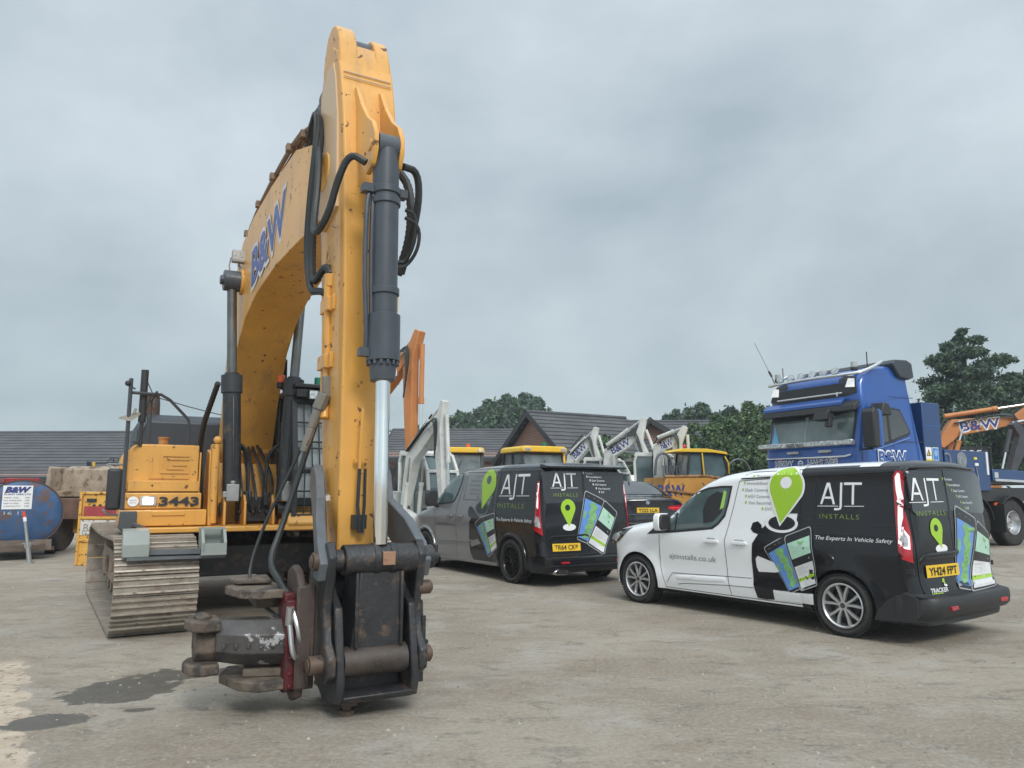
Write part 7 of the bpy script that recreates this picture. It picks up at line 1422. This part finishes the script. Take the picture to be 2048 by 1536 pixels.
# ---------------------------------------------------------------- dented yellow dump truck
def dump_truck():
    root = thing('dump_truck', 'dented yellow dump truck with rusty skip and yellow roofed cab', 'dump truck', (3.95, 19.6, .22), R(8)); root.scale = (.92, .92, .84)
    mb = MB(); sk = [(0, .95), (1.9, 1.0), (2.6, 1.35), (2.9, 1.72), (1.2, 1.98), (.05, 1.95), (-.10, 1.5)]
    mb.prism(sk, -.06, 0); mb.prism(sk, 1.9, 1.96); mb.prism([(0, .95), (1.9, 1.0), (1.9, 1.06), (0, 1.0)], 0, 1.9); mb.prism([(0, .95), (.06, .95), (.1, 1.95), (.03, 1.95)], 0, 1.9); mb.prism([(1.9, 1.0), (2.9, 1.70), (2.9, 1.76), (1.9, 1.08)], 0, 1.9)
    s = mb.build('skip', [YELD], root, bevel=.02)
    mb = MB(); mb.tube([(.0, -.04, 1.96), (1.25, -.04, 1.98), (2.0, -.05, 1.86), (2.9, -.04, 1.74)], .05, 8); mb.prism([(.9, 1.35), (1.3, 1.62), (1.9, 1.55), (2.3, 1.30), (1.6, 1.20)], -.13, -.05); mb.bar((.05, -.08, 1.55), (1.4, -.08, 1.35), .06, .07); mb.build('skip_rib', [mat('rusty_yellow', (.30, .16, .06), .7, var=.4, scale=3, dirt=(RUST, .5, 5, .1))], s, bevel=.01)
    mb = MB(); letters(mb, 'B&W', lambda a, b: V((-.22 + a, -.068, 1.38 + b)), 0, 0, .34, .80, bold=.03, m=0); mb.build('lettering', [NAVY], s, fix=False, smooth=False)
    mb = MB(); mb.prism([(.7, .9), (1.0, 1.20), (1.8, 1.22), (2.2, .9)], -.12, .0); mb.box((1.8, .9, .75), (4.4, .8, .35)); mb.build('chassis', [mat('muddy_brown', (.12, .085, .06), .85, var=.4, bump=.5)], root, bevel=.02)
    for x in (.75, 3.3):
        for y in (-.12, 1.9):
            mb = MB(); mb.lathe([(.001, -.12), (.22, -.12), (.36, -.17), (.44, -.14), (.46, 0), (.44, .14), (.36, .17), (.22, .12), (.001, .12)], (x, y + .1, .46), (0, 1, 0), 28); mb.build('wheel', [mat('muddy_tyre', (.10, .08, .065), .85, var=.4, scale=6, bump=.6)], root)
    pr = [(.75, 1.95), (1.85, 1.95), (1.95, 2.15), (1.85, 2.68), (.82, 2.74)]
    mb = MB()
    for y in (.15, 1.15):
        for a, b in zip(pr, pr[1:] + pr[:1]): mb.bar((a[0], y, a[1]), (b[0], y, b[1]), .06, .06, up=(0, 1, 0))
        mb.bar((1.2, y, 1.95), (1.2, y, 2.7), .06, .05)
    for a, b in pr: mb.bar((a, .15, b), (a, 1.15, b), .06, .06)
    mb.box((1.3, .65, 1.75), (1.1, 1.0, .45)); c = mb.build('cab', [PLAST], root, bevel=.01); mb = MB(); mb.prism(pr, .17, 1.13); mb.build('cab_window', [GLASSG], c)
    mb = MB(); mb.loft([[(x, y, z) for x, z in ((.35, 2.74), (1.5, 2.72), (1.95, 2.66), (1.9, 2.74), (1.3, 2.84), (.55, 2.84))] for y in (.05, 1.25)]); mb.bar((1.22, .10, 2.0), (1.18, .10, 2.72), .04, .04); mb.tube([(1.98, .12, 2.05), (1.96, .1, 2.4), (1.86, .1, 2.6)], .025, 6); mb.build('cab_roof', [CABY], c, bevel=.02)
    for x, z, m_ in ((.85, 2.95, mat('red_beacon', (.6, .05, .05), .3)), (1.2, 2.95, GREENL)): mb = MB(); mb.sphere((x, .6, z), .05, 8); mb.cyl((x, .6, 2.82), (x, .6, z), .015); mb.build('beacon', [m_], c)
    mb = MB(); mb.tube([(-.1, .5, 2.0), (-.05, .5, 2.6), (.15, .5, 2.75), (.35, .5, 2.6), (.42, .5, 2.0)], .04, 8, smooth=2); mb.build('hoop', [GREYM], root); mb = MB(); mb.tube([(2.1, .6, 1.7), (2.15, .6, 2.35), (2.5, .6, 2.6), (2.85, .6, 2.35), (2.9, .6, 1.7)], .03, 8, smooth=2); mb.build('hoop', [GREYM], root)
    mb = MB(); [mb.bar((.15 + .1 * i, .5, 1.9), (.15 + .1 * i, .5, 2.3), .03, .03) for i in range(6)]; mb.bar((.1, .5, 2.3), (.7, .5, 2.3), .04, .04); mb.build('guard_rail', [GREYM], root)
dump_truck()
def bucket_heap():
    root = thing('digger_bucket', 'rusty orange bucket and blades lying right of the dump truck', 'bucket', (6.6, 19.5, .28), R(5)); mb = MB()
    mb.prism([(0, 1.1), (.5, 1.45), (1.1, 1.55), (1.6, 1.3), (1.9, .6), (.3, .4)], 0, .9); mb.build('shell', [mat('rust_orange_paint', (.34, .14, .05), .65, var=.4, scale=3, dirt=(RUST, .5, 5, .1))], root, bevel=.03)
    mb = MB(); mb.prism([(-.3, 1.3), (.6, 1.62), (.7, 1.55), (-.2, 1.15)], .1, .2); mb.prism([(.8, 1.35), (2.1, 1.60), (2.15, 1.50), (.9, 1.2)], -.1, 0); mb.build('blade', [ORG], root, bevel=.01)
    root2 = thing('bent_post', 'orange bent post with grey bar beside the blue truck front', 'post', (8.75, 21.0, .3), 0); mb = MB(); mb.tube([(0, 0, 0), (0, 0, 2.25), (-.10, 0, 2.38), (-.2, 0, 2.40)], .05, 8); mb.build('post', [ORG], root2); mb = MB(); mb.tube([(-.2, 0, 2.40), (-1.3, 0, 2.42)], .035, 8); mb.bar((-.45, 0, 0), (-.45, 0, 2.3), .22, .12); mb.build('bar', [GREYM], root2)
bucket_heap()
# ---------------------------------------------------------------- left side: bowser, dumper, rusty yellow tank
def bowser():
    ax = V((-.62, .78, 0)); root = thing('fuel_bowser', 'rusty blue round fuel bowser with white B&W notice at the left edge', 'bowser', (-10.95, 17.0, 0), math.atan2(-.78, .62)); B_ = mat('bowser_blue', (.04, .10, .22), .6, var=.3, scale=3, bump=.2, dirt=((.13, .07, .045), .49, 3.5, .10), dirt2=((.05, .035, .03), .36, 9, .05))
    zc = 1.0; r = .80
    mb = MB(); mb.lathe([(.001, .10), (r * .35, .085), (r * .75, .04), (r * .96, .0), (r, -.03), (r, -2.6), (r * .9, -2.7), (.001, -2.78)], (0, 0, zc), (1, 0, 0), 48); mb.v = [(a, b, zc + (c - zc) * .92) for a, b, c in mb.v]; t = mb.build('tank', [B_], root, ang=50)
    mb = MB(); mb.lathe([(r * .985, .0), (r * 1.02, .0), (r * 1.02, -.05), (r * .99, -.05)], (0, 0, zc), (1, 0, 0), 48); mb.v = [(a, b, zc + (c - zc) * .92) for a, b, c in mb.v]; mb.build('rim_band', [mat('band_rust', (.10, .06, .04), .7)], t)
    mb = MB(); mb.box((-1.3, 0, zc + r * .92), (1.6, .7, .12)); mb.build('walkway', [REDV], root, bevel=.02)
    mb = MB(); 
    for y in (-.45, .45): mb.bar((-2.7, y, .26), (.35, y * .9, .26), .10, .14)
    mb.bar((.3, -.42, .26), (.3, .42, .26), .10, .12); mb.bar((-.2, -.7, .20), (-.2, .7, .20), .08, .08); mb.prism([(-.1, .2), (.2, .2), (.1, .42), (-.1, .42)], -.6, .6); mb.build('chassis', [mat('rusty_chassis', (.12, .09, .07), .8, var=.4)], root)
    for s in (-1, 1): mb = MB(); mb.cyl((-1.3, s * .66, .30), (-1.3, s * .88, .30), .30, n=24); mb.build('wheel', [TYRE], root, bevel=.03)
    Q = lambda a, b, e=.004: V((.085 - .05 * (abs(a) / .6) ** 2 + e + .02, a, b))
    mb = MB(); x0, z0, w_, h_ = -.40, 1.10, .56, .52
    decal(mb, [(x0, z0), (x0 + w_, z0), (x0 + w_, z0 + h_), (x0, z0 + h_)], Q, 0, .2); letters(mb, 'B&W', lambda a, b: Q(a, b, .008), x0 + .03, z0 + .37, .12, .50, bold=.07, shear=.3, m=1, grid=.1); letters(mb, 'PLANT HIRE LTD', lambda a, b: Q(a, b, .008), x0 + .03, z0 + .31, .035, .50, bold=.02, m=1)
    for i, t_ in enumerate(('DIESEL FUEL', 'NO SMOKING', 'KEEP CLOSED', 'CAPACITY')): letters(mb, t_, lambda a, b: Q(a, b, .008), x0 + .03, z0 + .24 - i * .062, .028, .28 + .05 * (i % 2), m=2); letters(mb, 'HSE', lambda a, b: Q(a, b, .008), x0 + .42, z0 + .24 - i * .062, .028, .09, m=2)
    mb.build('notice', [WVIN, NAVY, DVIN], t, fix=False, smooth=False)
    mb = MB(); letters(mb, '16 13', lambda a, b: Q(a, b, .006), x0 + .05, .98, .075, .40, m=0); mb.build('tank_number', [mat('faded_white', (.45, .46, .46), .6)], t, fix=False, smooth=False)
    r2 = thing('prop_stand', 'leaning red and white topped steel prop in front of the blue bowser', 'prop', (-10.2, 16.15, 0), 0); mb = MB(); mb.tube([(.05, 0, .0), (-.03, 0, .42)], .045, 8); mb.tube([(-.02, 0, .36), (-.12, 0, .86)], .03, 8); mb.cyl((-.02, -.02, .36), (-.02, .02, .36), .07); mb.build('tube', [STEELG], r2); mb = MB(); mb.tube([(-.12, 0, .86), (-.14, 0, .95)], .034, 8, m=0); mb.tube([(-.14, 0, .95), (-.165, 0, 1.07)], .034, 8, m=1); mb.build('painted_tip', [WVIN, mat('tip_red', (.6, .08, .04), .5)], r2); mb = MB(); mb.box((.05, 0, .01), (.14, .14, .02)); mb.bar((-.14, 0, .40), (.1, 0, .42), .02, .02); mb.build('foot', [STEELG], r2)
bowser()
def left_dumper():
    root = thing('site_dumper', 'muddy dumper with tipped skip behind the rusty yellow tank', 'dumper', (-11.55, 19.5, 0), R(0)); SK = mat('skip_muddy', (.34, .27, .20), .8, var=.3, scale=3, dirt=((.14, .085, .055), .48, 4, .1), dirt2=((.5, .47, .42), .36, 6, .1), bump=.4)
    w = 1.85; mb = MB(); mb.loft([[(x, y, z) for x, z in ((-.0, .95), (w, .95), (w + .08, 1.55), (w + .04, 2.05), (-.04, 2.05), (-.08, 1.55))] for y in (0,)] + [[(x, .35, z + .05) for x, z in ((-.0, .95), (w, .95), (w + .08, 1.5), (w + .04, 2.1), (-.04, 2.1), (-.08, 1.5))]])
    mb.prism([(-.16, 1.0), (-.08, 1.0), (-.06, 2.08), (-.12, 2.12), (-.18, 1.7)], -.5, .3); mb.prism([(w + .08, 1.0), (w + .16, 1.0), (w + .18, 1.7), (w + .12, 2.12), (w + .06, 2.08)], -.5, .3); mb.prism([(-.1, 1.35), (w + .1, 1.35), (w + .1, 1.50), (-.1, 1.50)], -.16, 0); mb.prism([(-.12, .8), (w + .12, .8), (w + .1, 1.32), (-.1, 1.32)], -.55, -.02, m=1)
    mb.build('skip', [SK, mat('skip_rust', (.16, .09, .06), .75, var=.35, scale=4)], root, bevel=.02)
    mb = MB(); mb.box((w / 2, .6, .7), (1.0, 1.6, .5)); mb.box((w / 2, 1.1, 1.2), (1.1, 1.0, .7)); mb.build('chassis', [YELD], root, bevel=.03)
    for x in (.02, w - .02): 
        for y in (-.1, 1.5): mb = MB(); mb.lathe([(.001, -.14), (.25, -.14), (.40, -.18), (.50, -.14), (.52, 0), (.50, .14), (.40, .18), (.25, .14), (.001, .14)], (x, y, .52), (1, 0, 0), 28); mb.build('wheel', [MT['muddy_tyre']], root)
    mb = MB(); mb.tube([(.30, .7, 1.3), (.30, .7, 2.22), (.34, .7, 2.26), (1.55, .7, 2.26), (1.6, .7, 2.22), (1.6, .7, 1.3)], .03, 8); mb.build('roll_bar', [GREYM], root)
    mb = MB(); mb.lathe([(.17, -.015), (.185, 0), (.17, .015), (.155, 0)], (.95, .55, 2.22), (0, -1, .25), 24, closed=True); mb.bar((.95, .55, 2.22), (.95, .9, 1.8), .04, .04); mb.bar((.80, .55, 2.22), (1.10, .55, 2.22), .02, .02); mb.bar((.95, .55, 2.22), (.95, .54, 2.36), .02, .02); mb.build('steering_wheel', [PLAST], root)
    mb = MB(); [mb.bar((x, .5, 1.9), (x, .5, 2.26), .06, .04) for x in (.46, 1.44)]; mb.build('marker_post', [CABY], root)
    mb = MB(); [mb.box((x, .5, 2.14), (.08, .06, .26)) for x in (.32, 1.62)]; mb.build('wing_mirror', [PLAST], root)
    mb = MB(); mb.box((w / 2, 1.0, 1.75), (.5, .4, .35)); mb.build('seat', [PLAST], root, bevel=.04)
left_dumper()
def rusty_tank():
    root = thing('fuel_tank', 'chipped yellow and red steel tank with white panel behind the track', 'tank', (-8.85, 15.6, 0), R(-4)); TY = mat('chipped_yellow', (.66, .36, .07), .55, var=.15, scale=2, bump=.3, dirt=((.09, .04, .025), .43, 12, .02), dirt2=((.36, .17, .06), .40, 4, .1))
    h = 1.50; mb = MB(); mb.box((.85, .6, .50), (1.7, 1.2, .94)); mb.box((.85, .6, 1.21), (1.66, 1.16, .44)); mb.box((.85, .6, 1.455), (1.72, 1.22, .05)); b = mb.build('body', [TY], root, bevel=.012)
    mb = MB(); [mb.box((.85, -.015, z), (1.70, .03, .05)) for z in (.50, .96)]; mb.box((.0, -.01, .75), (.05, .04, 1.5)); mb.box((.85, -.0, .025), (1.7, .03, .05)); mb.build('rib', [TY], b, bevel=.006)
    RM = mat('chipped_red', (.33, .045, .05), .6, var=.2, scale=3, dirt=((.45, .30, .12), .36, 9, .04)); WM = mat('chipped_white', (.60, .58, .55), .6, var=.1, dirt=((.08, .05, .04), .45, 9, .03), dirt2=((.4, .2, .07), .36, 7, .05))
    mb = MB(); mb.box((.75, -.004, 1.09), (1.35, .012, .20)); mb.build('red_band', [RM], b); mb = MB(); mb.box((.42, -.006, .76), (.80, .014, .30)); mb.build('white_panel', [WM], b)
    mb = MB(); letters(mb, 'DIESEL', lambda a, b_: V((.95 + a, -.014, 1.03 + b_)), 0, 0, .12, .55, m=0); letters(mb, 'B & W', lambda a, b_: V((.10 + a, -.016, .68 + b_)), 0, 0, .16, .6, m=1); mb.build('faded_lettering', [mat('faded_red_letter', (.22, .03, .035), .6), mat('faded_grey_letter', (.22, .2, .18), .6)], b, fix=False, smooth=False)
    mb = MB(); mb.box((.22, .0, 1.31), (.20, .02, .07), 0); [mb.cyl((x, .03, 1.20), (x, .012, 1.20), .035, n=14) for x in (.27, .40)]; mb.build('vent_plate', [PLAST], b)
rusty_tank()
# ---------------------------------------------------------------- thin overcast air
def haze():
    mb = MB(); mb.box((0, 70, 5.9), (364, 264, 13.8)); m = bpy.data.materials.new('air'); m.use_nodes = True; N = m.node_tree.nodes; N.clear(); o = N.new('ShaderNodeOutputMaterial'); v = N.new('ShaderNodeVolumePrincipled')
    v.inputs['Color'].default_value = (.86, .93, 1, 1); v.inputs['Density'].default_value = .0013; v.inputs['Anisotropy'].default_value = .2; m.node_tree.links.new(v.outputs[0], o.inputs['Volume'])
    h = mb.build('haze', [m], smooth=False); kindof(h, 'stuff'); tag(h, 'thin pale haze over the whole yard', 'haze')
haze()
